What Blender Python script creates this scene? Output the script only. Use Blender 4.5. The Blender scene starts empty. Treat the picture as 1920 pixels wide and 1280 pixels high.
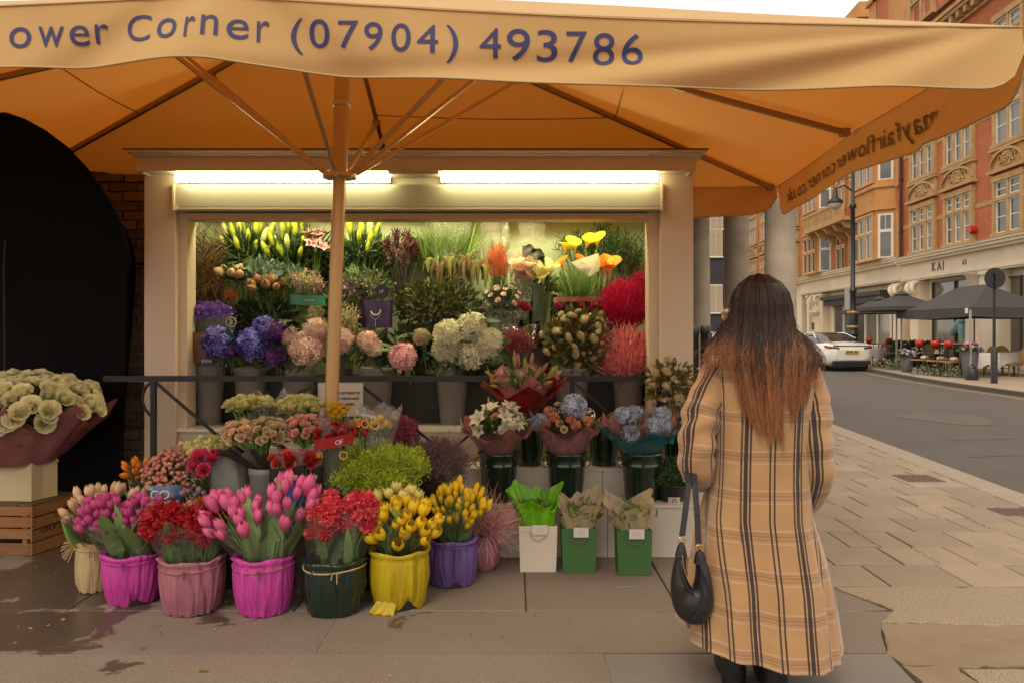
import bpy, math, random
import numpy as np
from mathutils import Vector, Matrix, noise

# ------------------------------------------------------------------ camera, sky, sun, exposure
SC = bpy.context.scene
COL = SC.collection
R = random.Random(7)
NR = np.random.RandomState(7)
F, HY, CX, CH = 1400.0, 617.0, 960.0, 1.48          # focal length in photo pixels, horizon row, centre, eye height

cd = bpy.data.cameras.new('camera')
cam = bpy.data.objects.new('camera', cd)
COL.objects.link(cam)
cam.location = (0, 0, CH)
cam.rotation_euler = (math.radians(90), 0, 0)
cd.sensor_width = 36
cd.lens = F / 1920 * 36
cd.shift_y = -(640 - HY) / 1920
cd.clip_end = 600
cd.clip_start = 0.05
SC.camera = cam

SUN_EL, SUN_AZ = math.radians(52), math.radians(200)
world = bpy.data.worlds.new('World')
SC.world = world
world.use_nodes = True
nt = world.node_tree
bg = nt.nodes['Background']
sky = nt.nodes.new('ShaderNodeTexSky')
sky.sky_type = 'NISHITA'
sky.sun_disc = False
sky.sun_elevation = SUN_EL
sky.sun_rotation = SUN_AZ
mixw = nt.nodes.new('ShaderNodeMix'); mixw.data_type = 'RGBA'
mixw.inputs[0].default_value = 0.86
nt.links.new(sky.outputs[0], mixw.inputs[6])
mixw.inputs[7].default_value = (9.6, 8.5, 7.3, 1)       # flat overcast cloud over the clear sky
nt.links.new(mixw.outputs[2], bg.inputs[0])
bg.inputs[1].default_value = 0.105

sl = bpy.data.lights.new('sun', 'SUN')
sl.energy = 1.1
sl.angle = math.radians(25)
sl.color = (1.0, 0.9, 0.76)
sun = bpy.data.objects.new('sun', sl)
COL.objects.link(sun)
sd = Vector((math.sin(SUN_AZ) * math.cos(SUN_EL), math.cos(SUN_AZ) * math.cos(SUN_EL), math.sin(SUN_EL)))
sun.rotation_euler = sd.to_track_quat('Z', 'Y').to_euler()
sun.location = (0, 0, 30)

SC.view_settings.view_transform = 'Standard'
SC.view_settings.look = 'None'
SC.view_settings.gamma = 1
SC.view_settings.use_curve_mapping = False
SC.view_settings.exposure = 0.5
SC.render.engine = 'CYCLES'
SC.cycles.use_denoising = True
SC.cycles.max_bounces = 7
SC.cycles.diffuse_bounces = 4
SC.cycles.glossy_bounces = 3
SC.cycles.transmission_bounces = 4
SC.cycles.transparent_max_bounces = 24
SC.cycles.sample_clamp_indirect = 6
SC.cycles.caustics_reflective = False
SC.cycles.caustics_refractive = False

# ------------------------------------------------------------------ helpers
def W(px, py, Y):
    return Vector(((px - CX) / F * Y, Y, CH - (py - HY) / F * Y))
def GY(py):
    return CH * F / (py - HY)
def XX(px, Y):
    return (px - CX) / F * Y
def ZZ(py, Y):
    return CH - (py - HY) / F * Y

class G:
    """collects geometry: vertices, faces, material index, smoothing, per-face value"""
    def __init__(s):
        s.v = []; s.f = []; s.n = 0; s.uv = []
    def add(s, v, f, m=0, sm=False, a=None):
        v = np.asarray(v, dtype=np.float64).reshape(-1, 3)
        if not isinstance(f, np.ndarray):
            byk = {}
            for q in f:
                byk.setdefault(len(q), []).append(q)
            arrs = [np.array(x, dtype=np.int64) for x in byk.values()]
        else:
            arrs = [f]
        for q in arrs:
            aa = np.full(len(q), 0.5 if a is None else 0.0)
            if a is not None:
                aa = np.broadcast_to(np.asarray(a, dtype=np.float64), (len(q),)) if np.ndim(a) == 0 or len(a) == len(q) else aa
            s.f.append((q + s.n, m, sm, aa))
        s.v.append(v); s.n += len(v)
        return s
    def merge(s, g, M=None, m_off=0):
        for q, m, sm, aa in g.f:
            s.f.append((q + s.n, m + m_off, sm, aa))
        for v in g.v:
            if M is not None:
                A = np.array(M)
                v = v @ A[:3, :3].T + A[:3, 3]
            s.v.append(v)
        s.n += g.n
        return s
    def mesh(s, name, mats, off=None):
        v = np.concatenate(s.v) if s.v else np.zeros((0, 3))
        if off is not None:
            v = v - np.array(off)
        me = bpy.data.meshes.new(name)
        nf = sum(len(q[0]) for q in s.f)
        nl = sum(q[0].size for q in s.f)
        me.vertices.add(len(v)); me.vertices.foreach_set('co', v.astype(np.float32).ravel())
        if nf:
            me.loops.add(nl); me.polygons.add(nf)
            me.loops.foreach_set('vertex_index', np.concatenate([q[0].ravel() for q in s.f]).astype(np.int32))
            tot = np.concatenate([np.full(len(q[0]), q[0].shape[1]) for q in s.f])
            st = np.concatenate([[0], np.cumsum(tot)[:-1]])
            me.polygons.foreach_set('loop_start', st.astype(np.int32))
            me.polygons.foreach_set('material_index', np.concatenate([np.full(len(q[0]), q[1]) for q in s.f]).astype(np.int32))
            me.polygons.foreach_set('use_smooth', np.concatenate([np.full(len(q[0]), q[2]) for q in s.f]))
            me.update(calc_edges=True)
            at = me.attributes.new('v', 'FLOAT', 'FACE')
            at.data.foreach_set('value', np.concatenate([q[3] for q in s.f]).astype(np.float32))
        for m in mats:
            me.materials.append(m)
        return me

def link(o, parent=None):
    COL.objects.link(o)
    if parent is not None:
        o.parent = parent
    return o
def tag(o, label=None, cat=None, group=None, kind=None):
    if label: o['label'] = label
    if cat: o['category'] = cat
    if group: o['group'] = group
    if kind: o['kind'] = kind
    return o
def thing(name, label, cat, loc=(0, 0, 0), group=None):
    o = bpy.data.objects.new(name, None)
    o.empty_display_size = 0.1
    o.location = loc
    link(o)
    return tag(o, label, cat, group)
def obj(name, g, mats, parent=None, label=None, cat=None, group=None, kind=None, local=False, loc=None):
    """g in world coordinates (or local ones); a child is stored relative to its parent's origin"""
    if not isinstance(mats, (list, tuple)): mats = [mats]
    off = None
    if not local:
        if parent is not None: off = wloc(parent)
        elif loc is not None: off = loc
    me = g.mesh(name, mats, off)
    o = bpy.data.objects.new(name, me)
    if loc is not None and parent is None: o.location = loc
    link(o, parent)
    return tag(o, label, cat, group, kind)
def wloc(o):
    l = Vector(o.location)
    while o.parent is not None:
        o = o.parent; l = l + Vector(o.location)
    return l
def inst(name, me, parent, M, label=None):
    """another object on the same mesh data, M = world matrix (parents carry no rotation)"""
    o = bpy.data.objects.new(name, me)
    link(o, parent)
    T = Matrix(M)
    if parent is not None: T.translation = T.translation - wloc(parent)
    o.matrix_basis = T
    if label: o['label'] = label
    return o
def copy_tree(o, parent=None):
    c = o.copy(); COL.objects.link(c); c.parent = parent
    for ch in list(o.children): copy_tree(ch, c)
    return c

# --- shape makers (return vertices, faces)
def box_vf(c, s, rz=0.0, taper=1.0):
    x, y, z = s[0] / 2, s[1] / 2, s[2] / 2
    v = np.array([[-x, -y, -z], [x, -y, -z], [x, y, -z], [-x, y, -z], [-x * taper, -y * taper, z], [x * taper, -y * taper, z], [x * taper, y * taper, z], [-x * taper, y * taper, z]])
    if rz:
        cc, ss = math.cos(rz), math.sin(rz)
        v = v @ np.array([[cc, ss, 0], [-ss, cc, 0], [0, 0, 1]])
    return v + np.array(c), np.array([[0, 3, 2, 1], [4, 5, 6, 7], [0, 1, 5, 4], [1, 2, 6, 5], [2, 3, 7, 6], [3, 0, 4, 7]])
def box(g, c, s, m=0, rz=0.0, taper=1.0, a=None):
    v, f = box_vf(c, s, rz, taper)
    g.add(v, f, m, False, a)
    return g
def bbox(g, x0, x1, y0, y1, z0, z1, m=0, a=None):
    return box(g, ((x0 + x1) / 2, (y0 + y1) / 2, (z0 + z1) / 2), (x1 - x0, y1 - y0, z1 - z0), m, a=a)
def bevbox(g, c, s, b=0.006, m=0, rz=0.0, a=None):
    """box with chamfered vertical edges and top"""
    x, y, z = s[0] / 2, s[1] / 2, s[2] / 2
    ring = [(-x + b, -y), (x - b, -y), (x, -y + b), (x, y - b), (x - b, y), (-x + b, y), (-x, y - b), (-x, -y + b)]
    ring2 = [(px * (1 - b / x), py * (1 - b / y)) for px, py in ring]
    v = [(p[0], p[1], -z) for p in ring] + [(p[0], p[1], z - b) for p in ring] + [(p[0], p[1], z) for p in ring2]
    v = np.array(v)
    if rz:
        cc, ss = math.cos(rz), math.sin(rz)
        v = v @ np.array([[cc, ss, 0], [-ss, cc, 0], [0, 0, 1]])
    f = []
    for k in range(2):
        for i in range(8):
            j = (i + 1) % 8
            f.append((k * 8 + i, k * 8 + j, k * 8 + 8 + j, k * 8 + 8 + i))
    f.append(tuple(range(16, 24))); f.append(tuple(range(7, -1, -1)))
    return g.add(v + np.array(c), f, m, False, a)
def grid_vf(P, wrapu=False, wrapv=False):
    """P: array nu x nv x 3"""
    nu, nv = P.shape[:2]
    idx = np.arange(nu * nv).reshape(nu, nv)
    iu = np.arange(nu if wrapu else nu - 1); iv = np.arange(nv if wrapv else nv - 1)
    a = idx[np.ix_(iu, iv)]; b = idx[np.ix_((iu + 1) % nu, iv)]
    c = idx[np.ix_((iu + 1) % nu, (iv + 1) % nv)]; d = idx[np.ix_(iu, (iv + 1) % nv)]
    return P.reshape(-1, 3), np.stack([a, b, c, d], -1).reshape(-1, 4)
def frames(dirs, roll=None):
    d = np.asarray(dirs, dtype=float)
    d = d / np.maximum(np.linalg.norm(d, axis=1, keepdims=True), 1e-9)
    ref = np.where(np.abs(d[:, 2:3]) > 0.95, np.array([[1., 0, 0]]), np.array([[0, 0, 1.]]))
    x = np.cross(ref, d); x /= np.maximum(np.linalg.norm(x, axis=1, keepdims=True), 1e-9)
    y = np.cross(d, x)
    if roll is not None:
        c, s = np.cos(roll)[:, None], np.sin(roll)[:, None]
        x, y = x * c + y * s, -x * s + y * c
    return np.stack([x, y, d], -1)            # columns
def scatter(g, T, pos, dirs, scale, m=0, roll=None, sm=False, a=None):
    """copies of template T=(v,f) with its +Z along dirs"""
    v, f = T
    pos = np.asarray(pos, float); n = len(pos)
    if n == 0: return g
    if roll is None: roll = NR.rand(n) * 6.283
    Fm = frames(dirs, roll)
    sc = np.broadcast_to(np.asarray(scale, float).reshape(-1, 1) if np.ndim(scale) <= 1 else np.asarray(scale, float), (n, 3)) if np.ndim(scale) else np.full((n, 3), float(scale))
    vv = np.einsum('nij,nkj->nki', Fm, v[None] * sc[:, None, :]) + pos[:, None, :]
    ff = f[None] + (np.arange(n) * len(v))[:, None, None]
    if a is None: a = NR.rand(n)
    aa = np.repeat(np.broadcast_to(a, (n,)), len(f))
    g.v.append(vv.reshape(-1, 3)); g.f.append((ff.reshape(-1, f.shape[1]) + g.n, m, sm, aa)); g.n += n * len(v)
    return g
def tube(g, pts, r, sides=8, m=0, cap=True, sm=True, a=None, sq=False):
    P = np.array([tuple(p) for p in pts], float); n = len(P)
    rr = np.broadcast_to(np.asarray(r, float), (n,))
    t = np.gradient(P, axis=0) if n > 2 else np.repeat((P[1] - P[0])[None], 2, 0)
    t /= np.maximum(np.linalg.norm(t, axis=1, keepdims=True), 1e-9)
    ref = np.array([0, 0, 1.]) if abs(t[0][2]) < 0.9 else np.array([1., 0, 0])
    x = np.cross(ref, t[0]); x /= np.linalg.norm(x)
    ring = []
    ph = math.pi / 4 if sides == 4 else 0
    ang = np.arange(sides) / sides * 2 * math.pi + ph
    for i in range(n):
        x = x - t[i] * np.dot(x, t[i]); x /= max(np.linalg.norm(x), 1e-9)
        y = np.cross(t[i], x)
        ring.append(P[i] + rr[i] * (np.cos(ang)[:, None] * x + np.sin(ang)[:, None] * y))
    v, f = grid_vf(np.array(ring), wrapv=True)
    f = f[:, ::-1]
    g.add(v, f, m, sm and sides > 4, a)
    if cap and sides >= 3:
        g.add(ring[0], [tuple(range(sides))], m, False, a)
        g.add(ring[-1], [tuple(range(sides - 1, -1, -1))], m, False, a)
    return g
def lathe(g, prof, c=(0, 0, 0), seg=24, m=0, sm=True, fr=None, a=None, capb=False, capt=False):
    """prof: (radius, z); fr(theta, k) scales the radius"""
    th = np.arange(seg) / seg * 2 * math.pi
    P = np.zeros((len(prof), seg, 3))
    for k, (r, z) in enumerate(prof):
        q = r * (np.array([fr(t, k) for t in th]) if fr else 1.0)
        P[k, :, 0] = c[0] + q * np.cos(th); P[k, :, 1] = c[1] + q * np.sin(th); P[k, :, 2] = c[2] + z
    v, f = grid_vf(P, wrapv=True)
    g.add(v, f[:, ::-1], m, sm, a)
    if capb: g.add(P[0], [tuple(range(seg - 1, -1, -1))], m, False, a)
    if capt: g.add(P[-1], [tuple(range(seg))], m, False, a)
    return g
def prism(g, poly, y0, y1, m=0, axis='y', a=None, sm=False):
    """extrude a 2D outline (x,z) from y0 to y1 (axis y), or (y,z) along x, or (x,y) along z"""
    n = len(poly)
    def mk(p, d):
        return {'y': (p[0], d, p[1]), 'x': (d, p[0], p[1]), 'z': (p[0], p[1], d)}[axis]
    v = [mk(p, y0) for p in poly] + [mk(p, y1) for p in poly]
    f = [tuple(range(n)), tuple(range(2 * n - 1, n - 1, -1))]
    f += [(i, i + n, (i + 1) % n + n, (i + 1) % n) for i in range(n)]
    return g.add(v, f, m, sm, a)
def ico(r=1.0, sub=0):
    t = (1 + 5 ** .5) / 2
    v = np.array([[-1, t, 0], [1, t, 0], [-1, -t, 0], [1, -t, 0], [0, -1, t], [0, 1, t], [0, -1, -t], [0, 1, -t], [t, 0, -1], [t, 0, 1], [-t, 0, -1], [-t, 0, 1]], float)
    v /= np.linalg.norm(v[0])
    f = [[0, 11, 5], [0, 5, 1], [0, 1, 7], [0, 7, 10], [0, 10, 11], [1, 5, 9], [5, 11, 4], [11, 10, 2], [10, 7, 6], [7, 1, 8], [3, 9, 4], [3, 4, 2], [3, 2, 6], [3, 6, 8], [3, 8, 9], [4, 9, 5], [2, 4, 11], [6, 2, 10], [8, 6, 7], [9, 8, 1]]
    v = list(map(tuple, v))
    for _ in range(sub):
        cache = {}; nf = []
        def mid(i, j):
            k = (min(i, j), max(i, j))
            if k not in cache:
                p = (np.array(v[i]) + np.array(v[j])) / 2; p /= np.linalg.norm(p)
                v.append(tuple(p)); cache[k] = len(v) - 1
            return cache[k]
        for a_, b_, c_ in f:
            x, y, z = mid(a_, b_), mid(b_, c_), mid(c_, a_)
            nf += [[a_, x, z], [b_, y, x], [c_, z, y], [x, y, z]]
        f = nf
    return np.array(v) * r, np.array(f)
ICO0, ICO1, ICO2 = ico(1, 0), ico(1, 1), ico(1, 2)
def blob(g, c, r, m=0, T=None, a=None, sm=True):
    v, f = T or ICO1
    return g.add(v * np.array(r) + np.array(c), f, m, sm, a)
def leaf_t(w=0.2, curl=0.25, fold=0.06, n=4, tip=1.0, base=0.15):
    """leaf template, length 1 along +Z"""
    v = []; 
    for i in range(n + 1):
        s = i / n
        ww = w / 2 * (math.sin(math.pi * min(1, (s * (1 - base) + base))) ** 0.7 if s < 1 else 0.04)
        y = -curl * s * s
        v += [(-ww, y + fold * (1 - s), s), (0, y, s), (ww, y + fold * (1 - s), s)]
    f = []
    for i in range(n):
        for k in range(2):
            q = i * 3 + k
            f.append((q, q + 1, q + 4, q + 3))
    return np.array(v), np.array(f)
def ribbon_t(w=0.02, curl=0.2, n=2):
    v = []
    for i in range(n + 1):
        s = i / n
        ww = w / 2 * (1 - 0.75 * s)
        v += [(-ww, -curl * s * s, s), (ww, -curl * s * s, s)]
    f = [(2 * i, 2 * i + 1, 2 * i + 3, 2 * i + 2) for i in range(n)]
    return np.array(v), np.array(f)
LEAF = leaf_t(0.34, 0.25, 0.07, 4); LEAFN = leaf_t(0.16, 0.3, 0.04, 4); LEAFR = leaf_t(0.55, 0.2, 0.08, 3); RIB = ribbon_t(0.03, 0.2, 2); RIB3 = ribbon_t(0.05, 0.35, 3)

# ------------------------------------------------------------------ materials
MATS = {}
def mat(name, c, c2=None, rough=0.6, metal=0.0, transl=0.0, bump=0.0, bscale=40.0, nscale=8.0, namt=0.0, spec=0.5, coat=0.0, tcol=None, emit=None, estr=0.0, alpha=None, sheen=0.0, c3=None, ndet=3.0, nstretch=None, island=0.0):
    """Principled material; c..c2 mixed by the per-face value 'v'; namt adds object-space noise between the colour and c3"""
    if name in MATS: return MATS[name]
    m = bpy.data.materials.new(name); MATS[name] = m
    m.use_nodes = True
    n, l = m.node_tree.nodes, m.node_tree.links
    b = n['Principled BSDF']; out = n['Material Output']
    b.inputs['Roughness'].default_value = rough
    b.inputs['Metallic'].default_value = metal
    b.inputs['Specular IOR Level'].default_value = spec
    if coat: b.inputs['Coat Weight'].default_value = coat; b.inputs['Coat Roughness'].default_value = 0.08
    if sheen: b.inputs['Sheen Weight'].default_value = sheen; b.inputs['Sheen Roughness'].default_value = 0.5
    col = None
    if c2 is not None:
        at = n.new('ShaderNodeAttribute'); at.attribute_name = 'v'
        mx = n.new('ShaderNodeMix'); mx.data_type = 'RGBA'
        mx.inputs[6].default_value = (*c, 1); mx.inputs[7].default_value = (*c2, 1)
        l.new(at.outputs['Fac'], mx.inputs[0]); col = mx.outputs[2]
    else:
        rgb = n.new('ShaderNodeRGB'); rgb.outputs[0].default_value = (*c, 1); col = rgb.outputs[0]
    tc = None
    if namt or bump:
        tc = n.new('ShaderNodeTexCoord')
        src = tc.outputs['Object']
        if nstretch:
            mp = n.new('ShaderNodeMapping'); mp.inputs['Scale'].default_value = nstretch
            l.new(src, mp.inputs[0]); src = mp.outputs[0]
    if namt:
        nz = n.new('ShaderNodeTexNoise'); nz.inputs['Scale'].default_value = nscale; nz.inputs['Detail'].default_value = ndet
        l.new(src, nz.inputs[0])
        rp = n.new('ShaderNodeMapRange'); rp.inputs[1].default_value = 0.36; rp.inputs[2].default_value = 0.66
        rp.inputs[3].default_value = 0; rp.inputs[4].default_value = namt
        l.new(nz.outputs[0], rp.inputs[0])
        mx2 = n.new('ShaderNodeMix'); mx2.data_type = 'RGBA'
        l.new(rp.outputs[0], mx2.inputs[0]); l.new(col, mx2.inputs[6])
        mx2.inputs[7].default_value = (*(c3 or tuple(x * 0.55 for x in c)), 1)
        col = mx2.outputs[2]
    if island:
        gi = n.new('ShaderNodeObjectInfo')
        mr = n.new('ShaderNodeMapRange'); mr.inputs[3].default_value = 1 - island; mr.inputs[4].default_value = 1 + island
        l.new(gi.outputs['Random'], mr.inputs[0])
        hv = n.new('ShaderNodeHueSaturation'); l.new(col, hv.inputs['Color']); l.new(mr.outputs[0], hv.inputs['Value']); col = hv.outputs[0]
    l.new(col, b.inputs['Base Color'])
    if bump:
        bz = n.new('ShaderNodeTexNoise'); bz.inputs['Scale'].default_value = bscale; bz.inputs['Detail'].default_value = 4
        l.new(src, bz.inputs[0])
        bp = n.new('ShaderNodeBump'); bp.inputs['Strength'].default_value = bump; bp.inputs['Distance'].default_value = 0.01
        l.new(bz.outputs[0], bp.inputs['Height']); l.new(bp.outputs[0], b.inputs['Normal'])
    if emit:
        b.inputs['Emission Color'].default_value = (*emit, 1); b.inputs['Emission Strength'].default_value = estr
    sh = b.outputs[0]
    if transl:
        t = n.new('ShaderNodeBsdfTranslucent')
        if tcol: t.inputs[0].default_value = (*tcol, 1)
        else: l.new(col, t.inputs[0])
        ms = n.new('ShaderNodeMixShader'); ms.inputs[0].default_value = transl
        l.new(sh, ms.inputs[1]); l.new(t.outputs[0], ms.inputs[2]); sh = ms.outputs[0]
    if alpha is not None:
        tr = n.new('ShaderNodeBsdfTransparent'); ms = n.new('ShaderNodeMixShader'); ms.inputs[0].default_value = alpha
        l.new(tr.outputs[0], ms.inputs[1]); l.new(sh, ms.inputs[2]); sh = ms.outputs[0]
    l.new(sh, out.inputs[0])
    return m
def petal(name, c, c2, rough=0.55, transl=0.25):
    return mat('petal_' + name, c, c2, rough, transl=transl, spec=0.3, island=0.12)
def green(name, c, c2, rough=0.5, transl=0.15):
    return mat('leaf_' + name, c, c2, rough, transl=transl, spec=0.4)
def cello(name, tint=(1, 1, 1), cloud=0.10, gloss=0.35):
    """clear crinkled film: mostly see-through, glossy creases"""
    if name in MATS: return MATS[name]
    m = bpy.data.materials.new(name); MATS[name] = m
    m.use_nodes = True
    n, l = m.node_tree.nodes, m.node_tree.links
    n.remove(n['Principled BSDF']); out = n['Material Output']
    tr = n.new('ShaderNodeBsdfTransparent'); tr.inputs[0].default_value = (*tint, 1)
    gl = n.new('ShaderNodeBsdfGlossy'); gl.inputs['Roughness'].default_value = 0.12
    df = n.new('ShaderNodeBsdfDiffuse'); df.inputs[0].default_value = (0.75, 0.72, 0.66, 1)
    tc = n.new('ShaderNodeTexCoord')
    vo = n.new('ShaderNodeTexNoise'); vo.inputs['Scale'].default_value = 14; vo.inputs['Detail'].default_value = 6; vo.inputs['Distortion'].default_value = 1.5
    l.new(tc.outputs['Object'], vo.inputs[0])
    bp = n.new('ShaderNodeBump'); bp.inputs['Strength'].default_value = 1.0; bp.inputs['Distance'].default_value = 0.03
    l.new(vo.outputs[0], bp.inputs['Height'])
    l.new(bp.outputs[0], gl.inputs['Normal'])
    lw = n.new('ShaderNodeLayerWeight'); lw.inputs[0].default_value = 0.35; l.new(bp.outputs[0], lw.inputs[1])
    mr = n.new('ShaderNodeMath'); mr.operation = 'MULTIPLY'; mr.inputs[1].default_value = gloss
    l.new(lw.outputs['Fresnel'], mr.inputs[0])
    m1 = n.new('ShaderNodeMixShader'); m1.inputs[0].default_value = cloud
    l.new(tr.outputs[0], m1.inputs[1]); l.new(df.outputs[0], m1.inputs[2])
    m2 = n.new('ShaderNodeMixShader'); l.new(mr.outputs[0], m2.inputs[0])
    l.new(m1.outputs[0], m2.inputs[1]); l.new(gl.outputs[0], m2.inputs[2])
    l.new(m2.outputs[0], out.inputs[0])
    return m

# --- lettering
_glyph = {}
def glyph(ch, bold=0.0, extr=0.0):
    k = (ch, bold, extr)
    if k not in _glyph:
        cu = bpy.data.curves.new('glyph', 'FONT'); cu.body = ch; cu.size = 1; cu.offset = bold; cu.extrude = extr; cu.resolution_u = 5
        o = bpy.data.objects.new('glyph', cu)
        COL.objects.link(o)
        dg = bpy.context.evaluated_depsgraph_get(); dg.update()
        me = bpy.data.meshes.new_from_object(o.evaluated_get(dg))
        v = np.array([tuple(x.co) for x in me.vertices]); f = [tuple(p.vertices) for p in me.polygons]
        bpy.data.objects.remove(o); bpy.data.curves.remove(cu); bpy.data.meshes.remove(me)
        _glyph[k] = (v, f)
    return _glyph[k]
def fine_glyph(ch, step=.09):
    """glyph cut into small faces so that it can follow folded cloth"""
    if ('fine', ch) not in _glyph:
        import bmesh
        v, f = glyph(ch)
        bm = bmesh.new(); vs = [bm.verts.new(p) for p in v]
        for q in f: bm.faces.new([vs[i] for i in q])
        for ax in (0, 1):
            for c_ in np.arange(v[:, ax].min() + step / 2, v[:, ax].max(), step):
                bmesh.ops.bisect_plane(bm, geom=bm.verts[:] + bm.edges[:] + bm.faces[:], plane_co=(c_, c_, 0), plane_no=((1, 0, 0), (0, 1, 0))[ax])
        bm.verts.index_update()
        _glyph[('fine', ch)] = (np.array([tuple(q.co) for q in bm.verts]), [tuple(w_.index for w_ in q.verts) for q in bm.faces]); bm.free()
    return _glyph[('fine', ch)]
def word(g, s, fn, h, m=0, bold=0.0, gap=0.06, fine=False):
    """lay a word: fn(x, y) -> world point, x in metres along the baseline, h = capital height in metres; returns length"""
    x = 0.0; k = h / 0.73
    for ch in s:
        if ch == ' ': x += 0.3 * k; continue
        v, f = fine_glyph(ch) if fine else glyph(ch, bold)
        x0, x1 = v[:, 0].min(), v[:, 0].max()
        P = [fn(x + (p[0] - x0) * k, p[1] * k) for p in v]
        g.add(P, f, m); x += (x1 - x0 + gap) * k
    return x
def wlen(s, h, bold=0.0, gap=0.06):
    x = 0.0; k = h / 0.73
    for ch in s:
        if ch == ' ': x += 0.3 * k; continue
        v, f = glyph(ch, bold); x += (v[:, 0].max() - v[:, 0].min() + gap) * k
    return x
# ------------------------------------------------------------------ ground, road, pavements
def kerbx(Y): return 4.61 + (Y - 6.73) * 0.0838
FK = [(-10, 9.6), (10, 11.3), (17.7, 12.02), (20, 12.1), (23.4, 12.5), (27.6, 13.3), (40, 14.3), (80, 17.0), (140, 21.5)]
def fkx(Y):
    return float(np.interp(Y, [p[0] for p in FK], [p[1] for p in FK]))
m_earth = mat('earth', (0.16, 0.13, 0.10), rough=0.9)
m_mortar = mat('mortar', (0.075, 0.062, 0.045), rough=0.95, namt=0.7, nscale=3, c3=(0.05, 0.055, 0.03))
m_asph = mat('asphalt', (0.125, 0.108, 0.092), rough=0.85, namt=0.5, nscale=1.2, c3=(0.095, 0.083, 0.072), bump=0.9, bscale=160, ndet=8)
m_york = mat('yorkstone', (0.36, 0.275, 0.185), (0.29, 0.225, 0.155), rough=0.8, namt=0.6, nscale=3.0, c3=(0.25, 0.195, 0.135), bump=0.35, bscale=60, island=0.08, ndet=6)
m_kerb = mat('granite', (0.36, 0.29, 0.21), rough=0.8, namt=0.6, nscale=60, c3=(0.25, 0.20, 0.15), bump=0.3, bscale=90)
m_farpave = mat('far_paving', (0.40, 0.31, 0.22), rough=0.85, namt=0.5, nscale=0.8, c3=(0.30, 0.24, 0.17))
m_yellow = mat('yellow_line', (0.50, 0.33, 0.09), rough=0.8, namt=0.7, nscale=6, c3=(0.25, 0.2, 0.13))

def aggregate(name, c, c3):
    m = mat(name, c, rough=0.85, namt=0.85, nscale=110, c3=c3, bump=0.6, bscale=140, ndet=1)
    return m
m_agg = aggregate('aggregate', (0.40, 0.32, 0.22), (0.20, 0.15, 0.10))
m_orange = mat('worn_concrete', (0.27, 0.205, 0.13), rough=0.85, namt=0.8, nscale=5, c3=(0.22, 0.155, 0.095), bump=0.4, bscale=90, ndet=8)

def wetmat():
    """grey-brown smooth concrete with spilled water near the buckets: damp patches are darker and glossier"""
    m = mat('damp_concrete', (0.20, 0.163, 0.125), rough=0.75, namt=0.55, nscale=1.7, c3=(0.165, 0.128, 0.094), bump=0.12, bscale=70, ndet=8, island=0.05)
    n, l = m.node_tree.nodes, m.node_tree.links
    b = n['Principled BSDF']
    src = b.inputs['Base Color'].links[0].from_socket
    gr = n.new('ShaderNodeTexNoise'); gr.inputs['Scale'].default_value = 150; gr.inputs['Detail'].default_value = 3; gm = n.new('ShaderNodeNewGeometry'); l.new(gm.outputs['Position'], gr.inputs[0])
    gv = n.new('ShaderNodeMapRange'); gv.inputs[1].default_value = .3; gv.inputs[2].default_value = .7; gv.inputs[3].default_value = .72; gv.inputs[4].default_value = 1.28; l.new(gr.outputs[0], gv.inputs[0])
    hs = n.new('ShaderNodeHueSaturation'); l.new(src, hs.inputs['Color']); l.new(gv.outputs[0], hs.inputs['Value']); src = hs.outputs[0]
    g = n.new('ShaderNodeNewGeometry'); sep = n.new('ShaderNodeSeparateXYZ'); l.new(g.outputs['Position'], sep.inputs[0])
    nz = n.new('ShaderNodeTexNoise'); nz.inputs['Scale'].default_value = 2.6; nz.inputs['Detail'].default_value = 7; nz.inputs['Roughness'].default_value = 0.62; nz.inputs['Distortion'].default_value = 0.6
    l.new(g.outputs['Position'], nz.inputs[0])
    def mth(op, a, b_=None):
        q = n.new('ShaderNodeMath'); q.operation = op
        for i, x in enumerate((a, b_)):
            if x is None: continue
            if isinstance(x, (int, float)): q.inputs[i].default_value = x
            else: l.new(x, q.inputs[i])
        return q.outputs[0]
    # reach: strong at the left by the crate, fading towards x = -0.2 and towards the camera
    fx = n.new('ShaderNodeMapRange'); fx.inputs[1].default_value = -2.9; fx.inputs[2].default_value = -0.25; fx.inputs[3].default_value = 0.20; fx.inputs[4].default_value = -0.12
    l.new(sep.outputs[0], fx.inputs[0])
    fy = n.new('ShaderNodeMapRange'); fy.inputs[1].default_value = 3.15; fy.inputs[2].default_value = 3.75; fy.inputs[3].default_value = -0.17; fy.inputs[4].default_value = 0.0
    l.new(sep.outputs[1], fy.inputs[0])
    fy2 = n.new('ShaderNodeMapRange'); fy2.inputs[1].default_value = 4.0; fy2.inputs[2].default_value = 5.2; fy2.inputs[3].default_value = 0.0; fy2.inputs[4].default_value = -0.1
    l.new(sep.outputs[1], fy2.inputs[0])
    s_ = mth('ADD', mth('ADD', mth('ADD', nz.outputs[0], fx.outputs[0]), fy.outputs[0]), fy2.outputs[0])
    w = n.new('ShaderNodeMapRange'); w.inputs[1].default_value = 0.535; w.inputs[2].default_value = 0.575; l.new(s_, w.inputs[0])
    mx = n.new('ShaderNodeMix'); mx.data_type = 'RGBA'; mx.blend_type = 'MULTIPLY'
    mx.inputs[7].default_value = (0.42, 0.37, 0.35, 1)
    l.new(w.outputs[0], mx.inputs[0]); l.new(src, mx.inputs[6]); l.new(mx.outputs[2], b.inputs['Base Color'])
    rr = n.new('ShaderNodeMapRange'); rr.inputs[3].default_value = 0.75; rr.inputs[4].default_value = 0.32; l.new(w.outputs[0], rr.inputs[0]); l.new(rr.outputs[0], b.inputs['Roughness'])
    return m
m_conc = wetmat()

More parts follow.
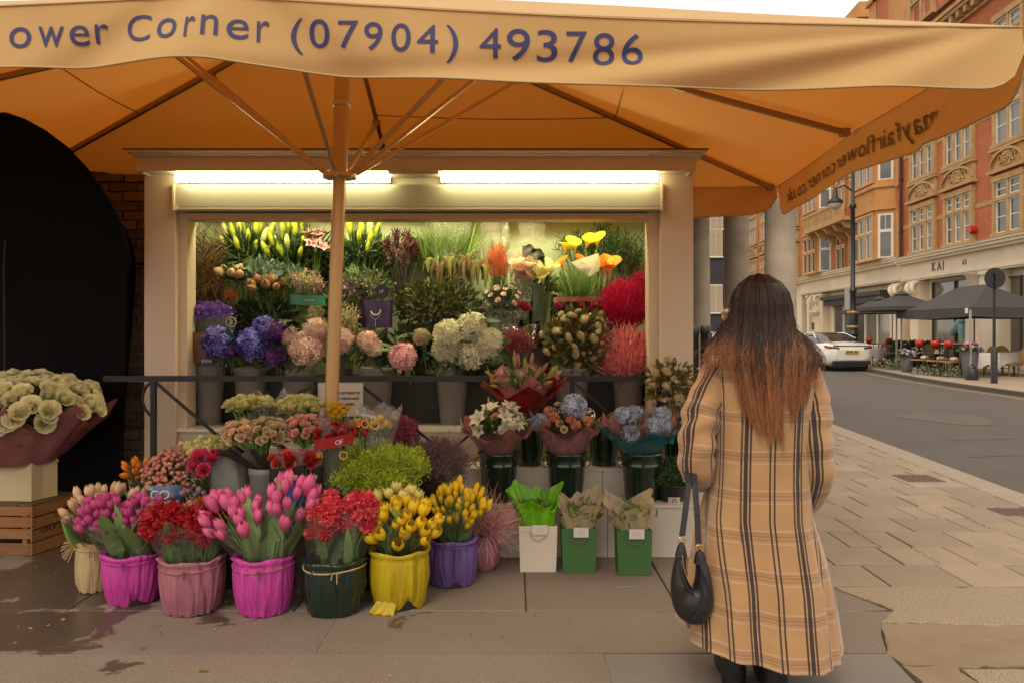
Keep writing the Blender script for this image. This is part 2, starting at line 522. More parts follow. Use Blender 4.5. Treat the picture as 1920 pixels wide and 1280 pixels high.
g = G(); g.add([(-300, -60, -0.2), (300, -60, -0.2), (300, 420, -0.2), (-300, 420, -0.2)], [(0, 1, 2, 3)])
obj('ground', g, m_earth, kind='structure')
g = G(); ys = [-20, 0, 5, 10, 14, 17.7, 20, 23.4, 27.6, 40, 60, 80, 140]
v = []
for y in ys: v += [(kerbx(y) - 0.02, y, -0.1), (fkx(y) + 0.02, y, -0.1)]
g.add(v, [(2 * i, 2 * i + 1, 2 * i + 3, 2 * i + 2) for i in range(len(ys) - 1)])
road = obj('road', g, m_asph, kind='structure')
# patched trench and worn yellow line beside the far kerb
g = G(); v = []
for y in np.linspace(12, 80, 60): v += [(fkx(y) - 0.42, y, -0.096), (fkx(y) - 0.33, y, -0.096)]
g.add(v, [(2 * i, 2 * i + 1, 2 * i + 3, 2 * i + 2) for i in range(59)])
obj('yellow_line', g, m_yellow, road)
g = G(); c = W(1760, 775, 1.0)
cx, cy = 7.7, 13.2
pts = [(cx + .7 * math.cos(t) * (1 + .2 * math.sin(3 * t)), cy + .9 * math.sin(t), -0.0955) for t in np.linspace(0, 2 * math.pi, 18)[:-1]]
g.add(pts, [tuple(range(17))])
obj('road_patch', g, mat('road_patch', (0.135, 0.112, 0.094), rough=0.9, namt=0.8, nscale=8, c3=(0.12, 0.1, 0.085), bump=0.5, bscale=80), road)
g = G()
for (x0, x1, y) in ((5.6, 8.6, 9.2), (6.2, 9.5, 10.6)):
    v = []
    for i, t in enumerate(np.linspace(0, 1, 14)):
        yy = y + 0.1 * math.sin(5 * t) + t * 0.2; v += [(x0 + (x1 - x0) * t, yy, -0.0965), (x0 + (x1 - x0) * t, yy + 0.012, -0.0965)]
    g.add(v, [(2 * i, 2 * i + 1, 2 * i + 3, 2 * i + 2) for i in range(13)])
obj('tar_seam', g, mat('tar', (0.03, 0.028, 0.026), rough=0.5), road)

# near pavement: mortar bed, slabs as separate parts
g = G(); v = []
for y in ys: v += [(-14, y, -0.014), (kerbx(y) - 0.3, y, -0.014)]
g.add(v, [(2 * i, 2 * i + 1, 2 * i + 3, 2 * i + 2) for i in range(len(ys) - 1)])
pave = obj('pavement', g, m_mortar, kind='structure')
def slab(poly, m, parent=None, name='paving_slab', z=0.0, b=0.006, label=None, th=0.03):
    """flat stone with worn, chamfered edges"""
    parent = parent or pave
    if name == 'concrete_patch':       # broken, irregular edges
        q = []
        for (xa, ya), (xb, yb) in zip(poly, poly[1:] + poly[:1]):
            k = max(1, int(math.hypot(xb - xa, yb - ya) / .05))
            q += [(xa + (xb - xa) * i / k + R.gauss(0, .005), ya + (yb - ya) * i / k + R.gauss(0, .005)) for i in range(k)]
        poly = q
    P = np.array(poly, float); c = P.mean(0); n = len(P)
    top = []
    for p in P:
        d = c - p; top.append(p + d / np.linalg.norm(d) * b * 1.6)
    tz = [z + R.uniform(-0.002, 0.0015) for _ in range(n)]
    v = [(p[0], p[1], z - th) for p in P] + [(p[0], p[1], z - b * 0.7) for p in P] + [(p[0], p[1], tz[i]) for i, p in enumerate(top)]
    f = []
    for k in range(2):
        for i in range(n):
            j = (i + 1) % n
            f.append((k * n + i, k * n + j, k * n + n + j, k * n + n + i))
    f.append(tuple(range(2 * n, 3 * n)))
    g = G(); g.add(v, f, 0, False, R.random())
    return obj(name, g, m, parent, label=label)
def rect(x0, x1, y0, y1, gp=0.006, sh=0.0):
    return [(x0 + gp, y0 + gp), (x1 - gp, y0 + gp), (x1 - gp + sh, y1 - gp), (x0 + gp + sh, y1 - gp)]
# yorkstone flags, staggered rows running away to the portico
y = 4.31; row = 0
while y < 13.2:
    d = 0.39 if y < 8 else 0.42
    L = 0.435
    x = 1.38 + (0.215 if row % 2 else 0.0) - 0.435 + (row % 3) * 0.02
    while x < kerbx(y) - 0.32:
        x1 = min(x + L * R.uniform(0.93, 1.08), kerbx(y + d / 2) - 0.31)
        if x1 + 0.12 > kerbx(y + d / 2) - 0.31: x1 = kerbx(y + d / 2) - 0.31
        x0 = max(x, 1.38)
        if x1 - x0 > 0.05:
            slab(rect(x0, x1, y, y + d, R.choice((0.003, 0.004, 0.006, 0.009)), 0.005), m_york)
        x = x1
        if x >= kerbx(y + d / 2) - 0.32: break
    y += d; row += 1
g = G(); v = []
for yy in (13.25, 20, 30, 50, 80, 140): v += [(-14, yy, -0.002), (kerbx(yy) - 0.3, yy, -0.002)]
g.add(v, [(2 * i, 2 * i + 1, 2 * i + 3, 2 * i + 2) for i in range(5)]); obj('far_flagging', g, m_york, pave)
# kerbstones
y = 1.5
while y < 30:
    d = 0.9 if y < 16 else 2.0
    xa, xb = kerbx(y), kerbx(y + d)
    slab([(xa - 0.3, y + 0.004), (xa, y + 0.004), (xb, y + d - 0.004), (xb - 0.3, y + d - 0.004)], m_kerb, name='kerbstone', th=0.16, b=0.012)
    y += d
# aggregate strip, worn orange patch, stone by the cover, smooth concrete of the stall pitch
slab([(1.86, 4.30), (2.02, 3.95), (1.87, 3.78), (3.1, 3.72), (4.3, 3.72), (4.3, 4.30)], m_agg, name='concrete_patch', label='exposed pebble concrete patch')
slab([(1.86, 3.77), (1.80, 3.62), (1.72, 3.42), (1.74, 3.3), (1.98, 3.28), (2.35, 3.30), (4.3, 3.30), (4.3, 3.71), (3.1, 3.71)], m_orange, name='concrete_patch', label='worn orange concrete patch')
slab([(1.735, 3.29), (1.705, 3.1), (1.615, 2.7), (1.6, 2.2), (1.955, 2.2), (1.955, 3.285)], m_orange, name='concrete_patch', label='crumbled edge of the orange concrete')
slab(rect(1.96, 2.75, 2.2, 3.27), m_agg, name='paving_slab', label='speckled stone by the inspection cover')
slab(rect(2.76, 3.6, 2.2, 3.27), m_agg, name='paving_slab')
slab(rect(3.61, 4.3, 2.2, 3.27), m_york, name='paving_slab')
for x0, x1 in ((-7, -5), (-5, -3.6), (-3.6, -2.35), (-2.35, -1.15), (-1.15, 0.075), (0.075, 0.885)):
    slab(rect(x0, x1, 3.93, 5.0, 0.004), m_conc)
slab([(0.893, 3.93), (1.82, 3.93), (1.99, 3.96), (1.84, 4.29), (1.36, 4.30), (1.36, 5.0), (0.893, 5.0)], m_conc)
for x0, x1 in ((-7, -4), (-4, -0.9), (-0.9, 1.72)):
    slab([(x0 + .001, 3.425), (x1 - .001, 3.425)] + ([(1.79, 3.62), (1.865, 3.775), (2.0, 3.925)] if x1 > 1 else [(x1 - .001, 3.925)]) + [(x0 + .001, 3.925)], m_conc, b=0.003)
slab(rect(-7, -3.2, 1.2, 3.42, 0.001), m_conc, b=0.002)
slab(rect(-3.2, 0.42, 1.2, 3.42, 0.001), m_conc, b=0.003)
slab([(0.425, 1.2), (1.58, 1.2), (1.60, 2.7), (1.69, 3.1), (1.72, 3.415), (0.42, 3.415)], mat('slate_slab', (0.20, 0.175, 0.15), rough=0.7, namt=0.4, nscale=2.5, c3=(0.15, 0.135, 0.12), bump=0.15, bscale=80))
for x0, x1 in ((-7, -4.6), (-4.6, -2.2), (-2.2, 0.0), (0, 1.36)):
    slab(rect(x0, x1, 5.0, 7.2), m_conc)
slab(rect(-14, 1.3, 7.2, 13.2), m_conc)
# small iron covers let into the flags
def cover(name, label, c, s, parent=None):
    g = G(); bevbox(g, (c[0], c[1], 0.0), (s[0], s[1], 0.012), 0.004)
    for i in range(5): box(g, (c[0] + (i - 2) * s[0] / 6, c[1], 0.0075), (s[0] / 20, s[1] * 0.8, 0.003))
    o = obj(name, g, mat('iron_cover', (0.17, 0.11, 0.085), rough=0.6, metal=0.3, namt=0.6, nscale=20, c3=(0.1, 0.08, 0.07)), loc=(c[0], c[1], 0))
    return tag(o, label, 'cover')
cover('drain_cover', 'small brown iron cover in the flagstones near the kerb, farther from the camera', (XX(1722, 7.42), 7.42), (0.36, 0.34))
cover('drain_cover', 'small brown iron cover at the right edge of the flagstones, nearer the camera', (XX(1905, 6.05), 6.05), (0.32, 0.25))
g = G(); bevbox(g, (XX(1180, 3.3 + 1.0), 4.32, 0.0), (0.16, 0.06, 0.01), 0.004)
tag(obj('access_plate', g, mat('plate', (0.18, 0.15, 0.12), rough=0.6), loc=(XX(1110, 4.3), 4.3, 0)), 'little metal access plate set in the brown slab before the gift bags', 'cover')
# moss lines in some joints
g = G(); mp = []
for _ in range(2200):
    row = R.randint(0, 5); yy = 4.31 + row * 0.39 + R.random() * 0.39
    k = R.choice((0, 1, 2, 4)); x = 1.6 + 0.435 * k + (0.215 if row % 2 else 0) + (row % 3) * 0.02
    if (row * 7 + k * 3) % 4 in (0, 1): mp.append((x + R.gauss(0, 0.006), yy, -0.003))
scatter(g, ribbon_t(0.3, 0.3, 1), mp, NR.randn(len(mp), 3) * 0.5 + np.array([0, 0, 1]), 0.012)
obj('moss', g, mat('moss', (0.07, 0.11, 0.03), (0.10, 0.12, 0.04), rough=0.9), kind='stuff')
g = G(); n = 900; gp_ = np.stack([NR.uniform(-3, 4, n), NR.uniform(2.9, 5.2, n), np.full(n, .002)], 1); scatter(g, ICO0, gp_, NR.randn(n, 3), NR.uniform(.001, .0028, n)); obj('grit', g, mat('grit', (.12, .09, .06), (.45, .38, .28), rough=.9), kind='stuff')
g = G(); n = 90; gp_ = np.stack([NR.uniform(-2.6, 1.2, n), NR.uniform(3.5, 4.8, n), np.full(n, .004)], 1); scatter(g, LEAFR, gp_, NR.randn(n, 3) * np.array([1, 1, .08]), NR.uniform(.008, .022, n)); obj('petal_litter', g, mat('litter', (.10, .12, .04), (.42, .26, .18), rough=.8), kind='stuff')
# a lost leaf and petals on the ground
for (px, py, c, s) in ((372, 1258, (0.16, 0.15, 0.04), 0.05), (612, 1198, (0.4, 0.3, 0.2), 0.012), (728, 1267, (0.6, 0.5, 0.4), 0.012)):
    g = G(); Y = GY(py); scatter(g, LEAFR, [W(px, py, Y) + Vector((0, 0, 0.006))], [(1, 0.1, 0.03)], s, roll=np.array([0.0]))
    tag(obj('fallen_leaf', g, mat('leaf%d' % px, c), loc=(0, 0, 0)), {372: 'olive green fallen leaf flat on the concrete at the lower left', 612: 'tiny tan leaf scrap on the concrete in front of the green-black bucket', 728: 'pale petal scrap at the bottom edge of the concrete'}[px], 'leaf')

# far pavement with kerb
g = G(); v = []
for y in ys[1:]: v += [(fkx(y) + 0.13, y, 0.0), (fkx(y) + 14, y, 0.0)]
g.add(v, [(2 * i, 2 * i + 1, 2 * i + 3, 2 * i + 2) for i in range(len(ys) - 2)])
fp = obj('far_pavement', g, m_farpave, kind='structure')
y = 10.0
m_fk = mat('dark_kerb', (0.10, 0.085, 0.07), rough=0.8, namt=0.5, nscale=8)
while y < 60:
    d = 1.0 if y < 32 else 4.0
    xa, xb = fkx(y), fkx(y + d)
    slab([(xa, y + 0.01), (xa + 0.14, y + 0.01), (xb + 0.14, y + d - 0.01), (xb, y + d - 0.01)], m_fk, fp, 'kerbstone', z=0.004, th=0.16, b=0.012)
    y += d

# ------------------------------------------------------------------ buildings across the street
FS = 0.0714
def fY(px): return 16.0 / ((px - CX) / F - FS)
def FP(Y, d, z): return (16 + FS * Y - d * 0.9975, Y + d * 0.0712, z)
def fbox(g, Y0, Y1, d0, d1, z0, z1, m=0, a=None):
    v = [FP(Y0, d0, z0), FP(Y1, d0, z0), FP(Y1, d1, z0), FP(Y0, d1, z0), FP(Y0, d0, z1), FP(Y1, d0, z1), FP(Y1, d1, z1), FP(Y0, d1, z1)]
    return g.add(v, [(0, 1, 2, 3), (7, 6, 5, 4), (0, 4, 5, 1), (1, 5, 6, 2), (2, 6, 7, 3), (3, 7, 4, 0)], m, False, a)
def brickmat(name, c1, c2, mort, sx=1.0):
    m = bpy.data.materials.new(name); m.use_nodes = True
    n, l = m.node_tree.nodes, m.node_tree.links; b = n['Principled BSDF']; b.inputs['Roughness'].default_value = 0.85
    g = n.new('ShaderNodeNewGeometry'); s = n.new('ShaderNodeSeparateXYZ'); cb = n.new('ShaderNodeCombineXYZ')
    l.new(g.outputs['Position'], s.inputs[0]); l.new(s.outputs[1 if sx else 0], cb.inputs[0]); l.new(s.outputs[2], cb.inputs[1])
    t = n.new('ShaderNodeTexBrick'); t.inputs['Scale'].default_value = 1.0
    t.inputs['Brick Width'].default_value = 0.225; t.inputs['Row Height'].default_value = 0.075; t.inputs['Mortar Size'].default_value = 0.006
    t.inputs[1].default_value = (*c1, 1); t.inputs[2].default_value = (*c2, 1); t.inputs[3].default_value = (*mort, 1)
    l.new(cb.outputs[0], t.inputs[0])
    nz = n.new('ShaderNodeTexNoise'); nz.inputs['Scale'].default_value = 0.7; nz.inputs['Detail'].default_value = 6; l.new(g.outputs['Position'], nz.inputs[0])
    hs = n.new('ShaderNodeHueSaturation'); mr = n.new('ShaderNodeMapRange'); mr.inputs[1].default_value = 0.3; mr.inputs[2].default_value = 0.7; mr.inputs[3].default_value = 0.78; mr.inputs[4].default_value = 1.15
    l.new(nz.outputs[0], mr.inputs[0]); l.new(mr.outputs[0], hs.inputs['Value']); l.new(t.outputs[0], hs.inputs['Color']); l.new(hs.outputs[0], b.inputs['Base Color'])
    return m
m_brick = brickmat('red_brick', (0.50, 0.13, 0.035), (0.42, 0.105, 0.03), (0.40, 0.22, 0.12))
m_terra = mat('terracotta', (0.56, 0.27, 0.085), rough=0.8, namt=0.6, nscale=1.5, c3=(0.45, 0.21, 0.065))
m_stone = mat('buff_stone', (0.50, 0.315, 0.135), rough=0.8, namt=0.8, nscale=2.5, c3=(0.37, 0.22, 0.09), bump=0.2, bscale=12)
m_stucco = mat('cream_stucco', (0.76, 0.65, 0.48), rough=0.7, namt=0.5, nscale=0.8, c3=(0.58, 0.48, 0.34))
m_leadc = mat('lead_flashing', (0.30, 0.27, 0.24), rough=0.5)
m_white = mat('white_paint', (0.75, 0.70, 0.60), rough=0.5)
m_glass = mat('window_glass', (0.045, 0.05, 0.045), rough=0.08, spec=0.9, namt=0.8, nscale=0.6, c3=(0.13, 0.13, 0.11))
m_curtain = mat('window_blind_grey', (0.17, 0.18, 0.16), rough=0.3, spec=0.7)
m_dark = mat('black_iron', (0.022, 0.021, 0.02), rough=0.42)
m_slate = mat('roof_slate', (0.13, 0.12, 0.115), rough=0.6, namt=0.7, nscale=3, c3=(0.2, 0.17, 0.14))

def fwin(parent, Y0, Y1, z0, z1, n=3, tr=0.62, m=None, proud=0.13, sill=True, label=None):
    """stone-mullioned window: surround, mullions, transom > sash_frame, pane"""
    m = m or m_stone
    w = Y1 - Y0; e = w * 0.09; mw = w * 0.07
    g = G()
    fbox(g, Y0, Y0 + e, 0, proud, z0, z1); fbox(g, Y1 - e, Y1, 0, proud, z0, z1)
    fbox(g, Y0 - 0.02, Y1 + 0.02, 0, proud + 0.02, z1 - 0.16, z1 + 0.06)
    if sill: fbox(g, Y0 - 0.05, Y1 + 0.05, 0, proud + 0.05, z0 - 0.1, z0 + 0.03)
    iw = (w - 2 * e - (n - 1) * mw) / n
    zt = z0 + (z1 - z0) * tr
    for i in range(1, n):
        y = Y0 + e + i * iw + (i - 1) * mw
        fbox(g, y, y + mw, 0, proud - 0.02, z0 + 0.03, z1 - 0.16)
    fbox(g, Y0 + e, Y1 - e, 0, proud - 0.01, zt - 0.06, zt + 0.06)
    o = obj('window', g, m, parent, label=label)
    gs, gp = G(), G()
    for i in range(n):
        y = Y0 + e + i * (iw + mw)
        for (a, b_, mid) in ((z0 + 0.03, zt - 0.06, True), (zt + 0.06, z1 - 0.16, True)):
            t = 0.055
            fbox(gs, y, y + t, 0, 0.06, a, b_); fbox(gs, y + iw - t, y + iw, 0, 0.06, a, b_)
            fbox(gs, y + t, y + iw - t, 0, 0.06, a, a + t); fbox(gs, y + t, y + iw - t, 0, 0.06, b_ - t, b_)
            fbox(gs, y + t, y + iw - t, 0.02, 0.045, (a + b_) / 2 - 0.018, (a + b_) / 2 + 0.018)
            fbox(gp, y + t, y + iw - t, 0, 0.025, a + t, b_ - t, R.choice((0, 0, 1)))
    obj('sash_frame', gs, m_white, o); obj('pane', gp, [m_glass, m_curtain], o)
    return o
def pediment(parent, Y0, Y1, z0, z1):
    """carved stone panel with a segmental hood between two storeys"""
    g = G(); fbox(g, Y0, Y1, 0, 0.09, z0 + 0.12, z1 - 0.1)
    fbox(g, Y0 - 0.12, Y1 + 0.12, 0, 0.24, z0, z0 + 0.12); fbox(g, Y0 - 0.08, Y1 + 0.08, 0, 0.2, z1 - 0.1, z1)
    c = (Y0 + Y1) / 2; hw = (Y1 - Y0) / 2
    N = 12
    for i in range(N):
        a0, a1 = math.pi * i / N, math.pi * (i + 1) / N
        ya, yb = c - hw * math.cos(a0), c - hw * math.cos(a1)
        za, zb = z0 + 0.12 + (z1 - z0 - 0.3) * math.sin(a0), z0 + 0.12 + (z1 - z0 - 0.3) * math.sin(a1)
        v = [FP(ya, 0.09, za), FP(yb, 0.09, zb), FP(yb, 0.09, zb + 0.1), FP(ya, 0.09, za + 0.1), FP(ya, 0.2, za), FP(yb, 0.2, zb), FP(yb, 0.2, zb + 0.1), FP(ya, 0.2, za + 0.1)]
        g.add(v, [(0, 1, 5, 4), (4, 5, 6, 7), (7, 6, 2, 3)])
    fbox(g, c - hw * .25, c + hw * .25, 0.09, 0.15, z0 + 0.2, z1 - 0.2)
    for k in range(14):
        p = FP(c + R.uniform(-.2, .2) * hw, 0.15, R.uniform(z0 + .28, z1 - .28)); blob(g, p, 0.06, T=ICO0)
    for sgn in (-1, 1):
        tube(g, [FP(c + sgn * hw * (0.42 + 0.12 * math.cos(t)), 0.12, (z0 + z1) / 2 + 0.16 * math.sin(t)) for t in np.linspace(0, 5, 9)], 0.045, 5)
    return obj('carved_panel', g, m_stone, parent)
def corn(parent, Y0, Y1, z, steps, m, name='cornice', a=None):
    g = G()
    for (z0, z1, d) in steps: fbox(g, Y0, Y1, 0, d, z + z0, z + z1)
    return obj(name, g, m, parent)

# building A: red brick mansion block with the restaurant
Y0a, Y1a = 15.0, fY(1693)
bA = thing('brick_mansion_block', 'red brick mansion block with carved stone panels above the cream restaurant front', 'building', FP(Y0a, 0, 0))
g = G(); fbox(g, Y0a, Y1a, -9, 0, 4.75, 15.0); obj('brick_wall', g, m_brick, bA)
g = G(); fbox(g, Y0a, Y1a, -9, -0.35, 0, 4.75); obj('shopfront_wall', g, m_stucco, bA)
corn(bA, Y0a, Y1a, 4.75, [(-0.05, 0.02, 0.5), (-0.17, -0.05, 0.42), (-0.27, -0.17, 0.3)], m_stucco)
g = G(); fbox(g, Y0a, Y1a, 0, 0.52, 4.772, 4.80); obj('flashing', g, m_leadc, bA)
g = G(); fbox(g, Y0a, Y1a, -0.35, 0.06, 3.82, 4.48); obj('fascia', g, m_stucco, bA)
corn(bA, Y0a, Y1a, 3.82, [(-0.09, 0, 0.16), (-0.16, -0.09, 0.11)], m_stucco, 'architrave')
def fxy(px, py): 
    Y = fY(px); return Y, CH - (py - HY) / F * Y
# upper windows
for (p0, p1, n) in ((1866, 1912, 2), (1773, 1829, 3), (1709, 1757, 3)):
    a, b_ = fY(p1), fY(p0)
    if n == 2: a = b_ - (fY(1773) - fY(1829)) * 0.82
    fwin(bA, a, b_, 4.95, 7.05, n, 0.62)
    pediment(bA, a - 0.05, b_ + 0.05, 7.2, 8.12)
    fwin(bA, a, b_, 8.25, 10.3, n, 0.66)
    fwin(bA, a, b_, 11.1, 13.0, n, 0.6)
for a in (16.3, 20.4):
    fwin(bA, a, a + 2.3, 4.95, 7.05, 3); pediment(bA, a, a + 2.3, 7.2, 8.12); fwin(bA, a, a + 2.3, 8.25, 10.3, 3); fwin(bA, a, a + 2.3, 11.1, 13.0, 3)
g = G()
for z in (6.15, 9.45): fbox(g, Y0a, Y1a, 0, 0.02, z, z + 0.18)
obj('stone_band', g, m_stone, bA)
corn(bA, Y0a, Y1a, 14.3, [(0, 0.12, 0.55), (-0.14, 0, 0.45), (-0.5, -0.4, 0.15)], m_stone)
yy = Y0a + 0.3
while yy < Y1a:
    g = G(); fbox(g, yy, yy + 0.22, 0, 0.4, 13.9, 14.16); obj('corbel', g, m_stone, bA); yy += 0.55
# gables above the cornice
for (c, hw, h) in ((fY(1880), 2.2, 4.0), (fY(1733), 2.6, 4.4), (18.5, 2.2, 4.0)):
    g = G(); v = [(c - hw, 15.0), (c + hw, 15.0), (c + hw, 16.6), (c + hw * 0.55, 17.2), (c + hw * 0.5, 15.0 + h - .6), (c, 15.0 + h), (c - hw * 0.5, 15.0 + h - .6), (c - hw * 0.55, 17.2), (c - hw, 16.6)]
    P = [FP(a, 0.05, z) for a, z in v] + [FP(a, -0.5, z) for a, z in v]; n = len(v)
    g.add(P, [tuple(range(n)), tuple(range(2 * n - 1, n - 1, -1))] + [(i, (i + 1) % n, (i + 1) % n + n, i + n) for i in range(n)])
    obj('gable', g, m_brick, bA)
    fwin(bA, c - hw * .45, c + hw * .45, 15.2, 17.0, 2, 0.6, proud=0.2)
# slate roof
def roof(parent, Y0, Y1, z0, z1, name='roof'):
    g = G(); v = [FP(Y0, 0.2, z0), FP(Y1, 0.2, z0), FP(Y1, -3.4, z1), FP(Y0, -3.4, z1), FP(Y0, -9, z0), FP(Y1, -9, z0)]
    g.add(v, [(0, 1, 2, 3), (3, 2, 5, 4), (0, 3, 4), (1, 5, 2), (0, 4, 5, 1)]); return obj(name, g, m_slate, parent)
roof(bA, Y0a, Y1a, 15.0, 18.2)
# ground floor: openings by photo columns
def shop(parent, p0, p1, z0, z1, m, name='shop_window', nm=3, frame=None, d=-0.3):
    a, b_ = fY(p1), fY(p0)
    g = G(); fr = frame or m_white
    fbox(g, a, b_, d - 0.05, d, z0, z1, 0)
    o = obj(name, g, m, parent)
    gf = G(); t = 0.07
    for i in range(nm + 1):
        y = a + (b_ - a - t) * i / nm; fbox(gf, y, y + t, d, d + 0.08, z0, z1)
    fbox(gf, a + t, b_ - t, d, d + 0.075, z1 - t, z1); fbox(gf, a + t, b_ - t, d, d + 0.075, z0, z0 + t)
    obj('frame', gf, fr, o)
    return o
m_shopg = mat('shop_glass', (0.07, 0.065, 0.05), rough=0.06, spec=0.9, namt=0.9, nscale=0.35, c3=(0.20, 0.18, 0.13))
m_bronze = mat('bronze_frame', (0.06, 0.05, 0.04), rough=0.4)
shop(bA, 1737, 1826, 0.75, 3.55, m_shopg, nm=2, frame=m_bronze)
shop(bA, 1872, 1900, 0.3, 3.4, m_shopg, nm=1, frame=m_bronze)
shop(bA, 1912, 2060, 0.3, 3.4, m_shopg, nm=4, frame=m_bronze)
shop(bA, 1700, 1715, 0.0, 3.45, mat('brown_door', (0.14, 0.05, 0.025), rough=0.4), name='door', nm=1, frame=m_stucco)
def pil(parent, px, w, z1=3.66, m=None, scroll=True):
    Y = fY(px); g = G()
    fbox(g, Y - w / 2, Y + w / 2, -0.35, 0.12, 0, z1); fbox(g, Y - w / 2 - .06, Y + w / 2 + .06, -0.35, 0.2, 0, 0.5)
    fbox(g, Y - w / 2 - .05, Y + w / 2 + .05, -0.35, 0.2, z1 - 0.12, z1)
    if scroll:
        for s in (-1, 1):
            tube(g, [FP(Y + s * (w * .32) + 0.05 * math.cos(t * 1.3), 0.22 + 0.12 * math.sin(t), z1 - 0.15 - t * 0.14) for t in np.linspace(0, 5, 12)], np.linspace(0.13, 0.06, 12), 7)
        fbox(g, Y - w / 2 - .1, Y + w / 2 + .1, 0.12, 0.36, z1 - 1.15, z1 - 1.0); fbox(g, Y - w / 2, Y + w / 2, 0.12, 0.28, z1 - 1.27, z1 - 1.15)
    return obj('pilaster', g, m or m_stucco, parent)
for px, w in ((1686, 0.75), (1719, 0.8), (1690 + 170, 1.3)): pil(bA, px, w, scroll=px < 1800)
g = G(); lathe(g, [(0.5, 0), (0.5, 0.2), (0.42, 0.25), (0.38, 3.5), (0.48, 3.6), (0.48, 3.66)], FP(fY(1832), 0.0, 0), 16); obj('column', g, mat('pinkish_render', (0.52, 0.42, 0.33), rough=0.7), bA)
# shop lettering, as on the fascia
def fword(parent, s, px, py, h, m, d=0.07, name='lettering'):
    Y, z = fxy(px, py); g = G(); L = wlen(s, h, 0.05, .16)
    word(g, s, lambda x, y: FP(Y + L / 2 - x, d, z - h / 2 + y), h, bold=0.05, gap=.16)
    return obj(name, g, m, parent)
m_sign = mat('bronze_letters', (0.06, 0.045, 0.035), rough=0.4)
fword(bA, 'KAI', 1762, 499, 0.36, m_sign); fword(bA, '65', 1812, 491, 0.2, m_sign)
Y, z = fxy(1829, 431)
tg = G(); tube(tg, [FP(Y, 0.0, z), FP(Y, 0.25, z)], 0.16, 12); obj('alarm_box', tg, mat('red_plastic', (0.45, 0.03, 0.02), rough=0.4), bA)
g = G(); p = fY(1693.5); tube(g, [FP(p, 0.12, 4.85), FP(p, 0.12, 15)], 0.075, 8)
for z in (6, 8.5, 11, 13): tube(g, [FP(p, 0.12, z), FP(p, 0.12, z + .1)], 0.1, 8)
obj('downpipe', g, mat('brown_iron', (0.05, 0.022, 0.016), rough=0.5), bA)
# shape seen through the restaurant window
g = G(); Y, z = fxy(1795, 622)
tube(g, [FP(Y + .9, -.22, z - .1), FP(Y + .3, -.2, z + .2), FP(Y, -.2, z + .5)], [0.1, 0.22, 0.16], 8); tube(g, [FP(Y, -.2, z + .3), FP(Y - .1, -.2, z - .7)], [0.2, 0.13], 8)
blob(g, FP(Y - .25, -.2, z + .75), 0.16, 1); 
obj('window_sculpture', g, [mat('turquoise', (0.12, 0.30, 0.31), rough=0.5, namt=0.6, nscale=5, c3=(0.3, 0.35, 0.3)), mat('clay_red', (0.4, 0.1, 0.05))], bA)

# building B: terracotta bay-fronted building with balcony
Y0b, Y1b = Y1a, fY(1503)
bB = thing('terracotta_mansion_block', 'orange terracotta mansion block with a corbelled stone balcony behind the lamp post', 'building', FP(Y0b, 0, 0))
g = G(); fbox(g, Y0b + .01, Y1b, -9, 0, 4.8, 15.5); obj('brick_wall', g, m_brick, bB)
g = G(); fbox(g, Y0b + .01, Y1b, -9, -0.35, 0, 4.8); obj('shopfront_wall', g, m_stucco, bB)
corn(bB, Y0b + .01, Y1b, 4.85, [(-0.05, 0.02, 0.5), (-0.17, -0.05, 0.42), (-0.3, -0.17, 0.3)], m_stucco)
g = G(); fbox(g, Y0b + .01, Y1b, 0, 0.52, 4.872, 4.90); obj('flashing', g, m_leadc, bB)
g = G(); fbox(g, Y0b + .01, Y1b, -0.35, 0.06, 3.9, 4.55); obj('fascia', g, m_stucco, bB)
corn(bB, Y0b + .01, Y1b, 3.9, [(-0.09, 0, 0.16), (-0.16, -0.09, 0.11)], m_stucco, 'architrave')
bays = [(fY(1680), fY(1618), 0.75), (fY(1562), fY(1524), 0.75)]
for (a, b_, dd) in bays:
    g = G(); c0, c1 = a, b_; ch = 0.5
    for (z0, z1, mi) in ((4.9, 15.2, 0),):
        v = [FP(a, 0, z0), FP(a + ch, dd, z0), FP(b_ - ch, dd, z0), FP(b_, 0, z0), FP(a, 0, z1), FP(a + ch, dd, z1), FP(b_ - ch, dd, z1), FP(b_, 0, z1)]
        g.add(v, [(0, 1, 5, 4), (1, 2, 6, 5), (2, 3, 7, 6), (4, 5, 6, 7), (3, 2, 1, 0)])
    for z in (7.3, 8.4, 11.0):
        q = 0.12
        v = [FP(a - q, 0, z), FP(a + ch - q * .4, dd + q, z), FP(b_ - ch + q * .4, dd + q, z), FP(b_ + q, 0, z), FP(a - q, 0, z + .18), FP(a + ch - q * .4, dd + q, z + .18), FP(b_ - ch + q * .4, dd + q, z + .18), FP(b_ + q, 0, z + .18)]
        g.add(v, [(0, 1, 5, 4), (1, 2, 6, 5), (2, 3, 7, 6), (4, 5, 6, 7), (3, 2, 1, 0)])
    bay = obj('bay', g, m_terra, bB)
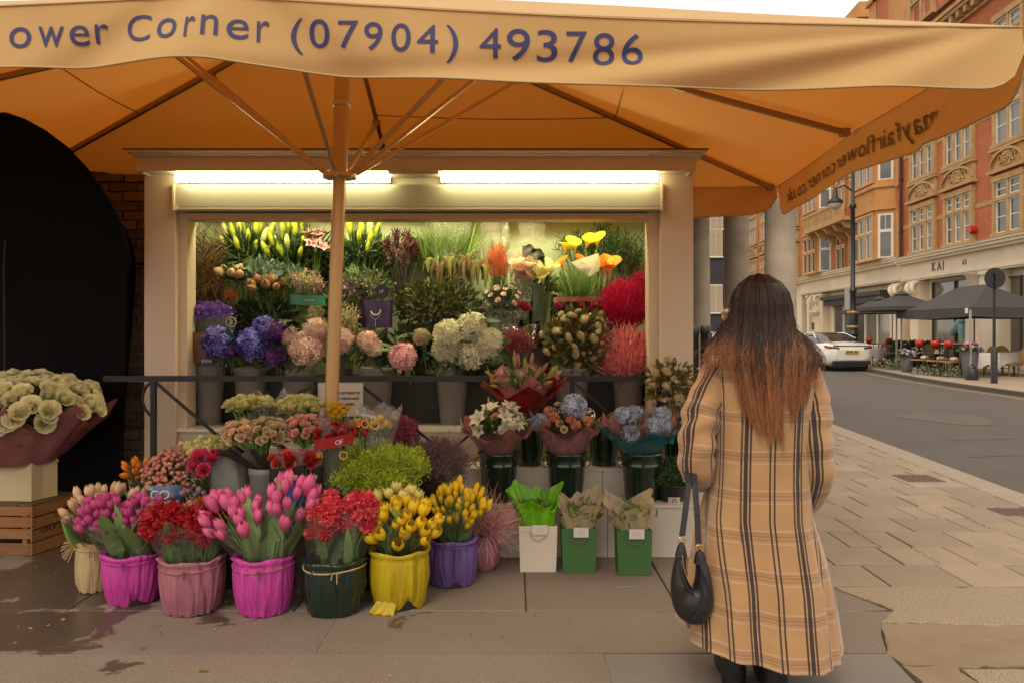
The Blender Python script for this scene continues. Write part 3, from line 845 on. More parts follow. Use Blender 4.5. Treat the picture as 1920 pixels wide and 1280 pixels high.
def twin(parent, Y0, Y1, z0, z1, d, n=2, m=None):
    """window standing on a projecting bay"""
    o = G(); w = Y1 - Y0; t = 0.1
    for i in range(n + 1):
        y = Y0 + (w - t) * i / n; fbox(o, y, y + t, d, d + 0.1, z0, z1)
    fbox(o, Y0, Y1, d, d + 0.12, z1, z1 + 0.12); fbox(o, Y0, Y1, d, d + 0.14, z0 - 0.1, z0); zt = z0 + (z1 - z0) * .6
    fbox(o, Y0 + t, Y1 - t, d, d + 0.09, zt - 0.05, zt + 0.05)
    w_ = obj('window', o, m or m_terra, parent)
    gs, gp = G(), G(); iw = (w - t) / n - t
    for i in range(n):
        y = Y0 + t + i * (w - t) / n
        for a, b_ in ((z0, zt - .05), (zt + .05, z1)):
            fbox(gs, y, y + .05, d, d + .05, a, b_); fbox(gs, y + iw - .05, y + iw, d, d + .05, a, b_); fbox(gs, y + .05, y + iw - .05, d, d + .05, b_ - .05, b_); fbox(gs, y + .05, y + iw - .05, d, d + .05, a, a + .05)
            fbox(gp, y + .05, y + iw - .05, d, d + .02, a + .05, b_ - .05)
    obj('sash_frame', gs, m_white, w_); obj('pane', gp, [R.choice((m_glass, m_curtain))], w_)
for (a, b_, dd) in bays:
    for z0, z1 in ((4.95, 7.1), (8.75, 10.6), (11.4, 13.3)):
        twin(bB, a + 0.6, b_ - 0.6, z0, z1, dd, 3)
        # canted side light
        ch = 0.5; g = G(); gp = G(); zm = z0 + (z1 - z0) * .62
        for (u0, u1, dz, gg, z0, z1) in ((0.12, 0.88, 0.02, g, z0, z1), (0.24, 0.48, 0.04, gp, zm, z1), (0.52, 0.76, 0.04, gp, zm, z1), (0.24, 0.76, 0.04, gp, z0, zm)):
            q = lambda u, dz_, z: Vector(FP(a + ch * u, dd * u, z)) + (Vector(FP(a, .1, 0)) - Vector(FP(a + .12, 0, 0))).normalized() * dz_
            ins = 0 if gg is g else 0.08
            gg.add([q(u0, dz, z0 + ins), q(u1, dz, z0 + ins), q(u1, dz, z1 - ins), q(u0, dz, z1 - ins)], [(0, 1, 2, 3)])
        w_ = obj('window', g, m_white, bB); obj('pane', gp, m_glass, w_)
for z0, z1 in ((4.95, 7.1), (8.4, 10.6), (11.4, 13.3)):
    for a, b_ in ((fY(1611), fY(1593)), (fY(1588), fY(1568)), (fY(1690), fY(1683)), (fY(1521), fY(1506))):
        twin(bB, a + .05, b_ - .05, z0, z1, 0.0, 2)
# balcony
a, b_ = fY(1628), fY(1548)
g = G(); fbox(g, a, b_, 0, 1.35, 7.25, 7.45); bal = obj('balcony', g, m_stone, bB)
for i in range(5):
    y = a + 0.4 + (b_ - a - 0.8) * i / 4; g = G()
    prof = [(0, 0), (0, -0.9), (0.25, -0.8), (0.5, -0.45), (1.0, -0.35), (1.2, -0.1), (1.2, 0)]
    P = [FP(y - .14, d, 7.25 + z) for d, z in prof] + [FP(y + .14, d, 7.25 + z) for d, z in prof]; n = len(prof)
    g.add(P, [tuple(range(n)), tuple(range(2 * n - 1, n - 1, -1))] + [(j, (j + 1) % n, (j + 1) % n + n, j + n) for j in range(n)]); obj('corbel', g, m_stone, bal)
g = G(); fbox(g, a, b_, 1.2, 1.35, 8.2, 8.32); fbox(g, a, b_, 1.2, 1.35, 7.45, 7.55)
k = int((b_ - a) / 0.28)
for i in range(k): fbox(g, a + i * .28, a + i * .28 + .13, 1.22, 1.33, 7.55, 8.2)
obj('balustrade', g, m_stone, bal)
corn(bB, Y0b + .01, Y1b, 15.3, [(0, 0.15, 0.6), (-0.2, 0, 0.4)], m_stone)
roof(bB, Y0b, Y1b, 15.45, 18.0)
for px, w in ((1601, 1.0), (1662, 1.0), (1640, .5), (1690, 1.2)):
    Y = fY(px); g = G(); fbox(g, Y - w, Y + w, -1.2, 0.1, 15.5, 19.2 if px != 1640 else 18.4); fbox(g, Y - w - .15, Y + w + .15, -1.35, 0.25, 18.3, 18.55); obj('chimney', g, m_terra if px != 1662 else m_brick, bB)
# shopfront B
shop(bB, 1555, 1661, 0.6, 3.2, m_shopg, nm=5)
shop(bB, 1488, 1512, 0.0, 3.2, mat('shade_recess', (0.12, 0.09, 0.065), rough=0.6), name='door', nm=1, frame=m_stucco)
g = G(); fbox(g, fY(1663), fY(1548), -0.3, 0.35, 3.2, 3.42); fbox(g, fY(1663), fY(1548), -0.3, 0.12, 2.86, 3.2); obj('blind_box', g, mat('dark_blind', (0.035, 0.03, 0.027), rough=0.5), bB)
for px, w in ((1533, 1.3), (1518, .5), (1543, .5)): pil(bB, px, w, scroll=px == 1533)
g = G(); Y, z = fxy(1529, 611); fbox(g, Y - .15, Y + .15, .13, .2, z - .25, z + .2); obj('name_plate', g, mat('plaque', (0.12, 0.07, 0.04), rough=.4), bB)
g = G()
for y in np.arange(fY(1560), fY(1490), 0.16): fbox(g, y, y + .035, 1.2, 1.235, 0.0, 1.1)
fbox(g, fY(1560), fY(1490), 1.19, 1.245, 1.0, 1.05)
tag(obj('area_railing', g, m_dark, loc=FP(50, 1.2, 0)), 'low black iron spiked railing in front of the cream doorway behind the white car', 'railing')

# building C: next orange block glimpsed between the columns
Y0c, Y1c = Y1b, 66.0
bC = thing('orange_stone_block', 'distant orange stone building with tall white sash windows seen between the portico columns', 'building', FP(Y0c, 0, 0))
g = G(); fbox(g, Y0c + .02, Y1c, -9, 0, 4.8, 17.5); obj('brick_wall', g, m_brick, bC)
g = G(); fbox(g, Y0c + .02, Y1c, -9, -0.02, 0, 4.8); obj('shopfront_wall', g, m_stucco, bC)
corn(bC, Y0c + .02, Y1c, 4.85, [(-0.05, 0.02, 0.5), (-0.3, -0.05, 0.35)], m_stucco)
yy = Y0c + 0.5
while yy < Y1c - 2:
    for z0, z1 in ((5.0, 7.3), (8.6, 11.0), (12.2, 14.4)):
        fwin(bC, yy, yy + 2.6, z0, z1, 3, 0.6)
    pediment(bC, yy, yy + 2.6, 7.45, 8.4); yy += 3.7
roof(bC, Y0c, Y1c, 17.5, 20)
# navy building facing us at the end
m_navy = mat('navy_render', (0.032, 0.032, 0.045), rough=0.7, namt=0.5, nscale=.7, c3=(0.05, 0.05, 0.06))
bD = thing('navy_house', 'dark navy painted house end with small white sash windows beyond the portico', 'building', (16, 72, 0))
g = G(); bbox(g, 8, 21.5, 72, 84, 0, 13.4); obj('wall', g, m_navy, bD)
g = G()
for z in (8.7, 4.6): bbox(g, 8, 21.5, 71.86, 72, z, z + .12)
bbox(g, 7.9, 21.6, 71.7, 84, 13.4, 13.6); obj('string_course', g, m_navy, bD)
for px, py in ((1337, 403), (1336, 455), (1336, 560), (1250, 455), (1290, 455), (1380, 455)):
    c = W(px, py, 71.9); g = G(); w, h = 0.95, 1.35
    bbox(g, c.x - w - .08, c.x + w + .08, 71.82, 71.99, c.z - h - .12, c.z - h); bbox(g, c.x - w, c.x + w, 71.84, 71.995, c.z - h, c.z + h)
    o = obj('window', g, m_white, bD)
    for i in range(3):
        for j in range(4):
            g2 = G(); bbox(g2, c.x - w + .1 + i * .6, c.x - w + .1 + i * .6 + .54, 71.8, 71.84, c.z - h + .1 + j * .64, c.z - h + .1 + j * .64 + .58); obj('pane', g2, mat('pale_blind', (0.42, 0.36, 0.26), rough=.4), o)

# ------------------------------------------------------------------ portico on the near pavement
m_port = mat('weathered_stone', (0.44, 0.36, 0.27), rough=0.85, namt=0.9, nscale=2.2, c3=(0.30, 0.245, 0.185), bump=0.35, bscale=25, ndet=9)
po = thing('stone_portico', 'weathered grey stone portico with tall round columns standing over the pavement', 'portico', (4.2, 14, 0))
for (cx, cy) in ((4.2, 11.7), (4.18, 13.9), (4.2, 16.75)):
    r = 0.245; g = G()
    lathe(g, [(r * 1.3, 0), (r * 1.3, .12), (r * 1.2, .2), (r * 1.07, .26), (r * 1.02, .4), (r, 1.6), (r * .96, 2.6), (r * .9, 3.95), (r * .98, 3.97), (r * .98, 4.03), (r * .9, 4.05)], (cx, cy, 0), 32)
    c = obj('column', g, m_port, po)
    g = G(); lathe(g, [(r * .92, 4.05), (r * 1.25, 4.16), (r * 1.3, 4.2)], (cx, cy, 0), 32); bbox(g, cx - r * 1.4, cx + r * 1.4, cy - r * 1.4, cy + r * 1.4, 4.2, 4.3)
    for s1 in (-1, 1):
        for s2 in (-1, 1): tube(g, [(cx + s1 * r * 1.2, cy + s2 * r * 1.35, 4.12), (cx + s1 * r * 1.2, cy + s2 * r * 1.1, 4.12)], .08, 10)
    obj('capital', g, m_port, c)
g = G(); bbox(g, 3.85, 4.55, 11.3, 17.2, 4.3, 4.75); bbox(g, 3.78, 4.62, 11.2, 17.3, 4.75, 4.85); bbox(g, 1.4, 3.85, 16.4, 17.15, 4.3, 4.75); bbox(g, 1.4, 3.85, 11.35, 12.0, 4.3, 4.75)
bbox(g, 1.4, 4.8, 11.1, 17.4, 4.85, 5.05); bbox(g, 1.4, 4.62, 11.3, 17.2, 5.05, 5.5); obj('entablature', g, m_port, po)
g = G(); bbox(g, -3.0, 1.4, 8.2, 17.3, 0, 4.8); tag(obj('chapel_wall', g, mat('chapel_brick', (0.20, 0.125, 0.08), rough=.85, namt=.8, nscale=3, c3=(.12, .08, .055)), loc=(-.8, 8.2, 0)), 'brown brick chapel building hidden behind the flower kiosk', 'building')

# black gate posts just beyond the kiosk
for i, (px, Y, h, r) in enumerate(((1302, 8.3, 1.50, .045), (1322, 8.3, 1.515, .05))):
    g = G(); x = XX(px, Y)
    lathe(g, [(r, 0), (r, h - .09), (r * 1.12, h - .085), (r * 1.12, h - .02), (r * .9, h)], (x, Y, 0), 16, capt=True)
    tag(obj('bollard_post', g, m_dark, loc=(x, Y, 0)), ('tall black round post with ridged cap, nearest the kiosk corner', 'tall black round post with ridged cap beside the thin white-edged board')[i], 'post', 'black posts behind the kiosk')
g = G(); x = XX(1331, 8.25); bbox(g, x - .035, x + .01, 8.2, 8.5, 0.35, 1.43); bbox(g, x + .01, x + .028, 8.19, 8.51, 0.33, 1.44, 1); bbox(g, x - .02, x + .0, 8.3, 8.36, 0, .35)
tag(obj('notice_board', g, [m_dark, m_white], loc=(x, 8.3, 0)), 'narrow black board seen edge-on with a thin white rim beyond the kiosk', 'board')

# ------------------------------------------------------------------ lamp post, sign
lp = thing('street_lamp', 'tall black cast iron street lamp with gold banded base behind the white car', 'street lamp', (XX(1599, 30), 30, 0))
x = XX(1599, 30); g = G()
lathe(g, [(.26, 0), (.26, .25), (.2, .32), (.19, 1.2), (.24, 1.24), (.24, 1.3), (.17, 1.36), (.2, 1.6), (.2, 2.0), (.13, 2.2), (.10, 2.9), (.15, 2.95), (.15, 3.05), (.09, 3.1), (.085, 6.3), (.14, 6.35), (.14, 6.45), (.07, 6.55), (.06, 8.4), (.02, 8.6)], (x, 30, 0), 16)
obj('post', g, m_dark, lp)
g = G()
for z in (1.5, 2.08): lathe(g, [(.2, z), (.225, z + .02), (.225, z + .1), (.2, z + .12)], (x, 30, 0), 16)
obj('gold_band', g, mat('gold_paint', (0.42, 0.24, 0.06), rough=.4, metal=.3), lp)
g = G(); tube(g, [(x, 30, 7.0), (x - .35, 30, 7.25), (x - .72, 30, 7.1)], .035, 6); tube(g, [(x, 30, 7.6), (x - .5, 30, 7.45), (x - .72, 30, 7.1)], .02, 6); obj('bracket_arm', g, m_dark, lp)
g = G(); lathe(g, [(.02, .5), (.09, .45), (.1, .2), (.16, .12), (.3, .02), (.32, -.06), (.3, -.08)], (x - .72, 30, 6.6), 16); la = obj('lantern', g, m_dark, lp)
g = G(); lathe(g, [(.26, -.08), (.24, -.2), (.14, -.3), (.02, -.33)], (x - .72, 30, 6.6), 16); obj('globe', g, mat('frosted_glass', (0.5, 0.45, 0.38), rough=.25), la)
g = G(); box(g, (x - .22, 30, 2.25 + .45), (.2, .04, .9)); obj('parking_plate', g, mat('grey_plate', (0.4, 0.38, 0.35), rough=.4), lp)

X0, Y0 = XX(1864, 20.5), 20.5
sp = thing('road_sign', 'back of a round black road sign on a thick sleeved pole at the far kerb', 'road sign', (X0, Y0, 0))
g = G(); tube(g, [(X0, Y0, 0), (X0, Y0, 2.95)], .04, 10); obj('pole', g, m_dark, sp)
g = G(); lathe(g, [(.085, 0), (.085, .98), (.07, 1.0)], (X0, Y0, 0), 14, capt=True); obj('sleeve', g, m_dark, sp)
g = G(); zc = 2.87
tube(g, [(X0, Y0 - .045, zc), (X0, Y0 - .02, zc)], .285, 32, sm=False); tube(g, [(X0, Y0 - .056, zc), (X0, Y0 - .044, zc)], .265, 32, sm=False)
obj('sign_disc', g, m_dark, sp)
g = G(); box(g, (X0, Y0 - .07, zc + .12), (.2, .03, .03)); box(g, (X0, Y0 - .07, zc - .12), (.2, .03, .03)); tube(g, [(X0, Y0 - .1, zc - .3), (X0, Y0 - .1, zc + .15)], .035, 8); obj('bracket', g, m_dark, sp)

# ------------------------------------------------------------------ cars
def car(name, label, X, Y, rz, mb, L=4.7, Wd=1.86, H=1.44):
    t = thing(name, label, 'car', (0, 0, 0))
    # stations from the rear (s=0) to the nose; (s, half width, floor z, belt z, roof z, roof half width)
    st = [(0.0, .60, .45, .80, .80, .5), (0.06, .80, .30, .98, .98, .6), (.25, .88, .22, 1.02, 1.035, .66), (.6, .92, .2, 1.03, 1.10, .62), (1.0, .93, .2, 1.02, 1.27, .58), (1.5, .93, .2, .99, 1.42, .56), (2.1, .93, .2, .96, 1.44, .57), (2.7, .93, .2, .94, 1.40, .56), (3.2, .93, .2, .93, 1.20, .6), (3.6, .92, .2, .92, .97, .66), (4.1, .9, .22, .85, .88, .6), (4.5, .82, .26, .74, .76, .5), (4.68, .6, .35, .6, .6, .4)]
    rings = []
    for (s, w, zf, zb, zr, wr) in st:
        q = [(0, zf), (w * .8, zf), (w, zf + .12), (w * 1.0, (zf + zb) / 2 + .05), (w * .96, zb - .06), (w * .9, zb), ((w * .9 + wr) / 2, (zb + zr) / 2 + .01), (wr, zr - .03), (wr * .6, zr), (0, zr + .01)]
        r = q + [(-a, b_) for a, b_ in q[-2:0:-1]]
        rings.append([(a, s, b_) for a, b_ in r])
    P = np.array(rings); v, f = grid_vf(P, wrapv=True); nr = P.shape[1]
    body, gl = [], []
    for k, q in enumerate(f):
        i, j = divmod(k, nr)
        s0 = st[i][0]
        side = j in (5, 6, nr - 7, nr - 6)
        top = j in (7, 8, nr - 9, nr - 8)
        if side and .6 <= s0 < 3.2 and (s0 < 2.7 or j in (5, 6, nr - 7, nr - 6)): gl.append(q)
        elif top and (.6 <= s0 < 1.5 or 2.7 <= s0 < 3.6): gl.append(q)
        elif top and 1.5 <= s0 < 2.7 : gl.append(q)
        else: body.append(q)
    g = G(); g.add(v, np.array(body)[:, ::-1], 0, True); g.add(P[0], [tuple(range(nr))], 0); g.add(P[-1], [tuple(range(nr - 1, -1, -1))], 0)
    b_ = obj('body', g, mb, t, local=True)
    g = G(); g.add(v, np.array(gl)[:, ::-1], 0, True); obj('windows', g, mat('car_glass', (0.035, 0.03, 0.027), rough=.06, spec=.9), t, local=True)
    g = G()
    for sx in (-1, 1):
        tube(g, [(sx * .80, 1.2, 1.22), (sx * .64, 1.75, 1.41), (sx * .62, 2.3, 1.42), (sx * .82, 3.2, 1.0)], .03, 5)
    obj('roof_trim', g, mb, t, local=True)
    for sx in (-1, 1):
        for s in (.85, 3.75):
            g = G(); tube(g, [(sx * .74, s, .33), (sx * .945, s, .33)], .33, 24, sm=False); w = obj('wheel', g, mat('tyre', (0.02, 0.02, 0.02), rough=.8), t, local=True)
            g = G(); tube(g, [(sx * .93, s, .33), (sx * .955, s, .33)], .22, 20, sm=False)
            for a in range(5):
                an = a * 1.2566; tube(g, [(sx * .957, s, .33), (sx * .957, s + .2 * math.cos(an), .33 + .2 * math.sin(an))], .03, 4)
            r = obj('rim', g, mat('dark_rim', (0.08, 0.08, 0.085), rough=.3, metal=.7), w, local=True)
            g = G(); P2 = [(sx * (.9 + .035), s + .38 * math.cos(a), .33 + .38 * math.sin(a)) for a in np.linspace(-.2, math.pi + .2, 16)]; tube(g, P2, .03, 6); obj('wheel_arch', g, m_dark, t, local=True)
        g = G(); g.add([(sx * .48, -.02 + .0, .84), (sx * .83, .07, .86), (sx * .91, .3, .91), (sx * .91, .3, .98), (sx * .80, .05, .94), (sx * .48, -.015, .90), (sx * .48, .1, .84), (sx * .8, .25, .86), (sx * .86, .4, .91), (sx * .86, .4, .97), (sx * .8, .2, .94), (sx * .48, .1, .9)], [(0, 1, 4, 5), (1, 2, 3, 4), (0, 6, 7, 1), (5, 4, 10, 11), (4, 3, 9, 10), (1, 7, 8, 2)]); obj('tail_light', g, mat('tail_light', (0.20, 0.02, 0.015), rough=.15, spec=.8), t, local=True)
        g = G(); blob(g, (sx * 1.0, 2.95, 1.0), (.1, .07, .07)); obj('mirror', g, mb, t, local=True)
        g = G(); P2 = [(sx * .945, 1.55, z) for z in (.35, .6, .95)]; tube(g, P2, .006, 4); tube(g, [(sx * .94, 2.45, z) for z in (.35, .6, .93)], .006, 4); obj('door_seam', g, m_dark, t, local=True)
    g = G(); bbox(g, -.72, .72, -.035, .12, .26, .40); bbox(g, -.55, .55, -.02, .1, .18, .27); obj('bumper_panel', g, m_dark, t, local=True)
    g = G(); bbox(g, -.26, .26, -.04, .0, .68, .79); n_ = obj('number_plate', g, mat('plate_yellow', (0.6, 0.38, 0.03), rough=.5), t, local=True)
    g = G()
    for i in range(7):
        if i == 4: continue
        bbox(g, -.21 + i * .062, -.21 + i * .062 + .04, -.043, -.0405, .70, .77)
    obj('characters', g, m_dark, n_, local=True)
    g = G(); bbox(g, -.7, .7, .02, .06, .955, .975); obj('boot_seam', g, m_dark, t, local=True)
    t.location = (X, Y, -0.1); t.rotation_euler = (0, 0, rz)
    return t
m_carw = mat('white_car_paint', (0.75, 0.72, 0.66), rough=.25, coat=.6)
car('parked_car', 'white electric saloon parked at the far kerb, seen from behind with a yellow plate', XX(1597, 28), 28, 0.06, m_carw)
m_card = mat('brown_car_paint', (0.035, 0.028, 0.024), rough=.25, coat=.6)
car('parked_car', 'dark brown car mostly hidden behind the woman and ahead of the white saloon', 13.05 + .4, 35.5, -0.09, m_card, H=1.6)
car('parked_car', 'small silver-white car far down the street beyond the portico columns', XX(1349, 38), 38, -0.08, mat('silver_paint', (.5, .5, .5), rough=.3, coat=.4))
# ------------------------------------------------------------------ pavement cafe across the street
m_canvas = mat('charcoal_canvas', (0.062, 0.058, 0.057), rough=0.85, namt=.4, nscale=1.5, c3=(.045, .042, .042))
m_alu = mat('dull_aluminium', (0.42, 0.38, 0.33), rough=.4, metal=.6)
gz = thing('gazebo', 'charcoal pop-up gazebo over the cafe tables at the far pavement', 'gazebo', (14.3, 24, 0))
gx0, gx1, gy0, gy1, ze = 13.75, 16.6, 22.4, 27.4, 1.93
def gp(u, w): return Vector((gx0 + FS * (gy0 + w * (gy1 - gy0) - gy0) + u * (gx1 - gx0), gy0 + w * (gy1 - gy0), 0))
zr = 2.92
P00, P10, P11, P01 = gp(0, 0), gp(1, 0), gp(1, 1), gp(0, 1)
RA, RB = gp(.5, .33), gp(.5, .67)
g = G()
def quad_sag(g, A, B, C, D, zs, n=8, sag=.06, m=0):
    """A-B lower edge, D-C upper edge"""
    P = np.zeros((n + 1, n + 1, 3))
    for i in range(n + 1):
        for j in range(n + 1):
            u, w = i / n, j / n
            p = (Vector(A) * (1 - u) + Vector(B) * u) * (1 - w) + (Vector(D) * (1 - u) + Vector(C) * u) * w
            p.z -= sag * math.sin(math.pi * u) * (1 - w) * .4 + sag * math.sin(math.pi * w)
            P[i, j] = p
    v, f = grid_vf(P); g.add(v, f, m, True)
z_ = lambda p, z: Vector((p.x, p.y, z))
quad_sag(g, z_(P00, ze + .2), z_(P01, ze + .2), z_(RB, zr), z_(RA, zr), 0)
quad_sag(g, z_(P01, ze + .2), z_(P11, ze + .2), z_(RB, zr), z_(RB, zr), 0)
quad_sag(g, z_(P11, ze + .2), z_(P10, ze + .2), z_(RA, zr), z_(RB, zr), 0)
quad_sag(g, z_(P10, ze + .2), z_(P00, ze + .2), z_(RA, zr), z_(RA, zr), 0)
obj('canopy', g, m_canvas, gz)
for A, B in ((P00, P01), (P00, P10), (P10, P11), (P01, P11)):
    g = G(); n = 20; P = np.zeros((n + 1, 4, 3))
    dd = (B - A).normalized(); nn = Vector((dd.y, -dd.x, 0))
    for i in range(n + 1):
        p = A.lerp(B, i / n)
        for j in range(4):
            w = .02 * math.sin(i * 1.3 + j) * j / 3
            P[i, j] = (p.x - nn.x * w, p.y - nn.y * w, ze + .2 - .27 * j / 3 - .05 * math.sin(math.pi * i / n) * (j / 3))
    v, f = grid_vf(P); g.add(v, f, 0, True); obj('valance', g, m_canvas, gz)
for p in (P00, P10, P01, P11):
    g = G(); box(g, (p.x, p.y, 1.0), (.05, .05, 2.1)); box(g, (p.x, p.y, .01), (.14, .14, .02)); obj('leg', g, m_alu, gz)
g = G()
box(g, (P00.x - .03, P00.y - .04 + .18, ze + .1), (.01, .14, .16)); obj('label_patch', g, m_white, gz)

def parasol(px, Y, zt, r, label):
    x = XX(px, Y); t = thing('parasol', label, 'parasol', (x, Y, 0), 'charcoal cafe parasols')
    g = G(); n = 8
    top = Vector((x, Y, zt)); rim = [Vector((x + r * math.cos(a), Y + r * math.sin(a), zt - r * .36)) for a in np.arange(n) / n * 2 * math.pi + .2]
    for i in range(n):
        A, B = rim[i], rim[(i + 1) % n]; quad_sag(g, A, B, top, top, 0, 4, .05)
        g.add([A, B, B - Vector((0, 0, .14)), A - Vector((0, 0, .14))], [(0, 1, 2, 3)])
    obj('canopy', g, m_canvas, t)
    g = G(); lathe(g, [(.32, zt - .09), (.02, zt + .06)], (x, Y, 0), 8, sm=False); lathe(g, [(.02, zt + .06), (.02, zt + .12)], (x, Y, 0), 6); obj('vent_cap', g, m_canvas, t)
    g = G(); tube(g, [(x, Y, .05), (x, Y, zt)], .028, 8); obj('pole', g, m_alu, t)
    g = G(); lathe(g, [(.34, 0), (.34, .05), (.27, .14), (.1, .18)], (x, Y, 0), 16, capt=True); obj('base', g, mat('pebble_base', (.35, .3, .25), rough=.8), t)
parasol(1690, 28.0, 2.85, 1.55, 'nearer charcoal parasol beside the gazebo')
parasol(1648, 31.5, 2.80, 1.5, 'farther charcoal parasol next to the lamp post')

# rattan bistro chairs
m_rattan = mat('rattan', (0.36, 0.19, 0.055), (0.26, 0.14, 0.045), rough=.5)
m_weave = mat('woven_cane', (0.42, 0.25, 0.09), rough=.6, namt=.7, nscale=60, c3=(.25, .14, .05))
ch = thing('bistro_chair', 'rattan bistro chair with round woven back, first from the road sign', 'chair', (0, 0, 0), 'rattan cafe chairs')
g = G(); lathe(g, [(.02, .455), (.2, .46), (.215, .445), (.2, .43), (.02, .43)], (0, 0, 0), 18); obj('seat', g, m_weave, ch, local=True)
g = G(); ov = [(.19 * math.cos(a), -.2 - .05 * math.sin(a), .72 + .22 * math.sin(a)) for a in np.linspace(0, 2 * math.pi, 19)]
tube(g, ov, .016, 6); bk = obj('back_frame', g, m_rattan, ch, local=True)
g = G(); g.add([(p[0] * .95, p[1], .72 + (p[2] - .72) * .95) for p in ov[:-1]] + [(p[0] * .95, p[1] - .012, .72 + (p[2] - .72) * .95) for p in ov[:-1]], [tuple(range(18)), tuple(range(35, 17, -1))]); obj('woven_panel', g, m_weave, bk, local=True)
for sx in (-1, 1):
    for sy in (-1, 1):
        g = G(); tube(g, [(sx * .2, sy * .2, 0), (sx * .17, sy * .17, .44)] + ([(sx * .18, -.2, .62)] if sy < 0 else []), .016, 6); obj('leg', g, m_rattan, ch, local=True)
g = G(); tube(g, [(.15 * math.cos(a), .15 * math.sin(a), .2) for a in np.linspace(0, 2 * math.pi, 13)], .01, 5); obj('stretcher', g, m_rattan, ch, local=True)
spots = [(1848, 24.0, .3, None), (1885, 24.5, -1.0, 'rattan bistro chair turned sideways between the white-clothed tables'), (1912, 23.3, .2, 'rattan bistro chair at the right picture edge, round back towards us'), (1772, 25.8, .1, 'rattan bistro chair behind the middle red bowl'), (1745, 27.0, 3.0, 'rattan bistro chair under the left half of the gazebo'), (1800, 24.9, .2, 'rattan bistro chair behind the grey tub planter'), (1655, 31.0, 0, 'rattan bistro chair under the farther parasol')]
for i, (px, Y, rz, lab) in enumerate(spots):
    o = ch if i == 0 else copy_tree(ch)
    o.location = (XX(px, Y), Y, 0); o.rotation_euler.z = rz
    if lab: o['label'] = lab
# tables
m_cloth = mat('lilac_white_cloth', (0.66, 0.60, 0.58), rough=.8)
def cafe_table(px, Y, label, cloth=True):
    x = XX(px, Y); t = thing('cafe_table', label, 'table', (x, Y, 0), 'cafe tables')
    g = G(); bbox(g, x - .35, x + .35, Y - .35, Y + .35, .71, .74); obj('tabletop', g, mat('table_wood', (.35, .17, .06), rough=.5), t)
    for sx in (-1, 1):
        for sy in (-1, 1):
            g = G(); tube(g, [(x + sx * .28, Y + sy * .28, 0), (x + sx * .28, Y + sy * .28, .71)], .015, 5); obj('leg', g, m_dark, t)
    if cloth:
        g = G(); n = 40; P = np.zeros((n, 4, 3))
        for i in range(n):
            a = i / n * 2 * math.pi; c_, s_ = math.cos(a), math.sin(a); k = .36 / max(abs(c_), abs(s_))
            for j, (kk, z) in enumerate(((.0, .752), (1.0, .752), (1.03, .70), (1.06 + .04 * math.sin(a * 10), .42 - .12 * abs(math.sin(2 * a)) ))):
                P[i, j] = (x + c_ * k * kk, Y + s_ * k * kk, z)
        v, f = grid_vf(P, wrapu=True); g.add(v, f, 0, True)
        o = obj('tablecloth', g, m_cloth, loc=(x, Y, .75)); tag(o, 'white cloth hanging over the ' + label, 'tablecloth', 'white cafe tablecloths')
cafe_table(1875, 23.9, 'cafe table between the two rattan chairs at the right')
cafe_table(1905, 24.6, 'cafe table near the right picture edge')
cafe_table(1838, 23.2, 'cafe table just right of the grey tub planter')
cafe_table(1655, 30.0, 'cafe table under the farther parasol')
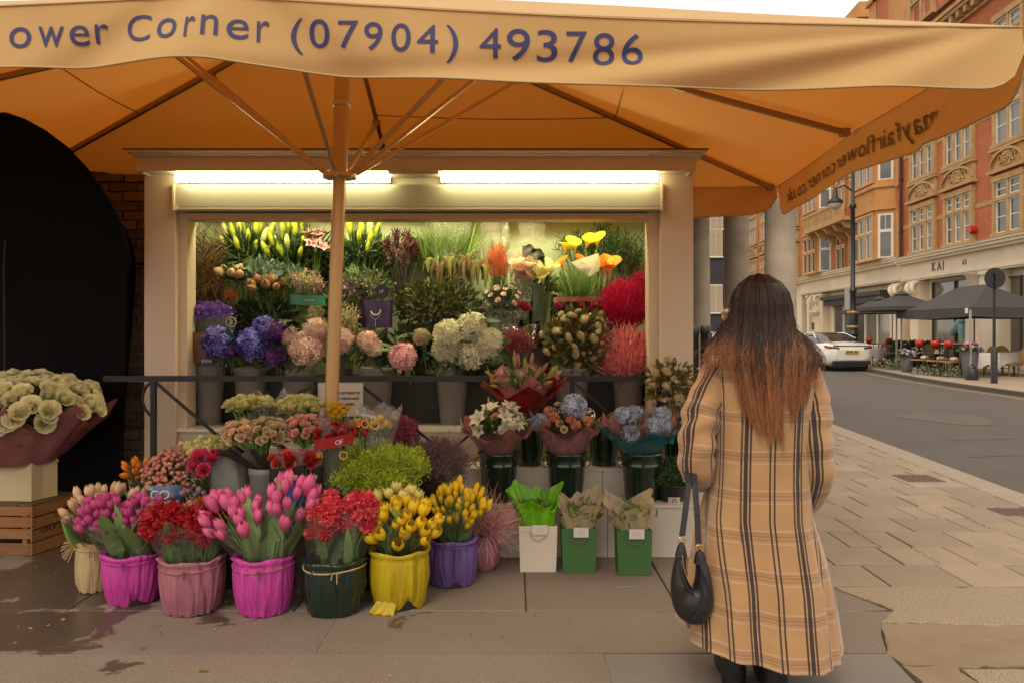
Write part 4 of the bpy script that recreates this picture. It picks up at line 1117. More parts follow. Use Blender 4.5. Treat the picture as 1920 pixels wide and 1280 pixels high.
# dark shelf stands with red bowls
m_red = mat('red_glaze', (0.50, 0.02, 0.01), rough=.3)
for i, (px, Y, lab) in enumerate(((1727, 24.6, 'left'), (1757, 23.8, 'middle'), (1782, 23.2, 'right'), (1669, 29.5, 'far'), (1632, 30.5, 'farthest'))):
    x = XX(px, Y)
    t = thing('plant_stand', {'left': 'black metal stand with wooden shelf, leftmost of the three before the gazebo', 'middle': 'black metal stand with wooden shelf, middle of the three before the gazebo', 'right': 'black metal stand with wooden shelf, rightmost of the three before the gazebo', 'far': 'black metal stand beside the nearer parasol pole', 'farthest': 'black metal stand close to the rear of the white car'}[lab], 'stand', (x, Y, 0), 'black shelf stands')
    g = G()
    for sx in (-1, 1):
        for sy in (-1, 1): tube(g, [(x + sx * .22, Y + sy * .2, 0), (x + sx * .22, Y + sy * .2, .88)], .012, 4)
    tube(g, [(x - .22, Y - .2, .88), (x + .22, Y - .2, .88), (x + .22, Y + .2, .88), (x - .22, Y + .2, .88), (x - .22, Y - .2, .88)], .012, 4); obj('stand_frame', g, m_dark, t)
    g = G(); bbox(g, x - .24, x + .24, Y - .22, Y + .22, .46, .5); obj('shelf', g, mat('orange_wood', (.45, .2, .06), rough=.5), t)
    g = G(); bbox(g, x - .24, x + .24, Y - .22, Y + .22, .88, .9); obj('shelf', g, m_dark, t)
    g = G(); lathe(g, [(.05, .9), (.09, .92), (.118, 1.0), (.13, 1.12), (.12, 1.12), (.1, 1.0)], (x - .06, Y, 0), 18)
    tag(obj('red_bowl', g, m_red, loc=(x - .06, Y, .9)), {'left': 'bright red bowl on the leftmost black stand before the gazebo', 'middle': 'bright red bowl on the middle black stand before the gazebo', 'right': 'bright red bowl on the rightmost black stand before the gazebo', 'far': 'bright red bowl on the stand by the nearer parasol pole', 'farthest': 'bright red bowl just right of the white car'}[lab], 'bowl', 'red bowls')
    if i < 3:
        g = G(); n = 90; pos = NR.randn(n, 3) * np.array([.17, .12, .07]) + np.array([x, Y - .15, .17]); scatter(g, LEAFR, pos, NR.randn(n, 3) + np.array([0, -.5, 1]), .1)
        tag(obj('ivy_plant', g, mat('ivy', (.10, .15, .07), (.28, .30, .18), rough=.6), loc=(x, Y, 0)), {'left': 'variegated ivy clump at the foot of the leftmost stand', 'middle': 'variegated ivy clump at the foot of the middle stand', 'right': 'variegated ivy clump at the foot of the rightmost stand'}[lab], 'plant', 'ivy clumps under the stands')
        g = G(); blob(g, (x + .1, Y - .02, .56), (.13, .1, .07)); tag(obj('folded_cloth', g, m_cloth, loc=(x + .1, Y, .5)), 'folded pale napkins on the wooden shelf of the %s stand' % {'left': 'leftmost', 'middle': 'middle', 'right': 'rightmost'}[lab], 'napkins', 'folded napkins')
# planters
def planter(px, Y, w, h, label, cols, n=26):
    x = XX(px, Y); t = thing('planter', label, 'planter', (x, Y, 0))
    g = G(); lathe(g, [(w * .35, 0), (w * .5, h), (w * .44, h), (w * .4, h - .05)], (x, Y, 0), 20); obj('tub', g, mat('grey_tub', (.075, .072, .075), rough=.6), t)
    g = G(); m = 160; d = NR.randn(m, 3); d[:, 2] = abs(d[:, 2]); d /= np.linalg.norm(d, axis=1)[:, None]
    scatter(g, LEAF, np.array([x, Y, h - .02]) + d * np.array([w * .6, w * .5, .16]) * NR.rand(m, 1) ** .4, d, .11); obj('foliage', g, mat('planter_green', (.05, .10, .03), (.09, .16, .05), rough=.6), t, kind='stuff')
    for k in range(n):
        d = NR.randn(3); d[2] = abs(d[2]) * .8 + .2; d[1] = -abs(d[1]); d /= np.linalg.norm(d)
        g = G(); c = np.array([x, Y, h]) + d * np.array([w * .7, w * .55, .24]); cc = cols[k % len(cols)]
        blob(g, c, R.uniform(.035, .06), T=ICO1); obj('bloom', g, mat('bloom%s' % str(cc), cc, rough=.6, namt=.5, nscale=40, c3=tuple(q * .5 for q in cc)), t)
planter(1808 + 10, 22.6, .5, .82, 'grey tub planter with pink and purple flowers before the gazebo corner', [(.6, .05, .2), (.2, .06, .3), (.7, .3, .35), (.6, .5, .45)], 16)
planter(1700, 25.8, .42, .55, 'grey planter with pale yellow and lilac flowers at the left of the gazebo', [(.7, .6, .4), (.3, .18, .45), (.65, .35, .3), (.2, .06, .3)], 18)
# sand weight, potted plants and boulders by the parasols
x = XX(1822, 21.9); g = G(); lathe(g, [(.17, 0), (.18, .1), (.17, .3), (.1, .36)], (x, 21.9, 0), 14, capt=True); tube(g, [(x - .12, 21.9, .34), (x, 21.9, .46), (x + .12, 21.9, .34)], .015, 5)
tag(obj('sand_weight', g, m_dark, loc=(x, 21.9, 0)), 'black sand weight with handle on the ground before the grey tub planter', 'weight')
for i, (px, Y, lab) in enumerate(((1672, 27.6, 'low leafy plant in front of the parasol bases'), (1684, 27.2, 'leafy plant touching the left planter'), (1664, 29, 'leafy plant nearest the white car'))):
    x = XX(px, Y); g = G(); n = 120; d = NR.randn(n, 3); d[:, 2] = abs(d[:, 2]); scatter(g, LEAFR, np.array([x, Y, .05]) + d * np.array([.16, .12, .14]), d, .1)
    obj('foliage', g, MATS['ivy'], thing('leafy_plant', lab, 'plant', (x, Y, 0)), kind='stuff')
def hedge(px0, px1, Y, z0, z1, label):
    g = G(); n = 900; P = np.stack([NR.uniform(XX(px0, Y), XX(px1, Y), n), Y + NR.rand(n) * .5, z0 + (z1 - z0) * NR.rand(n) ** .6], 1)
    scatter(g, LEAF, P, NR.randn(n, 3) + np.array([0, -.4, .6]), .13); 
    t = thing('hedge', label, 'hedge', (XX((px0 + px1) / 2, Y), Y, 0)); obj('foliage', g, mat('hedge_green', (.035, .065, .02), (.07, .11, .03), rough=.7), t, kind='stuff')
    g = G(); bbox(g, XX(px0, Y), XX(px1, Y), Y + .05, Y + .45, 0, z0); obj('trough', g, m_dark, t)
hedge(1675, 1774, 28.4, .55, 1.0, 'clipped green box hedge behind the red bowls')
hedge(1533, 1585, 36.0, .55, 1.15, 'clipped green hedge above the white car roof')
g = G(); x = XX(1798, 25.2); bbox(g, x - .5, x + .4, 25, 25.4, .98, 1.02); box(g, (x, 25.2, .5), (.5, .3, 1.0), 1)
tag(obj('menu_stand', g, [m_white, mat('walnut', (.1, .05, .03), rough=.5)], loc=(x, 25.2, 0)), 'dark wooden waiter station topped with a white cloth behind the right red bowl', 'stand')

# ------------------------------------------------------------------ brick wall and black booth at the left
wallY = 5.95
bw = thing('brick_garden_wall', 'old brown brick wall in the gap between black booth and kiosk', 'wall', (-3.4, wallY, 0))
g = G(); bbox(g, -6.5, -2.675, wallY + .012, wallY + .35, -.01, 3.6); obj('mortar_bed', g, mat('old_mortar', (0.48, 0.37, 0.28), rough=.95, namt=.8, nscale=8, c3=(.34, .26, .19), bump=.6, bscale=40), bw)
m_ob = mat('old_brick', (0.36, 0.25, 0.19), (0.24, 0.185, 0.155), rough=.9, namt=.8, nscale=14, c3=(.20, .14, .11), bump=.8, bscale=45, island=.3)
for r_ in range(47):
    z = .005 + r_ * .0755; x = -3.62 + (0.11 if r_ % 2 else 0)
    while x < -2.85:
        L = R.uniform(.19, .215); g = G()
        c = (x + L / 2, wallY + R.uniform(-.004, .008), z + .032)
        v, f = box_vf(c, (L, .05, .062 * R.uniform(.9, 1.04)))
        v = v + NR.randn(8, 3) * .0028; g.add(v, f, 0, False, R.random()); obj('brick', g, m_ob, bw); x += L + .013
g = G(); tube(g, [(XX(232, 5.9), 5.9, ZZ(494, 5.9)), (XX(272, 5.9), 5.9, ZZ(495, 5.9))], .012, 6); tag(obj('wall_pipe', g, m_dark, loc=(-3, 5.9, 2)), 'thin black pipe running across the brown brick wall', 'pipe')
g = G(); bbox(g, -3.05, -2.86, 5.84, 5.92, ZZ(686, 5.9), ZZ(681, 5.9)); tag(obj('metal_strip', g, m_alu, loc=(-3, 5.9, 1.2)), 'pale metal strip just above the rail beside the kiosk', 'strip')

m_blackcloth = mat('black_tarpaulin', (0.0035, 0.0035, 0.0037), rough=.7, bump=.3, bscale=3.5, spec=.1)
bb = thing('black_booth', 'pitch black curved-top canvas booth filling the left edge of the picture', 'booth', (-3.5, 4.9, 0))
def booth_Y(z): return 5.47 if z < 1.45 else 5.47 - .57 * min(1, (z - 1.45) / 1.45)
edge = [(224, 1000), (226, 900), (230, 800), (234, 700), (236, 560), (236, 470), (231, 440), (224, 415), (210, 385), (190, 355), (160, 315), (125, 278), (85, 248), (45, 226), (0, 211), (-60, 203), (-140, 200)]
rows_ = []
for a, b_ in edge:
    Y = 5.3
    for _ in range(30): Y = .5 * Y + .5 * booth_Y(ZZ(b_, Y))
    rows_.append((XX(a, Y), Y, max(0.0, ZZ(b_, Y))))
P = np.zeros((len(rows_), 14, 3)); Q = P.copy()
for i, (x, y, z) in enumerate(rows_):
    for j in range(14):
        xx = x + (-6.2 - x) * j / 13; w_ = .02 * math.sin(xx * 2.3 + z * 1.7) * (j > 0); P[i, j] = (xx, y + w_, z); Q[i, j] = (xx * (1.04 if j == 0 else 1), y + .12 * (1 + z), z - .05 * z)
g = G(); v, f = grid_vf(P); g.add(v, f, 0, True); v, f = grid_vf(Q); g.add(v, f[:, ::-1], 0, True)
for A_, B_ in ((P[:, 0], Q[:, 0]), (P[-1], Q[-1])): v, f = grid_vf(np.stack([A_, B_])); g.add(v, f, 0, True)
obj('canvas_shell', g, m_blackcloth, bb)
g = G(); tube(g, [(p[0], p[1] - .004, p[2]) for p in rows_], .012, 6); obj('edge_piping', g, m_blackcloth, bb)
g = G(); tube(g, [(XX(11, 5.44), 5.44, .3), (XX(11, 5.3), booth_Y(1.9) - .012, 1.9), (XX(11, 5.2), booth_Y(2.1) - .02, 2.1)], .006, 6); obj('seam', g, mat('seam_grey', (.03, .03, .03), rough=.4), bb)
# ------------------------------------------------------------------ flower kiosk
KY = 5.4
def kx(px, Y=KY): return XX(px, Y)
def kz(py, Y=KY): return ZZ(py, Y)
m_kcream = mat('kiosk_paint', (0.62, 0.495, 0.355), rough=0.45, namt=.35, nscale=1.3, c3=(.54, .42, .30))
m_kin = mat('kiosk_lining', (0.50, 0.56, 0.36), rough=0.5)
m_shut = mat('shutter_metal', (0.36, 0.335, 0.25), rough=0.35, metal=.15)
ki = thing('flower_kiosk', 'cream flower kiosk with a lit display opening full of flowers', 'kiosk', (0, KY, 0))
xl, xr = kx(270), kx(1300)
ox0, ox1, oz0, oz1 = kx(345), kx(1219), kz(810), kz(410)
g = G(); bevbox(g, ((xl + kx(329)) / 2, KY + .1, 1.3), (kx(329) - xl, .2, 2.6), .004); obj('post', g, m_kcream, ki)
g = G(); bevbox(g, ((xr + kx(1238)) / 2, KY + .1, 1.3), (xr - kx(1238), .2, 2.6), .004); obj('post', g, m_kcream, ki)
g = G(); bbox(g, xl, xl + .04, KY + .2, 7.0, 0, 2.6); bbox(g, xr - .04, xr, KY + .2, 7.0, 0, 2.6); bbox(g, xl, xr, 7.0, 7.04, 0, 2.6); obj('side_wall', g, m_kcream, ki)
g = G(); bbox(g, kx(329), kx(1238), KY + .05, KY + .2, 0, oz0); obj('base_panel', g, m_kcream, ki)
g = G(); bbox(g, kx(329), kx(1238), KY + .02, KY + .25, oz0, oz0 + .02); obj('sill', g, m_white, ki)
g = G(); bbox(g, kx(329), ox0, KY + .05, KY + .2, oz0 + .02, 2.6); obj('jamb', g, m_kcream, ki)
g = G(); bbox(g, ox1, kx(1238), KY + .05, KY + .2, oz0 + .02, 2.6); obj('jamb', g, m_kcream, ki)
g = G(); bbox(g, ox0, ox1, KY + .09, KY + .2, oz1, 2.6); obj('header_board', g, mat('header_cream', (0.60, 0.53, 0.38), rough=.5), ki)
g = G(); bbox(g, ox0, ox1, KY + .03, KY + .09, oz1, kz(399)); obj('header_trim', g, mat('peach_trim', (.55, .36, .20), rough=.45), ki)
# shutter housing
g = G(); a, b_ = kx(331), kx(1238); prof = [(KY + .09, kz(347)), (KY - .01, kz(347)), (KY - .018, kz(352)), (KY - .022, kz(388)), (KY - .01, kz(397)), (KY + .09, kz(397))]
prism(g, prof[::-1], a, b_, axis='x'); sh = obj('shutter_box', g, m_shut, ki)
g = G(); bbox(g, a, b_, KY - .03, KY - .02, kz(394), kz(391)); bbox(g, a, a + .02, KY - .032, KY - .02, kz(396), kz(386)); obj('trim_strip', g, m_kcream, sh)
g = G(); bbox(g, a - .012, a, KY - .045, KY + .04, kz(397), kz(345)); bbox(g, b_, b_ + .012, KY - .045, KY + .04, kz(397), kz(345)); obj('end_cap', g, m_kcream, sh)
# fascia, cornice, roof
g = G(); bbox(g, kx(254, 5.27), kx(1306, 5.27), KY - .13, KY + .25, kz(321, 5.27), kz(296, 5.27)); obj('fascia', g, m_kcream, ki)
g = G(); v0, v1 = kx(236, 5.22), kx(1325, 5.22)
prof = [(KY + .3, kz(296, 5.27)), (KY - .135, kz(296, 5.27)), (KY - .165, kz(291, 5.25)), (KY - .165, kz(287, 5.24)), (KY + .3, kz(287, 5.24))]; prism(g, prof[::-1], v0 + .03, v1 - .03, axis='x')
bbox(g, v0, v1, KY - .19, 7.15, kz(287, 5.24), kz(281, 5.21)); obj('cornice', g, m_kcream, ki)
g = G(); bbox(g, v0 - .01, v1 + .01, KY - .20, 7.17, kz(281, 5.21), kz(278.5, 5.2)); obj('roof', g, mat('roof_felt', (.03, .028, .026), rough=.7), ki)
for a, b_ in ((254, 272), (1290, 1306)):
    g = G(); prism(g, [(kx(a, 5.3), kz(321, 5.3)), (kx(b_, 5.3), kz(321, 5.3)), (kx((a + b_) / 2 + (5 if a < 600 else -5), 5.3), kz(326, 5.3))], KY - .1, KY + .02); obj('bracket', g, m_kcream, ki)
# fluorescent fittings under the fascia
m_lamp = mat('lamp_tube', (1, 1, 1), emit=(1.0, 0.93, 0.52), estr=10.0)
for a, b_, lab in ((330, 731, 'left'), (827, 1233, 'right')):
    t = thing('strip_light', lab + ' glowing fluorescent strip light under the kiosk fascia', 'strip light', (kx((a + b_) / 2), KY, kz(333)), 'kiosk strip lights')
    g = G(); bbox(g, kx(a), kx(b_), KY + .03, KY + .055, kz(342), kz(322.5)); obj('fitting', g, m_white, t)
    g = G(); bevbox(g, ((kx(a, 5.31) + kx(b_, 5.31)) / 2, KY - .09, kz(332, 5.31)), (kx(b_, 5.31) - kx(a, 5.31), .05, .07), .01); obj('diffuser', g, m_lamp, t)
g = G(); bevbox(g, (kx(779), KY - .05, kz(325.5, 5.33)), (kx(826) - kx(732), .14, .03), .006); tube(g, [(kx(765), KY - .13, kz(326)), (kx(765), KY - .118, kz(326))], .006, 8, 1)
tag(obj('junction_box', g, [m_kcream, m_dark], loc=(kx(779), KY, 2.56)), 'flat grey junction box between the two strip lights', 'junction box')
# interior
IY = 6.42
g = G(); bbox(g, xl + .06, xr - .06, IY, IY + .02, oz0, 2.5); bbox(g, xl + .045, xl + .06, KY + .21, IY, oz0, 2.5); bbox(g, xr - .06, xr - .045, KY + .21, IY, oz0, 2.5); obj('lining', g, m_kin, ki)
g = G(); bbox(g, xl + .045, xr - .045, KY + .205, IY, oz0 - .02, oz0); obj('display_floor', g, mat('display_floor', (.20, .16, .11), rough=.7), ki)
g = G(); bbox(g, xl + .045, xr - .045, KY + .205, IY + .02, 2.5, 2.52); obj('ceiling', g, m_kin, ki)
g = G(); bbox(g, xl + .062, xr - .062, 5.95, IY - .002, oz0 + .001, oz0 + .36, 0); obj('display_tier', g, mat('dark_tier', (.05, .045, .04), rough=.7), ki)
t = thing('ceiling_light', 'hidden strip light inside the display behind the kiosk header', 'strip light', (0, 5.72, 2.46))
g = G(); bevbox(g, ((ox0 + ox1) / 2, 5.66, 2.44), (ox1 - ox0 - .2, .07, .05), .01); obj('diffuser', g, mat('lamp_tube_inner', (1, 1, 1), emit=(1.0, 0.95, 0.55), estr=21.0), t)

# ------------------------------------------------------------------ white stepped stand before the kiosk
m_stand = mat('white_stand_paint', (0.60, 0.54, 0.46), rough=0.5, namt=.6, nscale=2.2, c3=(.50, .44, .36))
stp = thing('display_steps', 'white painted two-tier wooden display steps along the kiosk front', 'display stand', (0, 4.95, 0))
s0, s1 = XX(560, 4.84), 1.33
L1, L2 = .346, .53
for a, b_ in ((s0, -.33), (-.33, .62), (.62, s1)):
    g = G(); bbox(g, a + .002, b_ - .002, 4.84, 4.862, 0.004, L1 - .022); obj('front_board', g, m_stand, stp)
    g = G(); bbox(g, a + .002, b_ - .002, 5.12, 5.14, L1, L2 - .022); obj('front_board', g, m_stand, stp)
g = G(); bbox(g, s0, s1, 4.83, 5.12, L1 - .02, L1); obj('tread', g, m_stand, stp)
g = G(); bbox(g, s0, s1, 5.105, 5.38, L2 - .02, L2); obj('tread', g, m_stand, stp)
g = G(); bbox(g, s1 - .02, s1 - .001, 4.864, 5.12, .0, L1 - .022); bbox(g, s1 - .02, s1 - .001, 5.142, 5.37, .0, L2 - .022); bbox(g, s0 + .001, s0 + .02, 4.864, 5.12, 0, L1 - .022); obj('side_board', g, m_stand, stp)

# ------------------------------------------------------------------ iron railing
rl = thing('iron_railing', 'black iron railing with zigzag bars across the kiosk opening', 'railing', (0, 5.2, 0))
RY = 5.22
m_rail = mat('rail_black', (0.006, 0.0055, 0.005), rough=.45, bump=.3, bscale=60)
g = G(); a, b_ = XX(196, RY), XX(1243, RY)
for i in range(24):
    x0 = a + (b_ - a) * i / 24; x1 = a + (b_ - a) * (i + 1) / 24
    za = ZZ(704 + 7 * i / 24, RY)
bbox(g, a, b_, RY - .02, RY + .02, ZZ(714.5, RY), ZZ(704, RY)); obj('top_rail', g, m_rail, rl)
for px in (288, 1073, 1236):
    g = G(); x = XX(px, RY); bbox(g, x - .017, x + .017, RY - .016, RY + .016, 0.0 if px != 1073 else L2, ZZ(714.5, RY)); obj('rail_post', g, m_rail, rl)
g = G(); tube(g, [W(px, py, RY) for px, py in ((283, 716), (274, 724), (268, 738), (267, 752), (272, 766), (280, 776), (286, 782))], .010, 6); obj('scroll_bar', g, m_rail, rl)
for pts in (((293, 717), (470, 870)), ((470, 870), (600, 735)), ((678, 722), (838, 852)), ((838, 852), (960, 742)), ((1078, 718), (1190, 815)), ((560, 735), (610, 716))):
    g = G(); tube(g, [W(px, py, RY) for px, py in pts], .013, 4, sm=False); obj('diagonal_bar', g, m_rail, rl)
for py in (716, 800):
    g = G(); tube(g, [W(196, py, 5.5), W(272, py, 5.5)], .012, 6); obj('side_bar', g, m_rail, rl)

# placard tied to the railing
pc = thing('placard', 'small white notice about property being removed, behind the parasol pole', 'notice', W(640, 740, 5.16))
PY_ = 5.165
g = G(); c = W(639, 748, PY_); bevbox(g, (c.x, PY_, c.z), (.315, .008, .235), .002); obj('board', g, mat('placard_white', (.60, .52, .43), rough=.35), pc)
g = G(); hw, hh = .157, .117
tube(g, [(c.x - hw, PY_ - .006, c.z - hh), (c.x + hw, PY_ - .006, c.z - hh), (c.x + hw, PY_ - .006, c.z + hh), (c.x - hw, PY_ - .006, c.z + hh), (c.x - hw, PY_ - .006, c.z - hh)], .003, 4, sm=False); obj('border', g, mat('grey_edge', (.2, .18, .16), rough=.4), pc)
g = G(); h = .030
for s, x1, py in (('Private property', 676, 735), ('be removed', 673, 745.5), ('not open', 666, 756)):
    L = wlen(s, h * .78, .02); xe = XX(x1, PY_); z = ZZ(py, PY_)
    word(g, s, lambda x, y: (xe - L + x, PY_ - .0075, z - .01 + y), h * .78, bold=.02)
obj('lettering', g, mat('print_black', (.02, .02, .02), rough=.5), pc)

# ------------------------------------------------------------------ big cantilevered market parasol
um = thing('market_parasol', 'large amber canvas market parasol with printed valance over the kiosk', 'parasol', (-1.02, 4.55, 0))
PXC, PYC, PZC = -1.02, 4.55, 3.53
m_can = mat('canvas', (0.71, 0.465, 0.185), rough=.85, transl=.32, tcol=(0.60, 0.165, 0.011), bump=.12, bscale=220, namt=.25, nscale=2.5, c3=(.60, .39, .17), sheen=.2)
m_seam = mat('canvas_hem', (0.50, 0.34, 0.16), rough=.8)
m_ink = mat('navy_ink', (0.035, 0.035, 0.12), rough=.7)
m_pole = mat('bronze_pole_paint', (0.56, 0.345, 0.135), rough=.32, metal=.25)
m_rib = mat('rib_metal', (0.34, 0.20, 0.075), rough=.4, metal=.25)
FR_, RR_, RL_, FL_ = Vector((1.925, 2.82, 2.622)), Vector((2.12, 5.98, 2.625)), Vector((-4.0, 6.02, 2.70)), Vector((-4.2, 2.86, 2.68))
FM_, RM_ = Vector((-1.13, 2.84, 2.752)), Vector((-.95, 6.0, 2.66)); SR_, SL_ = Vector((2.03, 4.42, 2.66)), Vector((-4.1, 4.45, 2.77))
AP = Vector((PXC, PYC, PZC))
rim = [FL_, FM_, FR_, SR_, RR_, RM_, RL_, SL_]
def edge_pt(A, B, s):
    p = A.lerp(B, s); L = (B - A).length; p.z -= .016 * L * math.sin(math.pi * s) ** 1.0 * .5
    return p
for i in range(8):
    A, B = rim[i], rim[(i + 1) % 8]; n, k = 22, 22; P = np.zeros((n + 1, k + 1, 3))
    for a in range(n + 1):
        t = a / n
        for s in range(k + 1):
            q = edge_pt(A, B, s / k); p = AP.lerp(q, t)
            p.z -= .055 * math.sin(math.pi * s / k) * math.sin(math.pi * t) * t
            p.z += .006 * noise.noise(Vector((p.x * 1.3, p.y * 1.3, 0)))
            P[a, s] = p
    v, f = grid_vf(P); g = G(); g.add(v, f[:, ::-1], 0, True); obj('canopy_panel', g, m_can, um)
VAL = {}
def valance(A, Mid, B, H, key, rnd=True, folds=(), nseg=150, s_from=0.0, corner=.16):
    """hanging flap along A-Mid-B; returns a function (arc x, drop 0..1) -> point"""
    L1_, L2_ = (Mid - A).length, (B - Mid).length; Lt = L1_ + L2_
    d = (B - A).normalized(); nrm = Vector((d.y, -d.x, 0)).normalized()     # outward side is on the right hand of A->B
    rs = R.random() * 10
    def top(x):
        return edge_pt(A, Mid, x / L1_) if x <= L1_ else edge_pt(Mid, B, (x - L1_) / L2_)
    def drop(x):
        h = H + .012 * math.sin(x * 1.7 + rs)
        for e in (x, Lt - x):
            if e < corner: h *= 1 - .62 * (1 - math.sqrt(max(0, 1 - (1 - e / corner) ** 2)))
        return h
    def off(x, w):
        o = .016 * w * math.sin(x * 2.3 + rs) + .008 * w * math.sin(x * 6.1 + rs * 2)
        for (cx_, slope, wd, amp, tilt) in folds:
            c_ = cx_ + slope * w
            o += amp * w ** .7 * math.exp(-((x - c_) / (wd * (.35 + w))) ** 2)
        return o
    def fn(x, w, extra=0.0):
        x = min(max(x, 0), Lt); p = top(x); p = p + nrm * (off(x, w) + extra); p.z -= drop(x) * w
        return p
    P = np.zeros((nseg + 1, 15, 3))
    for i in range(nseg + 1):
        for j in range(15): P[i, j] = fn(Lt * i / nseg, j / 14)
    v, f = grid_vf(P); g = G(); g.add(v, f, 0, True)
    o = obj('valance', g, m_can, um)
    g = G(); tube(g, [fn(Lt * i / nseg, 1.0) for i in range(nseg + 1)], .0045, 5); tube(g, [fn(Lt * i / nseg, 0.02, .003) for i in range(nseg + 1)], .0032, 4); obj('hem', g, m_seam, o)
    return fn, top, drop, Lt, nrm, o
folds_f = [(3.05, -.10, .13, .045, 0), (2.86, -.3, .1, -.03, 0), (3.28, .25, .12, -.03, 0), (3.75, .2, .16, .022, 0), (2.1, .1, .2, .022, 0),
           (6.0, -1.5, .3, .035, 0), (6.02, -.9, .2, -.04, 0), (6.06, -.45, .14, .03, 0), (5.9, -2.3, .35, -.02, 0)]
fnF, topF, dropF, LF, nF, oF = valance(FL_, FM_, FR_, .255, 'f', folds=folds_f)
fnR, topR, dropR, LR, nR, oR = valance(FR_, SR_, RR_, .255, 'r', folds=[(.5, .4, .12, .03, 0), (.25, .5, .1, -.03, 0), (2.8, -.3, .2, .02, 0)], nseg=260)
fnB, topB, dropB, LB, nB, oB = valance(RR_, RM_, RL_, .25, 'b', folds=[(.35, .3, .12, .03, 0), (.15, .15, .05, -.03, 0)], nseg=110, corner=.3)
valance(RL_, SL_, FL_, .255, 'l', nseg=60)
# printed telephone line, each letter set where the photograph has it (pixel column of its left edge, right edge, baseline row, cap row)
g = G()
txt = [('o', 5, 45, 84, 43), ('w', 58, 107, 81, 42), ('e', 118, 155, 78, 40), ('r', 166, 191, 73, 38), ('C', 226, 275, 72, 19), ('o', 289, 329, 71, 29), ('r', 346, 365, 71, 29), ('n', 376, 406, 65, 25), ('e', 421, 461, 70, 31), ('r', 476, 499, 74, 33),
       ('(', 538, 561, 93, 26), ('0', 573, 612, 80, 29), ('7', 629, 668, 82, 32), ('9', 679, 714, 88, 35), ('0', 731, 768, 92, 39), ('4', 780, 820, 95, 41), (')', 835, 858, 113, 41),
       ('4', 898, 939, 102, 47), ('9', 950, 994, 106, 48), ('3', 1007, 1046, 107, 50), ('7', 1063, 1102, 108, 53), ('8', 1114, 1155, 114, 56), ('6', 1169, 1209, 115, 58)]
for ch_, xa, xb, yb, yt in txt:
    vv, ff = fine_glyph(ch_); x0, x1, y0, y1 = vv[:, 0].min(), vv[:, 0].max(), vv[:, 1].min(), vv[:, 1].max()
    P = []
    for p in vv:
        px = xa + (p[0] - x0) / (x1 - x0) * (xb - xa); py = yb + (p[1] - y0) / (y1 - y0) * (yt - yb)
        X = XX(px, 2.80); z = ZZ(py, 2.80)
        # arc parameter from X
        xa_ = (X - FL_.x) / (FR_.x - FL_.x) * LF; tz = topF(xa_).z; w_ = (tz - z) / dropF(xa_)
        q = fnF(xa_, w_, .0035); P.append(q)
    g.add(P, ff, 0)
obj('lettering', g, m_ink, oF)
# web address on the right-hand flap, printed to be read from outside; a brown copy inside paints its shade through the backlit cloth
m_print_shade = mat('backlit_print_shade', (0.16, 0.085, 0.022), rough=.8)
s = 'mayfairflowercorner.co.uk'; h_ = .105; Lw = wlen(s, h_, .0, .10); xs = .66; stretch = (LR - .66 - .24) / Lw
for side, m_ in ((1, m_ink), (-1, m_print_shade)):
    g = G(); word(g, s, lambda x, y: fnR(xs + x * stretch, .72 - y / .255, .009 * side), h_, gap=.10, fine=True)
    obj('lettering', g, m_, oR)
# ribs
def rib(A, B, r=.018, m=m_rib, dz=.035, name='rib'):
    a, b_ = Vector(A), Vector(B); a.z -= dz; b_.z -= dz
    g = G(); tube(g, [a, b_], r, 4, sm=False); return obj(name, g, m, um)
for q in rim: rib(AP, AP.lerp(q, .985), .021 if q not in (FM_, RM_) else .018)
for q in rim:
    g = G(); e = AP.lerp(q, .98); box(g, (e.x, e.y, e.z - .035), (.05, .05, .045)); obj('rib_end', g, m_rib, um)
for i in range(8):
    A, B = AP.lerp(rim[i], .56), AP.lerp(rim[(i + 1) % 8], .56)
    if i in (0, 1, 3, 6, 4): 
        g = G(); pts = [A.lerp(B, s_) - Vector((0, 0, .03 + .02 * math.sin(math.pi * s_))) for s_ in np.linspace(0, 1, 9)]; tube(g, pts, .0045, 4); obj('tension_cord', g, m_rib, um)
HUB = Vector((PXC - .03, PYC, ZZ(331, PYC)))
for i, q in enumerate(rim):
    fr_ = .34 if q not in (FM_, RM_) else .58
    e = AP.lerp(q, fr_); e.z -= .06; d = (e - HUB); d.z = 0; d.normalize()
    g = G(); tube(g, [HUB + d * .075, e], .0155, 4, sm=False); obj('strut', g, m_pole, um)
    g = G(); tube(g, [HUB + d * .085 + Vector((0, 0, -.02)), HUB + d * .085 + Vector((0, 0, .03))], .012, 8); obj('pivot_bolt', g, m_white, um)
    g = G(); tube(g, [e + Vector((0, 0, -.02)), e + Vector((0, 0, .02))], .03, 6); obj('clamp', g, m_rib, um)
g = G(); lathe(g, [(.03, -.012), (.105, -.012), (.105, .012), (.03, .012)], HUB, 20, sm=False); obj('hub', g, m_pole, um)
Pt, Pb = Vector((PXC, PYC, PZC + .02)), Vector((XX(610, PYC), PYC, 0.0))
g = G(); tube(g, [HUB + Vector((0, 0, 0)), Pt], .046, 20); obj('upper_pole', g, m_pole, um)
g = G(); tube(g, [Pb, HUB], .041, 20); obj('lower_pole', g, m_pole, um)
g = G(); c_ = HUB.lerp(Pt, .385); lathe(g, [(.046, -.012), (.058, -.01), (.058, .01), (.046, .014)], c_, 20); obj('collar', g, mat('collar_cream', (.6, .5, .35), rough=.4), um)
g = G(); lathe(g, [(.3, 0), (.3, .03), (.07, .05), (.06, .3), (.045, .31)], Pb, 20); obj('base_plate', g, m_dark, um)
